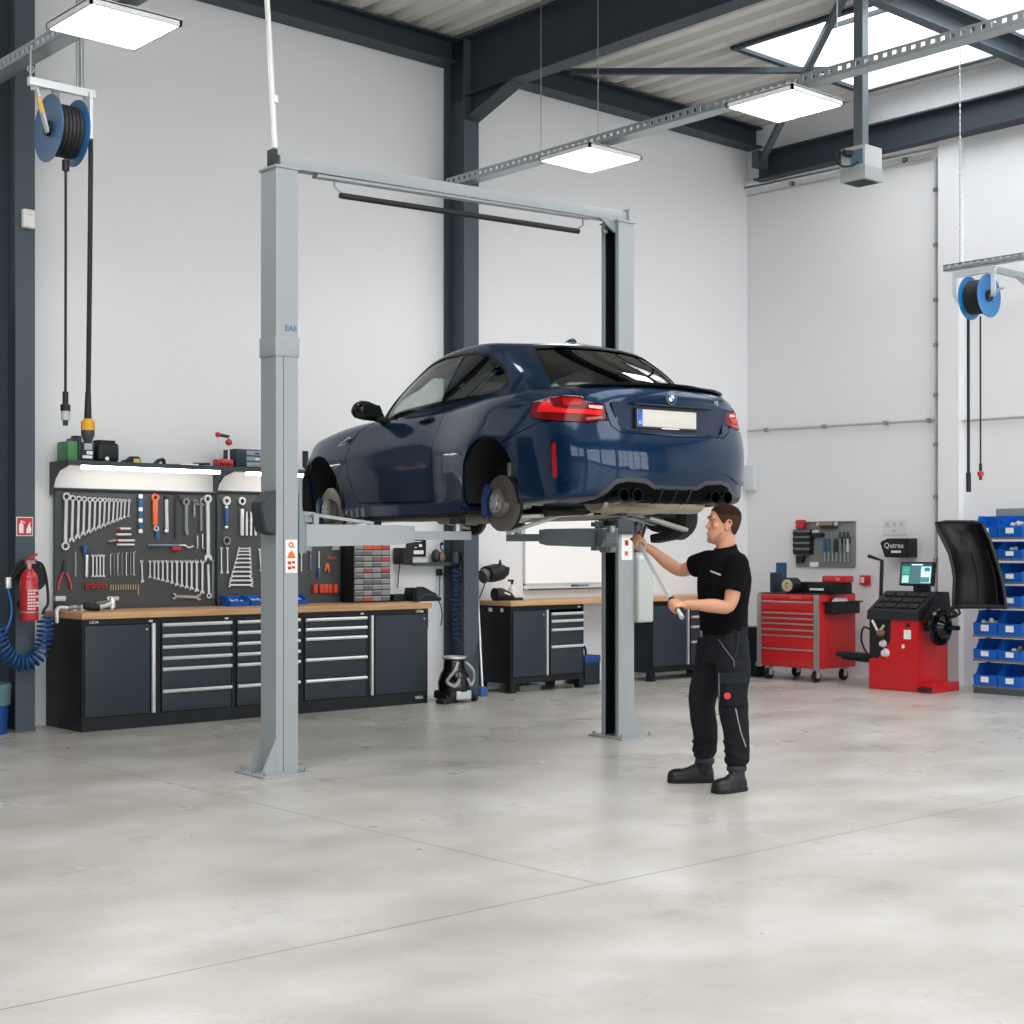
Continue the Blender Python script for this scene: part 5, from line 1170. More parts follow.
# coiled blue hose hanging on the column
HX, HY_ = XC - .105, YW - .20
t = T('air_hose', 'loosely coiled dark blue air hose hanging down the middle steel column', 'hose', (XC - .03, HY_, 0)); bh = mat('hose_blue_dark', '#1d4a73', .4)
pts = []
zt_, zb_ = 1.33, .58
for k in range(150):
    f = k / 149; r_ = .045 + .012 * sin(f * 17); pts.append((.01 * sin(f * 9) + -.06 + r_ * cos(k * .62), -.0 + r_ * .8 * sin(k * .62), zt_ - (zt_ - zb_) * f))
O('coil', MB().tube(pts, .0065, 6), bh, t); O('tail', MB().tube(catmull([pts[-20], (.05, -.12, .76), (.04, -.12, .62), (-.01, -.1, .5), pts[-1]], 6), .0065, 6), mat('hose_blue_mid', '#3f79a6', .4), t)
O('valve', MB().cyl((-.06, 0, 1.38), (-.06, 0, 1.50), .045, 14).bx(-.02, .06, -.06, .0, 1.40, 1.46, .01), liftd, t); O('pipe', MB().cyl((-.03, -.04, 1.22), (-.03, -.04, 1.40), .009, 8), bolt, t)
# vacuum cleaner
vp = PZ(454, 697, 0); vp = PY(454, 697, 11.62)
t = T('vacuum_cleaner', 'black canister vacuum cleaner standing on the floor by the steel column', 'vacuum cleaner', (vp.x, 11.62, 0))
O('base', MB().bx(-.16, .16, -.14, .14, .03, .12, .03, 3), blkpl, t); O('front_plate', MB().bx(-.09, .10, -.155, -.135, .035, .12, .01), alu, t)
O('canister', MB().lathe([(0, .10), (.16, .11), (.165, .20), (.14, .28), (.11, .33), (0, .33)], seg=28), blkgl, t)
O('motor_head', MB().lathe([(0, .33), (.11, .33), (.105, .42), (.12, .44), (0, .44)], seg=24), blkgl, t); O('rim', MB().ring((0, 0, .446), (0, 0, 1), .125, .10, .02, 24), alu, t)
for s in (-1, 1): O('hose_loop', MB().tube(catmull([(s * .05, -.12, .40), (s * .12, -.15, .32), (s * .17, -.10, .22), (s * .10, -.14, .17), (s * .05, -.15, .24)], 6), .016, 8), mat('hose_grey', '#a7acad', .4), t); O('wheel', MB().cyl((s * .16, -.1, .04), (s * .20, -.1, .04), .04, 14), rubber, t)
O('nozzle', MB().bx(-.27, -.15, -.16, -.04, 0.0, .05, .015), rubber, t)
# squeegee pole
a = PY(482.5, 690, 11.86); b = wl(476.5, 585, .06)
t = T('squeegee', 'long-handled squeegee with a blue foot leaning against the wall', 'squeegee', (a.x, 11.86, 0))
O('pole', MB().cyl((0, 0, .05), (b.x - a.x + .02, YW - .03 - 11.86, 1.42), .013, 10), alu, t); O('foot', MB().bx(-.045, .045, -.03, .03, 0, .10, .008), toolblue, t)
# ---- second bench ----
Y2F, Y2B = 11.86, 12.40
hz = [Zp(551, y, Y2F) for y in (612.8, 620.2, 628.8, 645.8)]
c6 = cabinet('free-standing slate and black cabinet under the second worktop, below the whiteboard', 510.8, 583.6, 'both', hz, zlo=.17, feet=True, y0=Y2F, y1=Y2B, ztop=.925)
O('side_sticker', MB().bx(-.003, .001, .30, .36, .86, .90).bx(-.003, .001, .12, .16, .86, .90), sticker, c6)
hz3 = [Zp(690, y, Y2F) for y in (608, 616, 626, 641)]
cabinet('slate cabinet of the second worktop seen between the far lift post and the mechanic', 651, 724, 'both', hz3, zlo=.17, feet=True, y0=Y2F, y1=Y2B, ztop=.925)
xa, xb = X1(509.5, Y2F), X1(727, Y2F)
tag(O('worktop', MB().bx(xa, xb, Y2F - .02, Y2B, .925, .975, .006), wood), 'pale wooden worktop under the whiteboard, behind the far lift post', 'worktop')
Z2W = .975
def w2(px, y): return V((PY(px, 600, y).x, y, Z2W))
# whiteboard
a, b = wl(524, 530, .02), wl(603, 588, .02)
t = T('whiteboard', 'bright white empty whiteboard on the wall above the second worktop', 'whiteboard', (a.x, YW - .025, b.z))
wbw, wbh = b.x - a.x, 1.92 - b.z
O('board', MB().bx(.015, wbw - .015, 0, .02, .07, wbh - .015), mat('whiteboard_gloss', '#ffffff', .35), t); O('frame', MB().bx(0, wbw, -.004, .022, .052, .07).bx(0, .015, -.004, .022, .05, wbh).bx(wbw - .015, wbw, -.004, .022, .05, wbh).bx(0, wbw, -.004, .022, wbh - .015, wbh), alu, t); O('pen_tray', MB().bx(0, wbw, -.07, .02, 0, .012).bx(0, wbw, -.07, -.062, .0, .025).bx(0, wbw, .0, .02, .0, .06), mat('tray_pale', '#cfcfcb', .5), t)
a = wl(573, 585, .07); t = T('marker_pen', 'teal marker lying in the whiteboard tray', 'marker', (a.x, YW - .055, b.z + .034)); O('barrel', MB().cyl((.05, 0, 0), (.26, 0, .0), .013, 10), mat('marker_teal', '#3f8a96', .4), t); O('cap', MB().cyl((0, 0, 0), (.09, 0, 0), .015, 10), mat('marker_navy', '#24506a', .4), t)
# face shield on a wall arm
a = wl(493, 574, .26); t = T('welding_helmet', 'black welding mask held on a wall arm over the second worktop', 'welding mask', a)
O('shell', MB().rings([[V((-.10 + .22 * k / 5, .12 * cos(q) * (1 - .12 * k / 5), .02 * k / 5 + (.085 + .012 * sin(pi * k / 5)) * sin(q))) for q in [2 * pi * j / 16 for j in range(16)]] for k in range(6)]), blkpl, t)
O('visor', MB().box((.12, -.03, .03), (.05, .16, .10), MX.Rotation(R(12), 3, 'Y'), .02), blkgl, t); O('head_band', MB().tube(catmull([(.0, -.1, .09), (.05, -.06, .14), (.12, .02, .13), (.16, .03, .06)], 5), .012, 8), rubber, t); O('collar', MB().cyl((-.15, 0, -.03), (-.09, 0, -.01), .075, 16), mat('mask_grey', '#4e565c', .4), t); O('wall_arm', MB().tube(catmull([(-.06, .05, -.08), (-.12, .08, -.25), (-.18, .11, -.38)], 4), .007, 8), mat('arm_brown', '#4c423b', .5), t)
a = w2(505, 12.12); t = T('hand_vacuum', 'black hand vacuum lying on the second worktop', 'hand vacuum', a)
O('body', MB().rings([[V((x, r * cos(q), max(0.002, r2 + r2 * sin(q)))) for q in [2 * pi * j / 14 for j in range(14)]] for x, r, r2 in ((-.16, .03, .05), (-.15, .07, .07), (-.06, .09, .07), (.04, .085, .05), (.10, .05, .03), (.12, .02, .015))]), blkpl, t); O('nozzle', MB().bx(.09, .24, -.03, .03, 0, .03, .01), rubber, t); O('label_strip', MB().bar((-.08, -.086, .09), (.0, -.084, .065), .006, .016), sticker, t)
a = w2(512, 12.26); t = T('spray_bottle', 'clear white spray bottle standing behind the hand vacuum', 'bottle', a); O('bottle', MB().lathe([(0, 0), (.045, 0), (.048, .02), (.046, .11), (.02, .15), (.016, .17), (0, .17)]), mat('translucent_white', '#dfe3e3', .3), t); O('spray_head', MB().cyl((0, 0, .17), (0, 0, .215), .014, 10).bx(-.05, .02, -.01, .01, .20, .222), blkpl, t)
# blue crate beside it
a = PY(592, 683, 12.06); t = T('tool_crate', 'blue and black tool crate on the floor beside the second bench', 'tool box', (X1(585, 12.06), 12.06, 0)); O('box', MB().bx(0, .24, 0, .28, 0, .26, .01), mat('crate_dark_teal', '#1c2b33', .5), t); O('lid_band', MB().bx(-.005, .245, -.006, .286, .25, .33, .01), mat('crate_blue', '#1d4c85', .45), t); O('handle', MB().tube(catmull([(.0, .14, .33), (.02, .14, .42), (.08, .14, .45), (.14, .14, .40), (.15, .14, .33)], 5), .014, 8), rubber, t)
tag(O('steel_tray', MB().bx(0, .30, 0, .2, 0, .06, .006), mat('tray_grey', '#7d8183', .5), loc=(X1(520, 11.95) + .05, 12.0, 0)), 'flat grey tray pushed under the second cabinet', 'tray')
# =================== RIGHT WALL SIDE ===================
RZ = R(-90)     # local x -> towards the viewer's right along the wall, local y -> into the wall
redp = mat('tool_red_paint', '#c31d20', .35, coat=.4); redd = mat('machine_red_paint', '#c4191d', .4, coat=.3)
def yx(px, x, py=600): return PX(px, py, x).y
def zx(px, py, x): return PX(px, py, x).z
# ---- red roller cabinet ----
XCF = 13.97
y0 = yx(758, XCF); w = y0 - yx(819, XCF); zt = zx(800, 594.5, XCF); zb = zx(818, 669.5, XCF)
t = T('roller_cabinet', 'red seven-drawer roller tool cabinet against the wall behind the mechanic', 'tool cabinet', (XCF, y0, 0), RZ)
D = .70
O('carcass', MB().bx(0, w, .0, D, zb, zt, .006), redp, t)
O('top_mat', MB().bx(.01, w - .01, .01, D - .01, zt, zt + .012, .003), rubber, t)
for a in (0, w - .06): O('corner_trim', MB().bx(a, a + .06, -.02, .005, zb - .01, zt), mat('trim_silver', '#b9b4b4', .35, .7), t)
zs = [zt - .015] + [zx(790, y, XCF) for y in (601, 612.3, 617.6, 623, 629, 635, 648.5)] + [zb + .02]
for i in range(8):
    a, b = zs[i + 1], zs[i]
    if i == 0: O('top_panel', MB().bx(.065, w - .065, -.012, .004, a + .004, b, .003), redp, t); continue
    d = O('drawer', MB().bx(.065, w - .065, -.014, .004, a + .006, b - .002, .003), redp, t)
    O('handle_rail', MB().bx(.065, w - .065, -.026, -.012, b - .020, b - .001, .003), mat('rail_rose_silver', '#cbb6b4', .3, .7), d)
O('lock_plate', MB().bx(w * .55, w * .72, -.016, -.01, zt - .05, zt - .025), mat('red_plate', '#d5564e', .4), t)
for a in (.10, w - .10):
    for b in (.08, D - .1):
        c = O('caster', MB().ring((a, b, .065), (1, 0, 0), .065, .03, .045, 20).cyl((a - .02, b, .065), (a + .02, b, .065), .03, 14), rubber, t)
        O('fork', MB().bx(a - .035, a - .026, b - .03, b + .03, .05, zb).bx(a + .026, a + .035, b - .03, b + .03, .05, zb).bx(a - .035, a + .035, b - .03, b + .03, zb - .02, zb), alu, c)
O('side_tray', MB().bx(w, w + .12, .10, .62, zt - .22, zt - .09, .01).bx(w, w + .13, .06, .66, zt - .09, zt - .075), blkpl, t, label='black side tray')
O('cloth', MB().ball((w + .07, .30, zt - .075), (.05, .14, .05), 12), mat('rag_white', '#d8d2d0', .8), t)
# things on the cabinet top
ZC = zt + .012
def ct(px, dy): return V((XCF + dy, yx(px, XCF + dy), ZC))
t = T('power_tool_battery', 'tall dark battery block standing on the red roller cabinet', 'battery', ct(776, .24), RZ); O('block', MB().bx(-.055, .015, -.05, .08, 0, .235, .012), nav, t)
t = tag(O('spray_can', MB().bx(-.05, .045, -.05, .05, 0, .35, .012), mat('can_blue', '#1d4b70', .35), loc=ct(781.5, .50), rot=RZ), 'tall dark blue box standing behind the battery block', 'can')
t = T('lamp_reel', 'round cable reel with a pale hub lying on the red roller cabinet', 'reel', ct(790.2, .06), RZ); O('drum', MB().cyl((0, -.05, .09), (0, .10, .09), .09, 24), blkpl, t); O('hub', MB().ring((0, -.056, .09), (0, 1, 0), .072, .03, .02, 20).cyl((0, -.06, .09), (0, -.05, .09), .02, 12), mat('hub_cream', '#b7ad8a', .5), t)
t = T('tool_case', 'long black tool case lying on the red roller cabinet', 'case', ct(802, .26), RZ); cw2 = yx(802, XCF + .26) - yx(846, XCF + .26)
O('shell', MB().bx(0, cw2, -.10, .12, 0, .13, .012), cabk, t); O('lettering', MB().bx(cw2 * .30, cw2 * .62, -.104, -.098, .035, .06), sticker, t)
t = T('socket_case', 'small red plastic case on top of the black tool case', 'case', ct(826, .26) + V((0, 0, .13)), RZ); O('lid', MB().bx(0, .33, -.08, .08, 0, .075, .015), redp, t); O('seam', MB().bx(-.002, .332, -.082, .082, .032, .036), redd, t); O('latch', MB().bx(.2, .25, -.088, -.078, .02, .05), mat('latch_pale_red', '#d8706a', .4), t)
# black case on the floor
xb_ = 14.1; t = T('equipment_case', 'black case standing on the floor between the mechanic and the red roller cabinet', 'case', (xb_, yx(741, xb_), 0), RZ)
O('shell', MB().bx(0, yx(741, xb_) - yx(757.3, xb_), 0, .3, 0, zx(750, 627, xb_), .02), cabk, t); O('label_strip', MB().bx(.22, .30, -.004, .004, .14, .165).bx(.22, .30, -.004, .004, .175, .19), mat('label_khaki', '#9a906a', .5), t)
# ---- grey tool panel, notices, alarm on the wall ----
def wr(px, py, off=0.): return PX(px, py, XW - off)
a, b = wr(797, 522), wr(856, 567.5); w = a.y - b.y; h = a.z - b.z
t = T('wall_pegboard', 'pale grey perforated tool panel on the wall above the red roller cabinet', 'pegboard', (XW, a.y, b.z), RZ)
O('panel', MB().bx(0, w, -.025, 0, 0, h, .003).bx(0, w, -.055, -.02, h - .008, h), peg_mat('perforated_pale_panel', '#808683', '#5c6260'), t)
O('bin_rail', MB().bx(-.02, w * .31, -.05, -.025, h * .28, h * .83), cabk, t)
for i, lab in enumerate(('topmost', 'second', 'third', 'lowest')):
    zz = h * (.72 - .13 * i)
    tt = T('socket_rail', 'dark rail of small sockets on the grey panel, %s of four' % lab, 'socket rail', (XW - .051, a.y, b.z + zz), RZ, 'socket rails'); O('rail', MB().bx(.0, w * .28, -.035, 0, 0, .028), blkpl, tt)
    m = MB()
    for k in range(8): m.cyl((.03 + k * w * .033, -.02, .028), (.03 + k * w * .033, -.02, .055), .013, 8)
    O('sockets', m, chrd, tt)
def onp(fx, fz): return (XW - .026, a.y - w * fx, b.z + h * fz)
tag(O('paint_pot', MB().bx(0, .11, -.08, .0, 0, .11, .02), redp, loc=onp(.06, .85), rot=RZ), 'small red pot on the corner of the grey tool panel', 'pot')
tt = T('air_gun', 'brass and chrome air gun at the top of the grey tool panel', 'air gun', onp(.42, .88), RZ); O('body', MB().cyl((0, -.03, .03), (.22, -.03, .03), .025, 10), mat('gun_brass', '#a28a5e', .35, .7), tt); O('end', MB().ball((0, -.03, .03), .03, 8), chr_, tt); O('end', MB().ball((.26, -.03, .03), .028, 8), chr_, tt); O('bracket', MB().bx(.05, .26, -.05, 0, -.02, .01), blkpl, tt)
tt = T('drill', 'small dark drill with a pale top on the grey tool panel', 'drill', onp(.33, .66), RZ); O('body', MB().bx(0, .15, -.06, 0, 0, .05, .012), blkpl, tt); O('top', MB().bx(.0, .10, -.062, 0, .05, .085, .01), mat('drill_pale', '#b9bdbb', .4), tt)
for i, (fx, kind) in enumerate(((.51, toolblue), (.58, mat('grip_steel_blue', '#42607a', .4)), (.645, chrd), (.71, nav), (.78, chrd), (.85, chrd), (.905, chr_))):
    tt = T('screwdriver', 'screwdriver in the row on the grey tool panel, %s from the socket rails' % ORD[i], 'screwdriver', onp(fx, .62), RZ, 'screwdrivers of the grey panel'); O('grip', MB().cyl((0, -.02, 0), (0, -.02, -.16), .017, 8), kind, tt); O('shaft', MB().cyl((0, -.02, -.16), (0, -.02, -.27), .006, 6).ball((0, -.02, -.27), .012, 6), chrd, tt)
for i, fx in enumerate((.77, .84, .90)): tag(O('clip', MB().tube([(0, -.015, 0), (0, -.02, -.12), (.03, -.02, -.14), (.035, -.02, -.06)], .010, 6), blkpl, loc=onp(fx, .77), rot=RZ), 'dark hanging clip near the top of the grey panel, %s of three' % ORD[i], 'clip', 'dark clips of the grey panel')
tag(O('hook_block', MB().prism([(0, 0), (.10, .01), (.13, .10), (.0, .10)], -.05, -.002, bev=.006), blkpl, loc=onp(.04, .08), rot=RZ), 'dark blue-black block low on the grey tool panel', 'block')
tag(O('name_tag', MB().bx(0, .12, -.02, 0, 0, .06, .004), sticker, loc=onp(.26, .0), rot=RZ), 'white tag at the bottom rim of the grey tool panel', 'tag')
a1, b1 = wr(883, 520), wr(907, 535.5)
t = T('paper_notice', 'faint white paper notice taped above the dark wall box', 'notice', (XW - .001, a1.y, b1.z), RZ); w1, h1 = a1.y - b1.y, a1.z - b1.z
O('sheet', MB().bx(0, w1, -.003, 0, 0, h1), mat('paper_grey_white', '#dcdcda', .7), t); lm = mat('faint_print', '#c2c3c2', .7)
O('print', MB().bx(w1 * .12, w1 * .28, -.0045, -.003, h1 * .55, h1 * .85).bx(w1 * .42, w1 * .56, -.0045, -.003, h1 * .55, h1 * .85).bx(w1 * .70, w1 * .86, -.0045, -.003, h1 * .55, h1 * .85).bx(w1 * .4, w1 * .55, -.0045, -.003, h1 * .2, h1 * .4).bx(0, w1, -.004, -.002, 0, .012), lm, t)
a1, b1 = wr(881, 538.5, .2), wr(908, 557.5, .2); w1, h1 = a1.y - b1.y, a1.z - b1.z
t = T('wall_box', 'dark wall box with white lettering and a slanted end above the wheel balancer screen', 'box', (XW, a1.y, b1.z), RZ)
O('case', MB().prism([(.06, 0), (w1, 0), (w1, h1), (.10, h1), (0, h1 * .82), (.0, h1 * .7)], -.22, -.003, bev=.012), cabk, t)
me = text('Qutrax', .09, sticker, t, (w1 * .52, -.222, h1 * .62)); O('underline', MB().bx(w1 * .42, w1 * .78, -.224, -.22, h1 * .24, h1 * .36), sticker, t)
a1, b1 = wr(862, 575), wr(871, 585); w1, h1 = a1.y - b1.y, a1.z - b1.z
t = T('fire_alarm_button', 'small red fire alarm box on the wall beside the wheel balancer', 'fire alarm', (XW, a1.y, b1.z), RZ); O('box', MB().bx(0, w1, -.05, 0, 0, h1, .008), redp, t); O('pane', MB().bx(w1 * .12, w1 * .5, -.054, -.048, h1 * .2, h1 * .8), mat('pane_pale_pink', '#e9cfcc', .4), t)
# grey junction box half hidden by the car, conduits
a1, b1 = wr(738, 466), wr(758, 490); t = T('junction_box', 'pale grey junction box on the wall just behind the car tail', 'box', (XW, min(a1.y, YW - .02), b1.z), RZ); O('case', MB().bx(0, min(a1.y, YW - .02) - b1.y, -.10, 0, 0, a1.z - b1.z, .006), mat('box_pale_grey', '#cfd4d6', .5), t); O('lid_seam', MB().bx(.0, min(a1.y, YW - .02) - b1.y, -.102, -.098, .02, .03), mat('seam_grey', '#b9bec0', .5), t)
condm = mat('conduit_grey', '#b5b6b4', .4, .3)
def pipe(label, pts, r, clips):
    t = T('conduit', label, 'pipe', pts[0]); p0 = V(pts[0]); O('tube', MB().tube([V(p) - p0 for p in pts], r, 8), condm, t)
    for c in clips: O('mount_clip', MB().box(V(c) - p0, (.05, .045, .045)), bolt, t)
e = .03
pv0, pv1 = wr(936, 157, e), wr(936, 640, e)
pipe('grey conduit running up the wall beside the white pilaster', [(XW - e, pv1.y, .25), (XW - e, pv1.y, pv0.z)], .016, [(XW - e, pv1.y, wr(936, y, e).z) for y in (190, 245, 300, 345, 395, 445, 497, 560)])
pipe('thin level conduit low under the roof rail, bending to the pilaster', [(XW - e, YW - .03, wr(748, 196, e).z - .0), (XW - e, pv1.y + .06, pv0.z)], .012, [wr(x, 193 - (x - 748) * .21, e) for x in (792, 905)])
pipe('level conduit on the wall at the height of the car tail lamps', [tuple(wr(748, 431, e)), tuple(wr(934, 420, e))], .014, [wr(x, 431 - (x - 748) * .0595, e) for x in (766, 824, 886, 929)])
pipe('level conduit on the wall behind the hanging hoses', [tuple(wr(960, 421, e)), tuple(wr(1040, 416, e))], .014, [])
# ---- wheel balancer ----
XB = 13.87
y0 = yx(868.5, XB, 688); w = y0 - yx(918, XB, 688); D = .58
z1 = zx(900, 611, XB)
t = T('wheel_balancer', 'red wheel balancing machine with a black weight tray and a small screen', 'wheel balancer', (XB, y0, 0), RZ)
O('body', MB().prism([(0, .0), (w, .0), (w, z1 - .02), (w * .46, z1 - .02), (w * .46, .52), (w * .20, .33), (0, .33)], 0, D, bev=.008), redd, t, label='red steel body')
O('recess', MB().prism([(.004, .34), (w * .20, .34), (w * .455, .53), (w * .455, z1 - .01), (.004, z1 - .01)], .012, D - .01), blkpl, t)
O('foot_plate', MB().bx(w, w + .17, .02, D - .05, .0, .10, .008), redd, t); O('pedal', MB().bx(w + .02, w + .16, -.05, .06, .03, .06, .006), rubber, t)
tr = O('weight_tray', MB().prism([(-.0, z1), (-.02, z1 - .10), (-.02, z1 - .02), (.0, z1 + .005)][:2] + [(D, z1 - .10), (D, z1 + .20), (.34, z1 + .205)], -.02, w + .02, lambda u, v, d: V((d, u, v)), bev=.012), blkpl, t, label='black weight tray')
for i in range(4):
    for j in range(3):
        u0 = .02 + .145 * 0; fx = .03 + i * (w - .06) / 4; fy = .03 + .10 * j
        zz = z1 + .205 * fy / .34
        O('tray_cup', MB().box((fx + (w - .06) / 8, fy + .04, zz + .032), ((w - .06) / 4 - .02, .075, .02), MX.Rotation(R(31), 3, 'X'), .006), rubber, tr)
O('side_hood', MB().prism([(.05, z1 - .10), (D, z1 - .10), (D - .05, z1 + .19), (.30, z1 + .17)], w + .015, w + .05, lambda u, v, d: V((d, u, v)), bev=.01), blkpl, t)
for (u, v, r_) in ((.10, .62, .05), (.13, .50, .045), (.16, .40, .055)): O('clamp_cone', MB().lathe([(0, 0), (r_, .0), (r_ * .6, .05), (0, .06)], (w * .0 + u + .06, .004, v), (0, -1, 0), 14), chr_ if v < .6 else mat('cone_brown', '#8f6a58', .4, .5), t)
O('hook_rack', MB().tube([(w * .1, -.02, .75), (w * .24, -.03, .62), (w * .34, -.02, .70)], .016, 8), chr_, t)
O('sticker', MB().bx(w * .72, w * .86, -.003, .002, z1 - .30, z1 - .20), sticker, t); O('sticker', MB().bx(w * .68, w * .73, -.003, .002, z1 - .40, z1 - .36), sticker, t); O('sticker', MB().bx(w * .76, w * .84, -.003, .002, z1 - .17, z1 - .13), blkpl, t)
O('cable_loop', MB().tube(catmull([(.0, .05, z1 - .22), (-.10, .05, z1 - .2), (-.13, .05, z1 - .33), (-.08, .05, z1 - .45), (-.005, .05, z1 - .52)], 6), .012, 8), rubber, t)
# screen
mz0, mz1 = zx(917, 586, XB + .35), zx(917, 562, XB + .35); my0 = y0 - yx(900.5, XB + .35); my1 = y0 - yx(934, XB + .35)
sc = O('screen_case', MB().box(((my0 + my1) / 2, .36, (mz0 + mz1) / 2), (my1 - my0, .05, mz1 - mz0), MX.Rotation(R(-8), 3, 'X') @ MX.Rotation(R(0), 3, 'Z'), .008), cabk, t)
scr = bpy.data.materials.new('screen_glow'); scr.use_nodes = True
def screenpart(u0, u1, v0, v1, c, e, off):
    W_, H_ = my1 - my0, mz1 - mz0; rot = MX.Rotation(R(-8), 3, 'X')
    m = MB(); ps = [rot @ V(((u - .5) * W_, -.0255 - off, (v - .5) * H_)) + V(((my0 + my1) / 2, .36, (mz0 + mz1) / 2)) for u, v in ((u0, v0), (u1, v0), (u1, v1), (u0, v1))]
    m._mk(ps, [(0, 1, 2, 3)]); O('screen_field', m, mat('screen_' + c.strip('#'), c, .3, emit=e), sc)
for k, (u0, u1, v0, v1, c) in enumerate(((.05, .95, .08, .93, '#2f6a70'), (.05, .95, .83, .93, '#1d4147'), (.09, .28, .12, .42, '#9fcdb4'), (.09, .30, .48, .78, '#3f8f74'), (.34, .60, .12, .80, '#46606c'), (.64, .93, .12, .80, '#b9d8d6'), (.64, .90, .14, .36, '#4b7480'), (.74, .90, .60, .76, '#2c6d92'), (.35, .68, .85, .90, '#d3e2e0'))): screenpart(u0, u1, v0, v1, c, .55, .0005 * k)
O('screen_neck', MB().bx((my0 + my1) / 2 - .06, (my0 + my1) / 2 + .12, .36, .44, z1 + .15, mz0 + .06, .01), cabk, t)
# shaft, flange
zs_ = zx(940, 626.5, XB + .3)
O('shaft', MB().cyl((w - .02, .15, zs_), (w + .15, .15, zs_), .05, 20).cyl((w + .15, .15, zs_), (w + .40, .15, zs_), .022, 14).cyl((w + .32, .15, zs_), (w + .40, .15, zs_), .026, 12), cabk, t, label='dark spindle')
O('flange', MB().lathe([(0, 0), (.19, 0), (.20, .02), (.19, .05), (.12, .06), (.08, .12), (0, .12)], (w + .15, .15, zs_), (1, 0, 0), 32), blkgl, t)
# swing-up guard: a deep curved black shell
def guard():
    PXs = [(936, 523, 982, 523), (938, 530, 985, 530), (944, 542, 990, 540), (949.5, 553, 993, 550), (952.5, 565, 997, 562), (954.5, 578, 1001, 576), (954, 592, 1004, 590), (953, 606, 1006, 606)]
    xa = XB - .12; rows = []
    for (l, yl, r, yr) in PXs:
        A = PX(l, yl, xa); B = PX(r, yr, xa + .10); rows.append((V((y0 - A.y, A.x - XB, A.z)), V((y0 - B.y, B.x - XB, B.z))))
    def fn(u, v):
        i = min(int(v * 7), 6); f = v * 7 - i; a_ = rows[i][0].lerp(rows[i + 1][0], f); b_ = rows[i][1].lerp(rows[i + 1][1], f)
        p = a_.lerp(b_, u); p.y += .20 * sin(pi * u) ** .6 + .10 * (1 - v) * 0; return p
    m = MB(); m.grid(fn, 16, 14)
    bmesh.ops.solidify(m.b, geom=list(m.b.faces), thickness=.02)
    return m, rows
gm, rows = guard()
gd = O('wheel_guard', gm, mat('guard_black', '#131517', .32), t, label='black curved wheel guard')
O('guard_rim', MB().tube([r[0] for r in rows] + [rows[-1][0].lerp(rows[-1][1], k / 4) + V((0, .0, -.005)) for k in (1, 2, 3)] + [r[1] for r in rows[::-1]] + [rows[0][1].lerp(rows[0][0], k / 5) + V((0, 0, .012)) for k in (1, 2, 3, 4)], .018, 8, closed=True), blkpl, gd)
O('guard_rib', MB().tube([rows[k][0].lerp(rows[k][1], .35) + V((0, .15, 0)) for k in (3, 4, 5, 6, 7)], .008, 6).tube([rows[k][0].lerp(rows[k][1], .72) + V((0, .13, 0)) for k in (3, 4, 5, 6, 7)], .008, 6), blkpl, gd)
lo = rows[-1]
O('guard_arm', MB().tube(catmull([lo[1] + V((0, .02, -.01)), lo[0] + V((0, .02, -.015)), lo[0] + V((-.03, .10, -.10)), (w + .03, .42, zs_ + .08), (w - .0, .45, zs_ + .02)], 6), .022, 10).tube(catmull([lo[0] + V((.04, .02, -.01)), lo[0] + V((.03, .06, -.09)), (w + .07, .30, zs_ + .10)], 5), .012, 8), blkpl, t)
# measuring arms
ra = PX(880.5, 602, XB + .5); rb = PX(882, 560.5, XB + .5); rc = PX(868.5, 556, XB + .5)
def bl(p): return V((y0 - p.y, p.x - XB, p.z))
O('measuring_arm', MB().tube([bl(ra) + V((0, 0, -.1)), bl(rb), bl(rc)], .022, 10), cabk, t)
O('inner_gauge_arm', MB().bar((-.52, .25, .30), (.0, .25, .275), .07, .04, bev=.012).bar((-.55, .2, .345), (-.14, .25, .335), .12, .06, bev=.02), blkpl, t)
# ---- rack of blue bins ----
XR = 14.30
yr0 = yx(974.5, XR, 640); bwid = yr0 - yx(999, XR, 640)
t = T('bin_rack', 'grey steel rack holding rows of blue bins beside the wheel balancer', 'rack', (XR, yr0, 0), RZ)
rackg = mat('rack_grey', '#6d7377', .45, .2); RW = bwid * 3 + .04
bz = [zx(1000, y, XR) for y in (536.5, 558, 581, 605.5, 635, 659.5, 686)]
O('base', MB().bx(0, RW, -.02, .34, 0, bz[6] - .022, .004), mat('rack_dark_grey', '#4a5257', .5), t)
for x in (.0, RW - .03): O('upright', MB().bx(x, x + .03, .24, .28, bz[6] - .03, bz[0] + .1), rackg, t)
for z in bz: O('shelf_board', MB().bx(-.005, RW, -.03, .24, z - .028, z - .006), rackg, t)
O('back_panel', MB().bx(.10, RW, .26, .275, bz[0] + .05, bz[0] + .30), mat('panel_mid_grey', '#83898a', .5), t)
names = ['topmost', 'second', 'third', 'fourth', 'fifth', 'sixth', 'lowest']
for r, z in enumerate(bz):
    hh = (bz[r - 1] - z - .035) if r else .24
    for c in range(2):
        if r < 3 and c == 0 and False: continue
        loc = V((XR + .23, yr0 - bwid * (c + .5) - .004, z - .004))
        bin_box('storage_bin', 'blue open bin, %s row of the rack, %s the balancer' % (names[r], 'next to' if c == 0 else 'second from'), loc, bwid - .012, .26, hh * .93, RZ, 'blue bins in the rack', True, fill=greyst if (r, c) in ((5, 1), (1, 1), (0, 1), (4, 0)) else None)
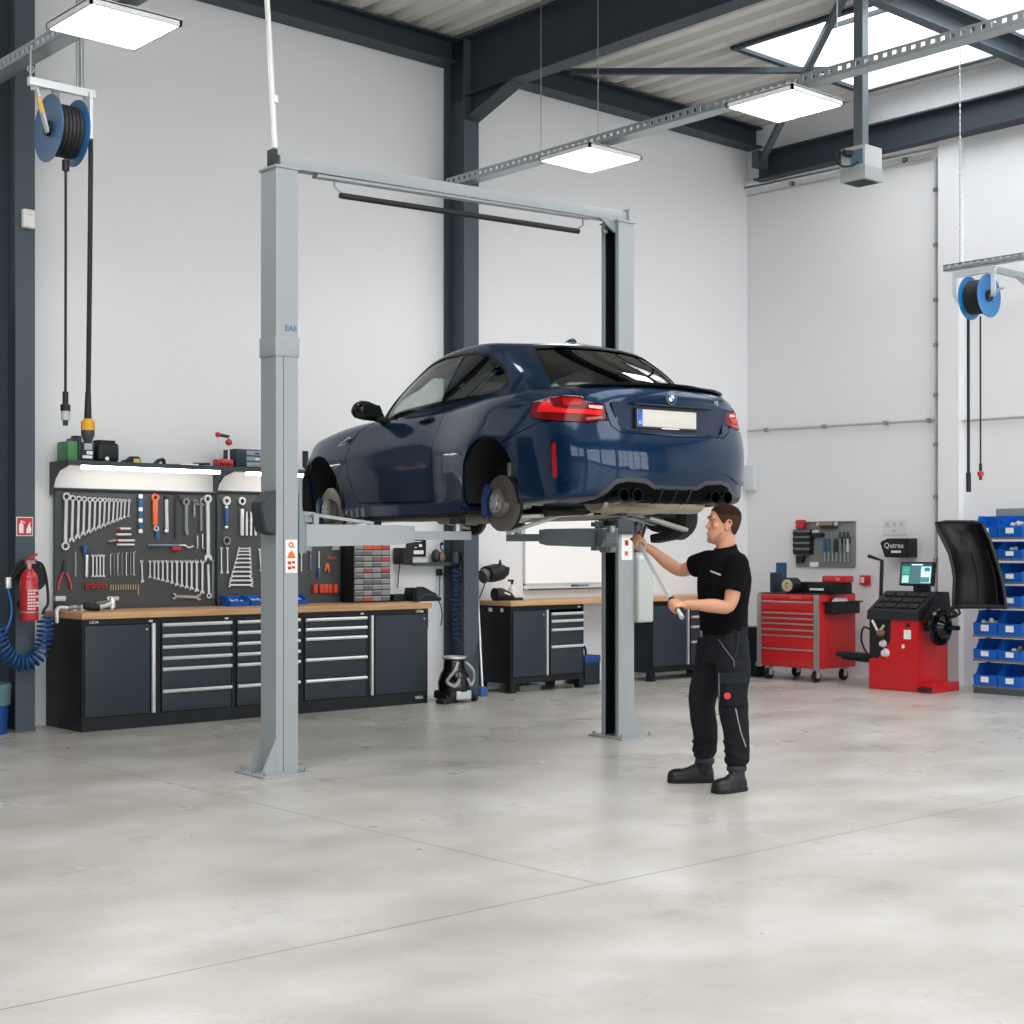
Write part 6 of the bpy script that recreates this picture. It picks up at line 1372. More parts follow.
# ---- tray and hose reel on the far side ----
def reel(name, label, c, axis_rot, m_, r, hoses, frame):
    t = T('hose_reel', label, 'hose reel', c, axis_rot, 'blue hose reels')
    for s in (-1, 1):
        O('flange', MB().lathe([(.05, -.006), (r * .86, -.006), (r, .006), (r, .012), (r * .84, .003), (.05, .003)], (s * .10, 0, 0), (s, 0, 0), 40).cyl((s * .09, 0, 0), (s * .104, 0, 0), .09, 20), m_, t)
        O('hub', MB().cyl((s * .10, 0, 0), (s * .125, 0, 0), .06, 20), rubber, t)
    rings_ = MB()
    for k in range(6): rings_.tube([(-.078 + .031 * k, r * .72 * cos(q), r * .72 * sin(q)) for q in [2 * pi * j / 30 for j in range(30)]], .0165, 8, closed=True)
    for k in range(5): rings_.tube([(-.062 + .031 * k, r * .60 * cos(q), r * .60 * sin(q)) for q in [2 * pi * j / 24 for j in range(24)]], .0165, 6, closed=True)
    O('wound_hose', rings_, rubber, t); O('drum', MB().cyl((-.095, 0, 0), (.095, 0, 0), r * .5, 24), mat('drum_dark', '#20262b', .5), t)
    return t
XH = 13.9
cr_ = PX(979.5, 297, XH)
t = reel('hose_reel', 'blue hose reel hanging from the wall tray beside the white pilaster, with two hoses down', cr_, RZ, mat('reel_blue_bright', '#2274b4', .35, coat=.3), .225, None, None)
O('frame', MB().bar((-.30, 0, .26), (.18, 0, .26), .05, .05).bar((.16, 0, .28), (.16, 0, .0), .05, .02).tube(catmull([(-.29, 0, .26), (-.30, 0, .10), (-.26, 0, .0), (-.13, 0, -.12)], 5), .02, 8).bar((-.3, 0, .285), (.2, 0, .285), .04, .02), pframe, t)
O('axle', MB().tube([(.10, 0, 0), (.17, 0, 0), (.24, -.02, .05), (.29, -.02, .06)], .014, 8), alu, t)
O('wall_arm', MB().bar((.14, .05, .27), (.14, XW - XH, .27), .06, .06).bar((.14, .5, .25), (.14, XW - XH, .02), .03, .03).bx(.06, .22, XW - XH - .02, XW - XH, -.06, .36), galv, t)
h1 = PX(966.5, 492, XH); h2 = PX(980.8, 480, XH)
O('thick_hose', MB().tube([(-.13, 0, -.08), (-.13, 0, -.5), (-.128, 0, h1.z - cr_.z + .2)], .016, 10), rubber, t); O('hose_end', MB().cyl((-.128, 0, h1.z - cr_.z + .2), (-.125, 0, h1.z - cr_.z), .026, 12), blkpl, t)
O('thin_hose', MB().tube([(.01, 0, -.2), (.012, 0, h2.z - cr_.z + .16)], .009, 8), rubber, t); O('coupling', MB().cyl((.012, 0, h2.z - cr_.z + .17), (.012, 0, h2.z - cr_.z + .09), .016, 10), blkpl, t); O('red_collar', MB().lathe([(0, .09), (.03, .085), (.034, .06), (.02, .03), (0, .03)], (.012, 0, h2.z - cr_.z)), redp, t); O('tip', MB().cyl((.012, 0, h2.z - cr_.z), (.012, 0, h2.z - cr_.z + .04), .016, 10), blkpl, t)
za = PX(946, 269, XH).z
tt = T('cable_tray', 'short perforated metal tray above the blue reel beside the pilaster', 'cable tray', (XH, PX(946, 269, XH).y, za), RZ)
m = MB().bx(0, 2.2, -.05, .05, -.03, -.024)
for k in range(26): m.bx(k * .085, k * .085 + .055, -.054, -.048, -.03, .03)
m.bx(0, 2.2, -.054, -.048, .02, .035).bx(0, 2.2, -.054, -.048, -.035, -.02).bx(0, 2.2, .048, .054, -.03, .03)
O('channel', m, galv, tt, smooth=False)
hc = PX(960, 262, XH); O('hanging_chain', MB().tube([((-hc.y + PX(946, 269, XH).y), 0, .03 + .0), ((-hc.y + PX(946, 269, XH).y), 0, ZD - za)], .006, 6), galv, tt)
m = MB()
for k in range(40): m.ball((-hc.y + PX(946, 269, XH).y, 0, .05 + k * .065), (.010, .010, .022), 6)
O('chain_links', m, galv, tt)
# ---- ceiling pole with its supply box ----
px_ = c2r((861.5 - 512) / 1500 * 14, 14)
t = T('supply_box', 'grey supply box with a plug on a steel pole dropping from the roof', 'supply box', (px_.x, px_.y, 0), 0)
zb0, zb1 = 1.52 + (550 - 184) * 14 / 1500 + .06, 1.52 + (550 - 152) * 14 / 1500 + .03
O('pole', MB().bx(-.045, .045, -.045, .045, zb1, ZD - .02).bx(-.055, -.045, -.05, .05, zb1, ZD - .02), mat('pole_grey_blue', '#7b878c', .4, .5), t)
O('case', MB().bx(-.135, .135, -.135, .135, zb0, zb1, .01), mat('box_light_grey', '#b9bdbd', .4), t); O('lower_case', MB().bx(-.14, .14, -.14, .14, zb0 - .05, zb0 + .075, .008), mat('box_mid_grey', '#9fa5a8', .45), t); O('vent', MB().bx(-.11, .11, -.11, .11, zb0 - .055, zb0 - .045), rubber, t)
O('socket_plate', MB().bx(-.142, -.132, -.11, .02, zb0 + .09, zb1 - .04), mat('socket_blue_grey', '#6b8496', .35, .3), t); O('plug', MB().cyl((-.14, .02, zb0 + .20), (-.21, .05, zb0 + .205), .035, 12), blkpl, t)
O('plug_cable', MB().tube(catmull([(-.20, .04, zb0 + .205), (-.27, .10, zb0 + .2), (-.26, .05, zb0 + .08), (-.20, -.03, zb0 + .07), (-.15, -.07, zb0 + .11)], 6), .010, 8), rubber, t)
# =================== LEFT EDGE ===================
# hose reel hanging from the tray
cl = PD(62, 131, 11.5)
t = reel('hose_reel', 'blue hose reel hanging under the tray beside the edge steel column', cl, 0, mat('reel_blue_steel', '#2a5f92', .35, coat=.4), .255, None, None)
O('frame', MB().bar((-.27, 0, .33), (.27, -.0, .33), .05, .06, bev=.004).bx(.20, .225, -.06, .06, -.03, .33), pframe, t, label='white hanging frame')
O('back_arm', MB().bar((-.22, .0, .30), (.20, .55, .52), .06, .06).bar((.20, .55, .55), (.20, .55, .3), .05, .05), mat('arm_pale_grey', '#b7bab8', .45), t)
O('crank_arm', MB().bar((-.22, -.03, .27), (-.125, -.02, -.04), .05, .02, up=(1, 0, 0), bev=.004), mat('arm_clear_grey', '#c0c4c4', .35), t); O('arm_badge', MB().box((-.195, -.055, .15), (.035, .006, .12), MX.Rotation(R(-17), 3, 'Y')), mat('badge_yellow', '#c69c3d', .5), t)
O('hanging_chain', MB().tube([(-.25, 0, .36), (-.25, .0, .50), (-.25, 0, P1.z + .13 - cl.z)], .012, 8).ring((-.25, 0, .42), (0, 1, 0), .03, .018, .012, 12), bolt, t)
O('support_strut', MB().tube([(.17, .02, .36), (.17, .04, ZD - cl.z)], .018, 8).tube([(.135, .02, .36), (.135, .04, ZD - cl.z)], .010, 6), galv, t)
e1 = PD(63.5, 424, 11.5).z - cl.z; e2 = PD(88, 442, 11.5).z - cl.z
O('thin_hose', MB().tube([(.03, 0, -.24), (.03, 0, -.8), (.028, 0, e1 + .22)], .011, 8), rubber, t); O('hose_clamp', MB().cyl((.03, 0, -.22), (.03, 0, -.30), .028, 10), blkpl, t)
O('coupling', MB().cyl((.028, 0, e1 + .25), (.028, 0, e1 + .14), .022, 10).cyl((.028, 0, e1 + .15), (.028, 0, e1 + .10), .038, 12), blkpl, t); O('clear_cup', MB().cyl((.028, 0, e1 + .10), (.028, 0, e1 + .03), .034, 12), mat('cup_clear', '#b9bcba', .25), t); O('tip', MB().cyl((.028, 0, e1 + .03), (.028, 0, e1 - .01), .02, 10), gryd, t)
O('thick_hose', MB().tube(catmull([(.235, 0, -.02), (.235, 0, -.25), (.228, 0, -1.0), (.215, 0, e2 + .36)], 6), .019, 10), rubber, t)
O('sleeve', MB().tube([(.214, 0, e2 + .40), (.212, 0, e2 + .17)], [.022, .030], 12), blkpl, t); O('yellow_collar', MB().lathe([(.03, .19), (.052, .17), (.054, .12), (.052, .10), (.02, .10)], (.212, 0, e2), seg=20), mat('collar_yellow', '#e0a22a', .45), t); O('nozzle', MB().lathe([(.052, .10), (.05, .06), (.03, .01), (.018, 0), (0, 0)], (.212, 0, e2), seg=20), liftd, t)
# sensor, sign and extinguisher on the column
yc = YW - .347
a = PY(27, 220, yc); t = T('motion_sensor', 'small white sensor high on the edge steel column', 'sensor', a); O('housing', MB().bx(-.055, .055, -.05, 0, -.075, .085, .02, 3), whitepl, t); O('mount_plate', MB().bx(-.05, .05, -.004, .003, -.07, .08), whitepl, t); O('lens', MB().bx(-.02, .02, -.052, -.048, .03, .045), mat('lens_grey', '#c9cccd', .3), t)
a = PY(24.5, 526.5, yc); t = T('fire_sign', 'red and white fire extinguisher sign on the edge steel column', 'sign', a); O('plate', MB().bx(-.073, .073, -.004, 0, -.08, .08, .002), sticker, t)
O('field', MB().bx(-.066, .066, -.006, -.004, -.073, .073), mat('sign_red', '#c0383c', .5), t); O('pictogram', MB().prism([(-.05, -.055), (-.012, -.055), (-.012, .015), (-.02, .028), (-.042, .028), (-.05, .015)], -.0075, -.006).bx(-.036, -.026, -.0075, -.006, .028, .05).prism([(-.026, .05), (-.026, .04), (.0, .028), (.006, .034)], -.0075, -.006).prism([(.012, -.055), (.052, -.055), (.058, -.02), (.046, .01), (.05, .04), (.03, .015), (.022, -.01), (.014, -.02)], -.0075, -.006), sticker, t)
a = PY(29, 618, yc - .18)
t = T('fire_extinguisher', 'red fire extinguisher hung on the edge steel column', 'fire extinguisher', (a.x, yc - .18, a.z - .02))
exr = mat('extinguisher_red', '#b9262a', .3, coat=.5)
zx_ = PY(29, 570, yc - .18).z - a.z
O('cylinder', MB().lathe([(0, 0), (.07, .0), (.075, .015), (.075, zx_ - .06), (.068, zx_ - .02), (.045, zx_ + .01), (.03, zx_ + .03), (0, zx_ + .03)], seg=28), exr, t); O('valve', MB().cyl((0, 0, zx_ + .03), (0, 0, zx_ + .09), .022, 12).bx(-.03, .05, -.02, .02, zx_ + .07, zx_ + .10), mat('valve_pink_steel', '#b58a86', .35, .5), t); O('lever', MB().bar((-.03, 0, zx_ + .10), (.07, -.0, zx_ + .15), .03, .015).bar((-.02, 0, zx_ + .08), (.06, 0, zx_ + .10), .03, .015), exr, t)
m = MB()
for z, n in ((.24, 4), (.215, 3), (.19, 4), (.165, 3), (.14, 4), (.115, 4), (.09, 3)):
    for k in range(n): m.prism([(-.045 + k * .024, z), (-.027 + k * .024, z), (-.027 + k * .024, z + .015), (-.045 + k * .024, z + .015)], -.0775, -.0725)
O('lettering', m, mat('lettering_pale', '#e2cfcb', .5), t); O('band', MB().ring((0, 0, .07), (0, 0, 1), .0765, .07, .012, 28), mat('band_steel', '#a89a98', .4, .6), t)
O('wall_bracket', MB().bx(-.02, .02, .06, .178, .10, .16), blkpl, t)
O('discharge_hose', MB().tube(catmull([(.045, -.01, zx_ + .09), (.11, -.01, zx_ + .06), (.155, .01, zx_ - .06), (.165, .0, zx_ - .25), (.12, -.03, .09), (.10, -.04, .05)], 6), .012, 8), rubber, t)
# hose hanger with coiled blue hose
a = PY(25, 590, yc - .03); 
t = T('coiled_air_hose', 'blue spiral air hose looped on a black holder behind the fire extinguisher', 'hose', (CL, yc, 0))
zq = lambda py: PY(25, py, yc - .05).z
xq = lambda px: PY(px, 600, yc - .05).x - CL
O('hose_mount', MB().cyl((xq(34), -.005, zq(578)), (xq(34), -.06, zq(578)), .11, 24).bx(xq(14), xq(40), -.03, -.005, zq(580), zq(574)), blkpl, t)
O('lead_hose', MB().tube(catmull([(xq(40), -.05, zq(566)), (xq(22), -.06, zq(561)), (xq(9), -.07, zq(576)), (xq(6), -.08, zq(584))], 6), .014, 8).tube(catmull([(xq(30), -.05, zq(560)), (xq(20), -.06, zq(566)), (xq(11), -.07, zq(580))], 6), .012, 8), rubber, t)
O('hose_fitting', MB().bx(xq(4), xq(9), -.10, -.06, zq(588), zq(577), .006), chr_, t)
O('feed_hose', MB().tube(catmull([(xq(6), -.08, zq(587)), (xq(10), -.08, zq(605)), (xq(8), -.08, zq(622)), (xq(-2), -.08, zq(640)), (xq(-6), -.08, zq(650))], 6), .010, 8), mat('hose_blue_bright', '#2367a5', .35), t)
path = catmull([(xq(43.5), -.085, zq(618)), (xq(43), -.085, zq(636)), (xq(38), -.085, zq(654)), (xq(24), -.085, zq(663)), (xq(10), -.085, zq(658)), (xq(0), -.085, zq(645)), (xq(-5), -.085, zq(626))], 8)
L = [0]
for p, q in zip(path, path[1:]): L.append(L[-1] + (q - p).length)
NT, NP = 22, 480; pts = []
for k in range(NP):
    s = L[-1] * k / (NP - 1); i = max(j for j in range(len(L)) if L[j] <= s + 1e-9); i = min(i, len(path) - 2)
    f = (s - L[i]) / (L[i + 1] - L[i]); p = path[i].lerp(path[i + 1], f); tg = (path[i + 1] - path[i]).normalized(); n1 = V((0, 1, 0)); n2 = tg.cross(n1)
    q = 2 * pi * NT * k / (NP - 1); pts.append(p + (n1 * cos(q) + n2 * sin(q)) * .062)
O('spiral', MB().tube(pts, .0095, 6), mat('spiral_blue', '#174a80', .35), t)
# blue waste bin at the very edge
wb = PZ(-6, 735, 0); t = T('waste_bin', 'blue waste bin with a pale liner at the foot of the edge steel column', 'waste bin', (wb.x, wb.y + .1, 0)); zt_ = .40
O('tub', MB().lathe([(0, 0), (.14, .0), (.165, zt_), (.155, zt_), (.13, .02), (0, .02)], seg=28), mat('bin_tub_blue', '#174a8c', .4), t); O('liner', MB().lathe([(.168, zt_ - .16), (.172, zt_ - .05), (.18, zt_ - .02), (.172, zt_ + .015), (.155, zt_ + .01), (.15, zt_ - .1)], seg=28), mat('liner_grey_teal', '#5d7a80', .35), t)
# =================== MECHANIC ===================
PO = c2r(1.26, 9.62)
man = T('person', 'person in black work clothes and boots holding a long chrome bar in both hands', 'person', (PO.x, PO.y, 0), -TH)
del man['category']; man['category'] = 'person'
skinm = mat('skin', '#c08a6e', .5, var=.05, scale=20); shirtm = mat('black_shirt_cotton', '#08090b', .9, bump=.6, scale=14, spec=.12); trou = mat('black_work_trousers', '#1a1c20', .9, bump=.4, scale=30, spec=.2); trg = mat('grey_trouser_panels', '#2a2d33', .85, bump=.3, scale=40, spec=.2)
hairm = mat('brown_hair', '#281a12', .9, bump=.9, scale=90, var=.3, spec=.1); bootm = mat('black_boot_leather', '#101112', .55, bump=.2, scale=50); soles = mat('boot_sole', '#121212', .8)
def PL(px, py, dy=0.):     # photo pixel at a depth offset -> local point
    Y = 9.62 + dy; return V(((px - 512) / 1500 * Y - 1.26, dy, 1.52 + (550 - py) * Y / 1500))
def limb(m, pts, rs, seg=16, sub=5, flat=1.0):
    p = catmull(pts, sub); n = len(pts) - 1; r = []
    for i in range(len(p)):
        t = i / sub; k = min(int(t), n - 1); f = t - k; f = f * f * (3 - 2 * f); r.append(rs[k] * (1 - f) + rs[k + 1] * f)
    m.tube(p, r, seg, flat=flat)
    for q, rr in ((p[0], r[0]), (p[-1], r[-1])): m.ball(q, rr * .98, 12)
def remesh(mb, vox, smooth=4, fac=.5):
    bmesh.ops.recalc_face_normals(mb.b, faces=mb.b.faces)
    me = bpy.data.meshes.new('r'); mb.b.to_mesh(me); mb.b.free(); o = tmp(me)
    md = o.modifiers.new('r', 'REMESH'); md.mode = 'VOXEL'; md.voxel_size = vox; md.use_smooth_shade = True
    s = o.modifiers.new('s', 'SMOOTH'); s.factor = fac; s.iterations = smooth
    dg = bpy.context.evaluated_depsgraph_get(); dg.update(); out = bpy.data.meshes.new_from_object(o.evaluated_get(dg)); bpy.data.objects.remove(o)
    for f in out.polygons: f.use_smooth = True
    return out
def folds(me, amp, sc, wt):
    from mathutils import noise
    no = [v.normal.copy() for v in me.vertices]
    for v, n in zip(me.vertices, no):
        p = V((v.co.x * sc[0], v.co.y * sc[1], (v.co.z + .35 * v.co.x) * sc[2])); a = noise.noise(p) ; b = noise.noise(p * 2.1 + V((7, 3, 1)))
        v.co += n * (amp * wt(v.co) * ((1 - abs(a) * 2.2) * .7 + b * .45 - .3))
    me.update()
def ell(c, rx, ry, n=24, rot=0, z=None, pw=1.0):
    out = []
    for k in range(n):
        q = 2 * pi * k / n; a, b = cos(q), sin(q); a = math.copysign(abs(a) ** pw, a); b = math.copysign(abs(b) ** pw, b)
        x, y = rx * a, ry * b; out.append(V((c[0] + x * cos(rot) - y * sin(rot), c[1] + x * sin(rot) + y * cos(rot), c[2])))
    return out
# facing: towards local -x, turned a little to the viewer
FA = R(22); f_ = V((-cos(FA), -sin(FA), 0)); l_ = V((sin(FA), -cos(FA), 0))     # forward, his left
TR = atan2(l_.y, l_.x)           # torso ellipse: long axis along l_
shL, shR = V((.160, -.170, 1.432)), V((.030, .160, 1.447))
elL, wrL = V((.095, -.235, 1.172)), V((-.178, -.245, 1.180))
elR, wrR = V((-.135, .345, 1.385)), V((-.37, .30, 1.540))
hipL, hipR = V((.130, -.095, .93)), V((.055, .095, .93))
knL, anL = V((.128, -.165, .535)), V((.158, -.150, .115))
knR, anR = V((-.025, .150, .515)), V((.0, .185, .115))
barA, barB = V((-.425, .285, 1.575)), V((-.237, -.245, 1.168))
bdir = (barB - barA).normalized()
# torso sections: (centre, half width along shoulders, half depth, z)
TS = [((.10, 0, .90), .165, .115), ((.10, 0, .98), .168, .118), ((.098, 0, 1.06), .163, .115), ((.095, 0, 1.16), .168, .120), ((.097, 0, 1.26), .184, .128), ((.101, 0, 1.34), .194, .128), ((.103, 0, 1.41), .188, .112), ((.100, 0, 1.455), .165, .098), ((.103, 0, 1.49), .118, .080), ((.105, 0, 1.52), .078, .068)]
body = MB()
body.rings([ell((c[0], c[1], c[2]), w * .93, d * .90, 24, TR) for c, w, d in TS])
# head
HC = V((.092, -.005, 1.672)); HA = R(8); hf = V((-cos(HA), -sin(HA), 0)); hl = V((sin(HA), -cos(HA), 0)); HT = MX.Rotation(R(-5), 3, hl)
HP = [(-.120, .055, .005, .022), (-.112, .078, -.015, .034), (-.098, .088, -.035, .046), (-.078, .089, -.058, .055), (-.055, .090, -.074, .061), (-.030, .091, -.088, .065), (0, .088, -.098, .069), (.025, .083, -.104, .071), (.045, .092, -.107, .072), (.07, .090, -.107, .072), (.092, .078, -.100, .067), (.112, .052, -.08, .054), (.124, .02, -.05, .034), (.128, -.005, -.025, .012)]
def hp(i_f, q):
    """head surface: level (float), angle 0 = front"""
    i = min(int(i_f), len(HP) - 2); f = i_f - i; z, a, b, w = [HP[i][k] * (1 - f) + HP[i + 1][k] * f for k in range(4)]
    c, s = cos(q), sin(q); cx = (a + b) / 2; rx = (a - b) / 2
    pw = .88; x = cx + rx * math.copysign(abs(c) ** pw, c); y = w * math.copysign(abs(s) ** .92, s)
    return V((x, y, z))
def hw(p): p = HT @ (hf * p.x + hl * p.y + V((0, 0, p.z))); return HC + p
NH = 28
hd = MB(); hd.rings([[hw(hp(i / 2, 2 * pi * k / NH)) for k in range(NH)] for i in range(2 * (len(HP) - 1) + 1)])
def hb(c, r, rot=None):
    q = MX((hf, hl, V((0, 0, 1)))).transposed(); hd.ball(hw(V(c)), r, 12, q)
hd.rings([[hw(V(p)) for p in ps] for ps in ([(.080, -.010, .042), (.092, 0, .046), (.080, .010, .042)], [(.085, -.012, .015), (.105, 0, .014), (.085, .012, .015)], [(.085, -.017, -.012), (.118, 0, -.012), (.085, .017, -.012)], [(.086, -.016, -.024), (.110, 0, -.026), (.086, .016, -.024)])])
hb((.093, 0, -.050), (.010, .022, .006)); hb((.091, 0, -.062), (.010, .020, .007)); hb((.082, 0, -.098), (.016, .024, .016))
for s in (-1, 1):
    hb((.082, s * .033, .046), (.018, .026, .009)); hb((.060, s * .046, -.004), (.022, .018, .020))
    # ear: rim and lobe
    e = catmull([V((-.002, s * .069, -.018)), V((.004, s * .074, .0)), V((.002, s * .080, .028)), V((-.014, s * .085, .040)), V((-.030, s * .086, .028)), V((-.028, s * .082, .004)), V((-.012, s * .074, -.022))], 4)
    hd.tube([hw(p) for p in e], .0055, 8, closed=True); hb((-.012, s * .072, .010), (.016, .007, .026)); hb((-.008, s * .074, -.020), (.008, .006, .010))
hm = bpy.data.meshes.new('h'); hd.b.to_mesh(hm); hd.b.free(); body.b.from_mesh(hm)
# neck
limb(body, [V((.112, 0, 1.44)), V((.106, 0, 1.50)), HC + V((.022, 0, -.075)), HC + V((.02, 0, -.02))], [.072, .062, .057, .058])
# arms
limb(body, [shL + V((-.02, .03, .0)), shL.lerp(elL, .5) + V((.004, 0, .0)), elL, elL.lerp(wrL, .35) + V((0, 0, -.004)), elL.lerp(wrL, .8), wrL], [.062, .052, .043, .045, .032, .027])
limb(body, [shR + V((.02, -.03, .0)), shR.lerp(elR, .5), elR, elR.lerp(wrR, .35) + V((0, 0, -.012)), elR.lerp(wrR, .8), wrR], [.062, .052, .043, .045, .032, .027])
def hand(m, wr, grip, B, side, back):
    """hand closing round a bar: B bar axis towards the thumb, back = direction of the knuckles around the bar"""
    A = (grip - wr); A = (A - B * A.dot(B)).normalized(); N = back - A * back.dot(A) - B * back.dot(B); N.normalize()
    G = grip
    def P(a, n, b): return G + A * a + N * n + B * b
    ring = lambda a, n, hw_, th, sh: [P(a, n + th * sin(q), sh + hw_ * cos(q)) for q in [2 * pi * k / 16 for k in range(16)]]
    # palm slab from the wrist to the knuckles
    w0 = wr - G; aw = w0.dot(A); nw = w0.dot(N); bw = w0.dot(B)
    m.rings([ring(aw, nw, .026, .021, bw), ring(aw * .72, nw * .7 + .006, .034, .018, bw * .6), ring(-.030, .016, .042, .016, .004), ring(-.006, .024, .043, .013, .003), ring(.008, .026, .040, .010, .002)])
    for j, (off, ln, rr) in enumerate(((.032, .95, .0092), (.011, 1.05, .0096), (-.010, 1.0, .0092), (-.030, .82, .0082))):
        pts = [P(-.004, .024, off), P(.016 * ln, .0275, off), P(.031 * ln, .014, off), P(.032 * ln, -.008, off), P(.018 * ln, -.024, off), P(.000, -.026, off)]
        limb(m, pts, [rr * 1.15, rr * 1.1, rr * 1.08, rr, rr * .95, rr * .8], 10, 4)
        m.ball(P(.010 * ln, .0285, off), rr * 1.22, 8)
    # thumb leaves the side of the palm near its base and crosses in front of the fingers
    limb(m, [P(aw * .62, .004, .026 + bw * .3), P(-.034, -.006, .050), P(-.014, -.022, .056), P(.010, -.031, .047), P(.024, -.034, .034)], [.017, .0145, .0115, .0105, .0085], 10, 4)
hand(body, wrL, barB + V((0, 0, .0)), -bdir, 1, V((0, -.75, .65)))
hand(body, wrR, barA, bdir, -1, V((.2, -.6, -.5)) * -1)
# lower body inside the clothes
limb(body, [hipL, knL, anL], [.085, .055, .04]); limb(body, [hipR, knR, anR], [.085, .055, .04])
bme = remesh(body, .0042, 3, .4)
O('body', bme, skinm, man)
# eyes, brows, beard shadow, hair
for s in (-1, 1):
    ey = O('eye', MB().ball(hw(V((.0765, s * .034, .026))), .0095, 12), mat('eye_white', '#8f8078', .35), man); O('iris', MB().ball(hw(V((.0830, s * .035, .0245))), .0048, 8), mat('iris_dark', '#2a2320', .2), ey)
    O('eyebrow', MB().tube([hw(V(p)) for p in ((.098, s * .014, .050), (.096, s * .030, .056), (.084, s * .050, .050))], [.0035, .0045, .0025], 6), hairm, man)
def shellpatch(name, lo, hi, a0, a1, off, m, nq=20, nl=10, fall=None):
    k = MB()
    def fn(u, v):
        q = a0 + (a1 - a0) * u; l0, l1 = lo(q), hi(q); lv = l0 + (l1 - l0) * v; p = hp(lv, q); c = hp(lv, q + pi); n = V((p.x - (p.x + c.x) / 2, p.y, 0)); n = n.normalized() if n.length > 1e-5 else V((0, 0, 1))
        if lv > 9: n = (n * max(0., (13 - lv) / 4) + V((0, 0, (lv - 9) / 4))).normalized()
        o = off(u, v); return hw(p + n * o)
    k.grid(fn, nq, nl); bmesh.ops.remove_doubles(k.b, verts=k.b.verts, dist=1e-4); bmesh.ops.solidify(k.b, geom=list(k.b.faces), thickness=-.003); return O(name, k, m, man, angle=80)
def hlo(q):
    a = abs((q + pi) % (2 * pi) - pi)      # 0 front .. pi back
    pts = ((0, 10.1), (.5, 9.9), (.85, 9.3), (1.05, 8.2), (1.25, 6.6), (1.5, 6.6), (1.75, 6.6), (1.95, 5.2), (2.4, 4.0), (pi, 3.8))
    for (x0, y0_), (x1, y1_) in zip(pts, pts[1:]):
        if x0 <= a <= x1: return y0_ + (y1_ - y0_) * (a - x0) / (x1 - x0)
    return 3.8
shellpatch('hair_fade', hlo, lambda q: max(hlo(q) + .3, 9.6), -pi, pi, lambda u, v: .0022 + .004 * v, mat('hair_fade_brown', '#3d2c20', .9, bump=.6, scale=150, spec=.1), 48, 8)
shellpatch('hair', lambda q: max(hlo(q) + .15, 9.1), lambda q: 13, -pi, pi, lambda u, v: .0055 + .0075 * min(1, max(0, v * 1.5)) + .007 * max(0, 1 - abs(u - .5) / .22) * min(1, v * 2.5), hairm, 48, 16)
def blo(q): return .9 + .5 * min(1, abs(q) / 1.2)
def bhi(q): a = abs(q); return 2.6 + (0.5 if .25 < a < .5 else 0) + max(0, a - .8) * 3.2
shellpatch('beard', blo, bhi, -1.45, 1.45, lambda u, v: .0028, mat('beard_stubble', '#9c735c', .8, var=.15, scale=200), 26, 8)
# ---- shirt ----
sh = MB(); sh.rings([ell(c, w * 1.07 + .006, d * 1.16 + .008, 28, TR) for c, w, d in TS[1:10]])
def sleeve(s, e, t_end):
    d = e - s; end = s + d * t_end; inn = V((.1, 0, s.z)) - s; inn.z = 0; inn.normalize()
    limb_pts = [s + inn * .06 + V((0, 0, -.01)), s, s + d * t_end * .55, end]; rs = [.068, .074, .076, .075]
    p = catmull(limb_pts, 6); r = [rs[min(int(i / 6), 2)] * (1 - (i / 6 - min(int(i / 6), 2))) + rs[min(int(i / 6), 2) + 1] * (i / 6 - min(int(i / 6), 2)) for i in range(len(p))]; sh.tube(p, r, 20); sh.ball(p[0], .068, 14); sh.ball(s, .0735, 14)
sleeve(shL, elL, .66); sleeve(shR, elR, .56)
sme = remesh(sh, .006, 5, .5); folds(sme, .0065, (7, 7, 4.5), lambda p: 1 if p.z < 1.42 else .4)
shirt = O('shirt', sme, shirtm, man)
O('collar', MB().rings([[p + V((0, 0, dz - .22 * ((p - V((.108, 0, p.z))).dot(f_)))) for p in ell((.108, 0, 1.518), rx, ry, 28, TR)] for rx, ry, dz in ((.094, .084, -.03), (.079, .075, .008), (.073, .070, .026), (.068, .066, .024), (.070, .067, -.02))]), shirtm, shirt)
sbv = bvh_of(sme)
def patch(bv, name, pts2, off, m, parent, nu=8, nv=8, th=.004):
    """cloth piece laid on the surface: quad given by four local (x, z) corners, projected from the viewer's side"""
    a, b, c, d = [V((p[0], 0, p[1])) for p in pts2]; k = MB(); okc = []
    def fn(u, v):
        p = a.lerp(b, u).lerp(d.lerp(c, u), v); h = bv.ray_cast(V((p.x, -2, p.z)), V((0, 1, 0)))
        if h[0] is None: okc.append(0); return V((p.x, -.1, p.z))
        return h[0] + h[1] * off
    k.grid(fn, nu, nv); bmesh.ops.solidify(k.b, geom=list(k.b.faces), thickness=th); return O(name, k, m, parent, angle=60)
def pz(px, py, dy=-.2): p = PL(px, py, dy); return (p.x, p.z)
patch(sbv, 'chest_logo', [pz(712.5, 570.5), pz(721.5, 574.3), pz(721.5, 576.0), pz(712.5, 572.2)], .002, whitepl, shirt, 6, 2, .002)
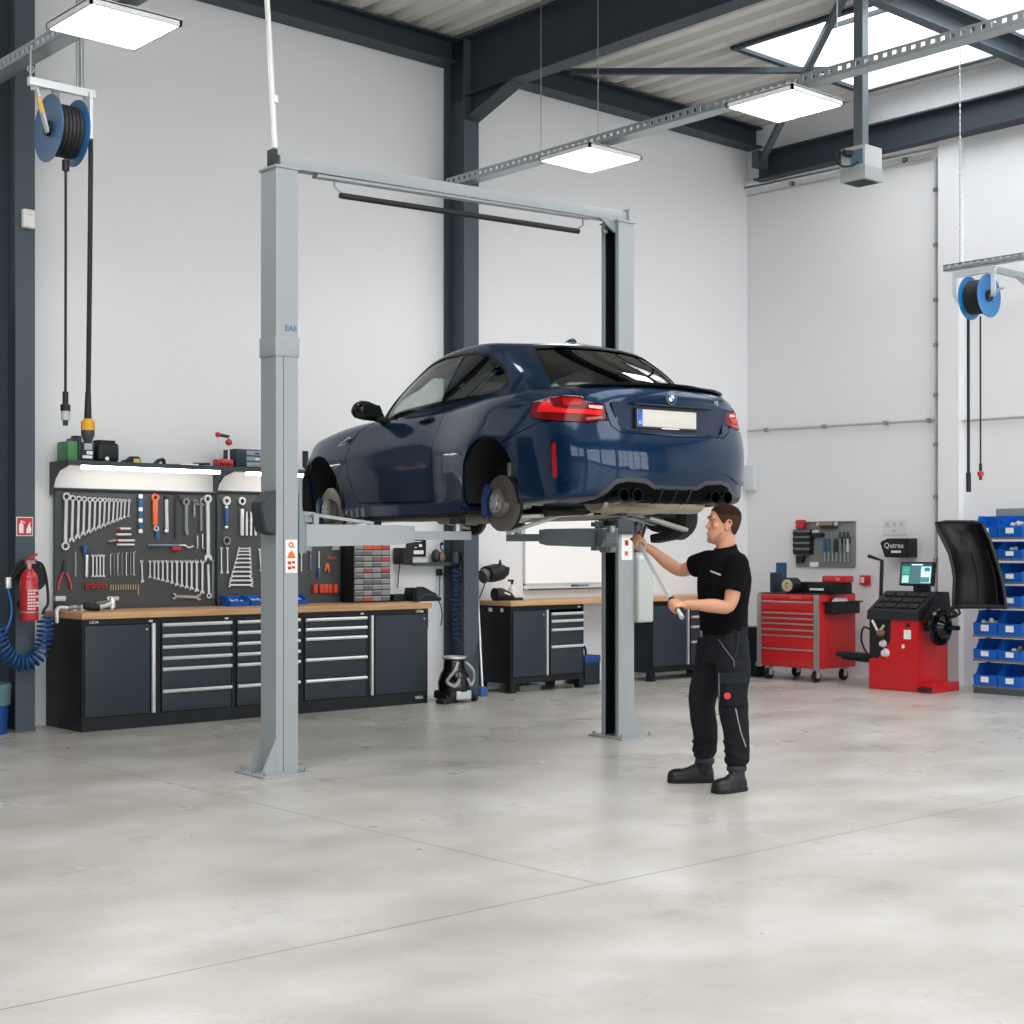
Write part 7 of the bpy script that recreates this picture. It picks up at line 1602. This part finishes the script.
# ---- trousers ----
tr_ = MB(); tr_.rings([ell((.10, 0, z), w, d, 28, TR) for z, w, d in ((.80, .155, .125), (.86, .185, .142), (.93, .190, .142), (.99, .182, .132), (1.025, .178, .128))])
def leg(h, k, a, s):
    pts = [h + V((0, 0, -.0)), h.lerp(k, .45) + V((.01, 0, 0)), k + V((.004, 0, .02)), k.lerp(a, .45) + V((.014, 0, 0)), a + V((.004, 0, .12)), a + V((.0, 0, .095))]
    limb(tr_, pts, [.114, .109, .093, .081, .076, .079], 20, 6)
    for z, r_ in ((.15, .079), (.21, .0775)):
        p = a.lerp(k, (z - .03) / .42); tr_.ball(p + V((-.002, 0, 0)), (r_, r_, .02), 16, MX.Rotation(R(14 * s * (-1 if z in (.125, .24) else 1)), 3, 'Y'))
leg(hipL, knL, anL, 1); leg(hipR, knR, anR, -1)
tme = remesh(tr_, .006, 4, .5); folds(tme, .008, (6, 6, 7.5), lambda p: .45 + .9 * max(0, 1 - abs(p.z - .5) / .16) + .9 * max(0, 1 - abs(p.z - .84) / .12) + max(0, 1 - abs(p.z - .2) / .12))
trs = O('trousers', tme, trou, man); tbv = bvh_of(tme)
pk = patch(tbv, 'cargo_pocket', [pz(721, 675), pz(744, 675), pz(743.3, 704.5), pz(721.5, 705)], .012, trg, trs, 8, 8, .012)
patch(tbv, 'pocket_flap', [pz(720.5, 672.8), pz(744.5, 671.5), pz(744.5, 682), pz(721, 684)], .020, mat('pocket_flap_grey', '#343940', .85, bump=.3, scale=40, spec=.2), pk, 8, 4, .006)
h = tbv.ray_cast(V((pz(726, 695)[0], -2, pz(726, 695)[1])), V((0, 1, 0)))
O('round_badge', MB().cyl(h[0] + V((0, -.016, 0)), h[0] + V((0, -.022, 0)), .021, 20), redp, pk); O('badge_mark', MB().bx(h[0].x - .010, h[0].x + .010, h[0].y - .0235, h[0].y - .022, h[0].z - .003, h[0].z + .004), mat('badge_dark_red', '#8d1518', .5), pk)
zipm = mat('zip_grey', '#6c7074', .4, .4)
def seam(bv, pxs, r, m, name, parent, off=.006):
    P_ = []
    for a, b in zip(pxs, pxs[1:]):
        for k in range(6):
            q = (a[0] + (b[0] - a[0]) * k / 6, a[1] + (b[1] - a[1]) * k / 6); x, z = pz(*q); hh = bv.ray_cast(V((x, -2, z)), V((0, 1, 0)))
            if hh[0] is not None: P_.append(hh[0] + hh[1] * off)
    if len(P_) > 2: O(name, MB().tube(P_, r, 6), m, parent)
seam(tbv, [(721.2, 673.5), (721, 690), (721, 706)], .004, zipm, 'zip', trs, .018)
seam(tbv, [(734, 707), (736.2, 718), (739.5, 731), (743, 741), (745, 747)], .004, mat('reflective_piping', '#8d9296', .4), 'piping', trs)
seam(tbv, [(720, 640), (726, 650), (733, 660), (733.5, 668)], .003, zipm, 'pocket_seam', trs)
seam(tbv, [(737.5, 634), (737, 648), (734, 660)], .0025, mat('seam_grey_dark', '#35393d', .6), 'side_seam', trs)
patch(tbv, 'belt_loop', [pz(701.5, 631), pz(704, 631.5), pz(705.5, 638), pz(703, 638)], .004, zipm, trs, 2, 4, .003)
patch(tbv, 'hip_pocket', [pz(736, 632), pz(745.3, 631), pz(746.2, 643), pz(738, 647)], .012, trg, trs, 5, 5, .008)
O('waistband', MB().rings([ell((.10, 0, z), w, d, 28, TR) for z, w, d in ((1.0, .186, .136), (1.03, .184, .134), (1.03, .178, .128), (1.0, .178, .128))], close=True), trou, trs)
# ---- boots ----
def boot(a, toe, heel):
    ax = V((toe.x - heel.x, toe.y - heel.y, 0)); Lf = ax.length; ax.normalize(); sd = V((-ax.y, ax.x, 0)); k = MB(); hx = V((heel.x, heel.y, 0))
    prof = [(0.0, .032, .075), (.02, .041, .10), (.25, .044, .125), (.42, .047, .122), (.56, .052, .102), (.72, .056, .088), (.88, .052, .082), (.97, .036, .066), (1.0, .018, .045)]
    rs = []
    for t_, w, hh in prof:
        c = hx + ax * (Lf * t_); rs.append([c + sd * (w * cos(q)) + V((0, 0, .018 + (hh - .018) * (max(0, sin(q)) ** .7))) for q in [2 * pi * j / 20 for j in range(20)]])
    k.rings(rs)
    limb(k, [hx + ax * (Lf * .22) + V((0, 0, .07)), V((a.x, a.y, .13)), V((a.x, a.y, .215))], [.050, .053, .058], 16)
    me = remesh(k, .005, 3, .5); b = O('boot', me, bootm, man)
    s = MB(); out = [(hx + ax * (Lf * t_), w + .004) for t_, w, hh in prof]; poly = [c + sd * w for c, w in out] + [c - sd * w for c, w in out[::-1]]
    s.prism([(p.x, p.y) for p in poly], 0.001, .030, lambda u, v, d: V((u, v, d)), bev=.004); O('sole', s, soles, b)
    lc = MB()
    for t_ in (.40, .48, .56): c = hx + ax * (Lf * t_); z = .136 - .22 * (t_ - .36); lc.tube([c + sd * .03 + V((0, 0, z - .012)), c + V((0, 0, z + .004)), c - sd * .03 + V((0, 0, z - .012))], .004, 6)
    tp = MB(); tr2 = []
    for t_, w, hh in prof[5:]:
        c = hx + ax * (Lf * t_); tr2.append([c + sd * ((w + .003) * cos(q)) + V((0, 0, .020 + (hh - .014) * (max(0, sin(q)) ** .7))) for q in [2 * pi * j / 20 for j in range(20)]])
    tp.rings(tr2); O('toe_cap', tp, mat('toe_cap_rubber', '#0c0c0d', .45), b)
    O('ankle_cuff', MB().rings([[V((a.x + r_ * cos(q), a.y + r_ * sin(q), z)) for q in [2 * pi * j / 20 for j in range(20)]] for r_, z in ((.058, .125), (.064, .135), (.064, .150), (.058, .16))]), mat('boot_cuff', '#24272a', .7), b)
    O('laces', lc, mat('lace_grey', '#4a4d50', .7), b)
boot(anL, V((.0, -.275, 0)), V((.205, -.135, 0))); boot(anR, V((-.243, .19, 0)), V((.058, .19, 0)))
# ---- the bar in his hands ----
b0 = barA - bdir * .03; b1 = barB + bdir * .115
bt = T('torque_wrench', 'long chrome torque wrench with a dark collar in the hands of the mechanic', 'torque wrench', man.matrix_world @ V((0, 0, 0)) if False else (PO.x, PO.y, 0), -TH)
n_ = bdir.cross(V((0, 0, 1))).normalized()
O('shaft', MB().cyl(b0, barB - bdir * .055, .0115, 14), chr_, bt); O('handle', MB().cyl(barB - bdir * .05, b1, .0135, 16).cyl(b1 - bdir * .03, b1, .0155, 12), alu, bt); O('collar', MB().cyl(barB - bdir * .075, barB - bdir * .045, .021, 16), blkpl, bt)
O('side_rod', MB().cyl(b0 + bdir * .07 + n_ * .02, barB - bdir * .08 + n_ * .02, .004, 8), alu, bt); O('ratchet_head', MB().cyl(b0 - n_ * .022, b0 + n_ * .022, .024, 16).cyl(b0 + n_ * .02, b0 + n_ * .045, .010, 8), mat('head_red_steel', '#7c3a33', .35, .5), bt)
# =================== CAMERA, LIGHT ===================
cam = bpy.data.cameras.new('camera'); co = bpy.data.objects.new('camera', cam); COL.objects.link(co)
co.location = (0, 0, CAMZ); co.rotation_euler = (pi / 2, 0, -TH)
cam.sensor_width = 36; cam.lens = FPX / 1024 * 36; cam.shift_y = (HOR - 512) / 1024; cam.clip_start = .05
scn.camera = co
w = bpy.data.worlds.new('sky'); scn.world = w; w.use_nodes = True
bg = w.node_tree.nodes['Background']; bg.inputs[0].default_value = lin('#f5f6f7'); bg.inputs[1].default_value = 3.2
# daylight enters through the openings: portals only guide sampling
def portal(loc, rot, sx, sy):
    l = bpy.data.lights.new('daylight_portal', 'AREA'); l.shape = 'RECTANGLE'; l.size = sx; l.size_y = sy
    l.cycles.is_portal = True
    o = bpy.data.objects.new('daylight_portal', l); COL.objects.link(o); o.location = loc; o.rotation_euler = rot
for a, b, c, d in LITES: portal(((a + b) / 2, (c + d) / 2, ZD + .6), (0, 0, 0), b - a, d - c)
for a, b in ((-4.6, 2.9), (3.6, 8.1), (8.8, 13.3)): portal(((a + b) / 2, -8.15, 2.3), (-pi / 2, 0, pi), b - a, 4.15)
for a, b in ((-6.5, -2.0), (-1.2, 3.2)): portal((-6.15, (a + b) / 2, 2.75), (pi / 2, 0, -pi / 2), b - a, 3.3)
# the LED panels' light
for P in ((P1.x, P1.y), (XT, P2.y), (XT, P3.y)):
    pass
scn.view_settings.view_transform = 'Standard'; scn.view_settings.look = 'None'; scn.view_settings.gamma = 1
scn.view_settings.use_curve_mapping = False
scn.view_settings.exposure = EXPO
cy = scn.cycles
cy.max_bounces = 10; cy.diffuse_bounces = 6; cy.glossy_bounces = 4; cy.transmission_bounces = 6; cy.transparent_max_bounces = 8
cy.sample_clamp_indirect = 6; cy.caustics_reflective = False; cy.caustics_refractive = False
cy.use_denoising = True
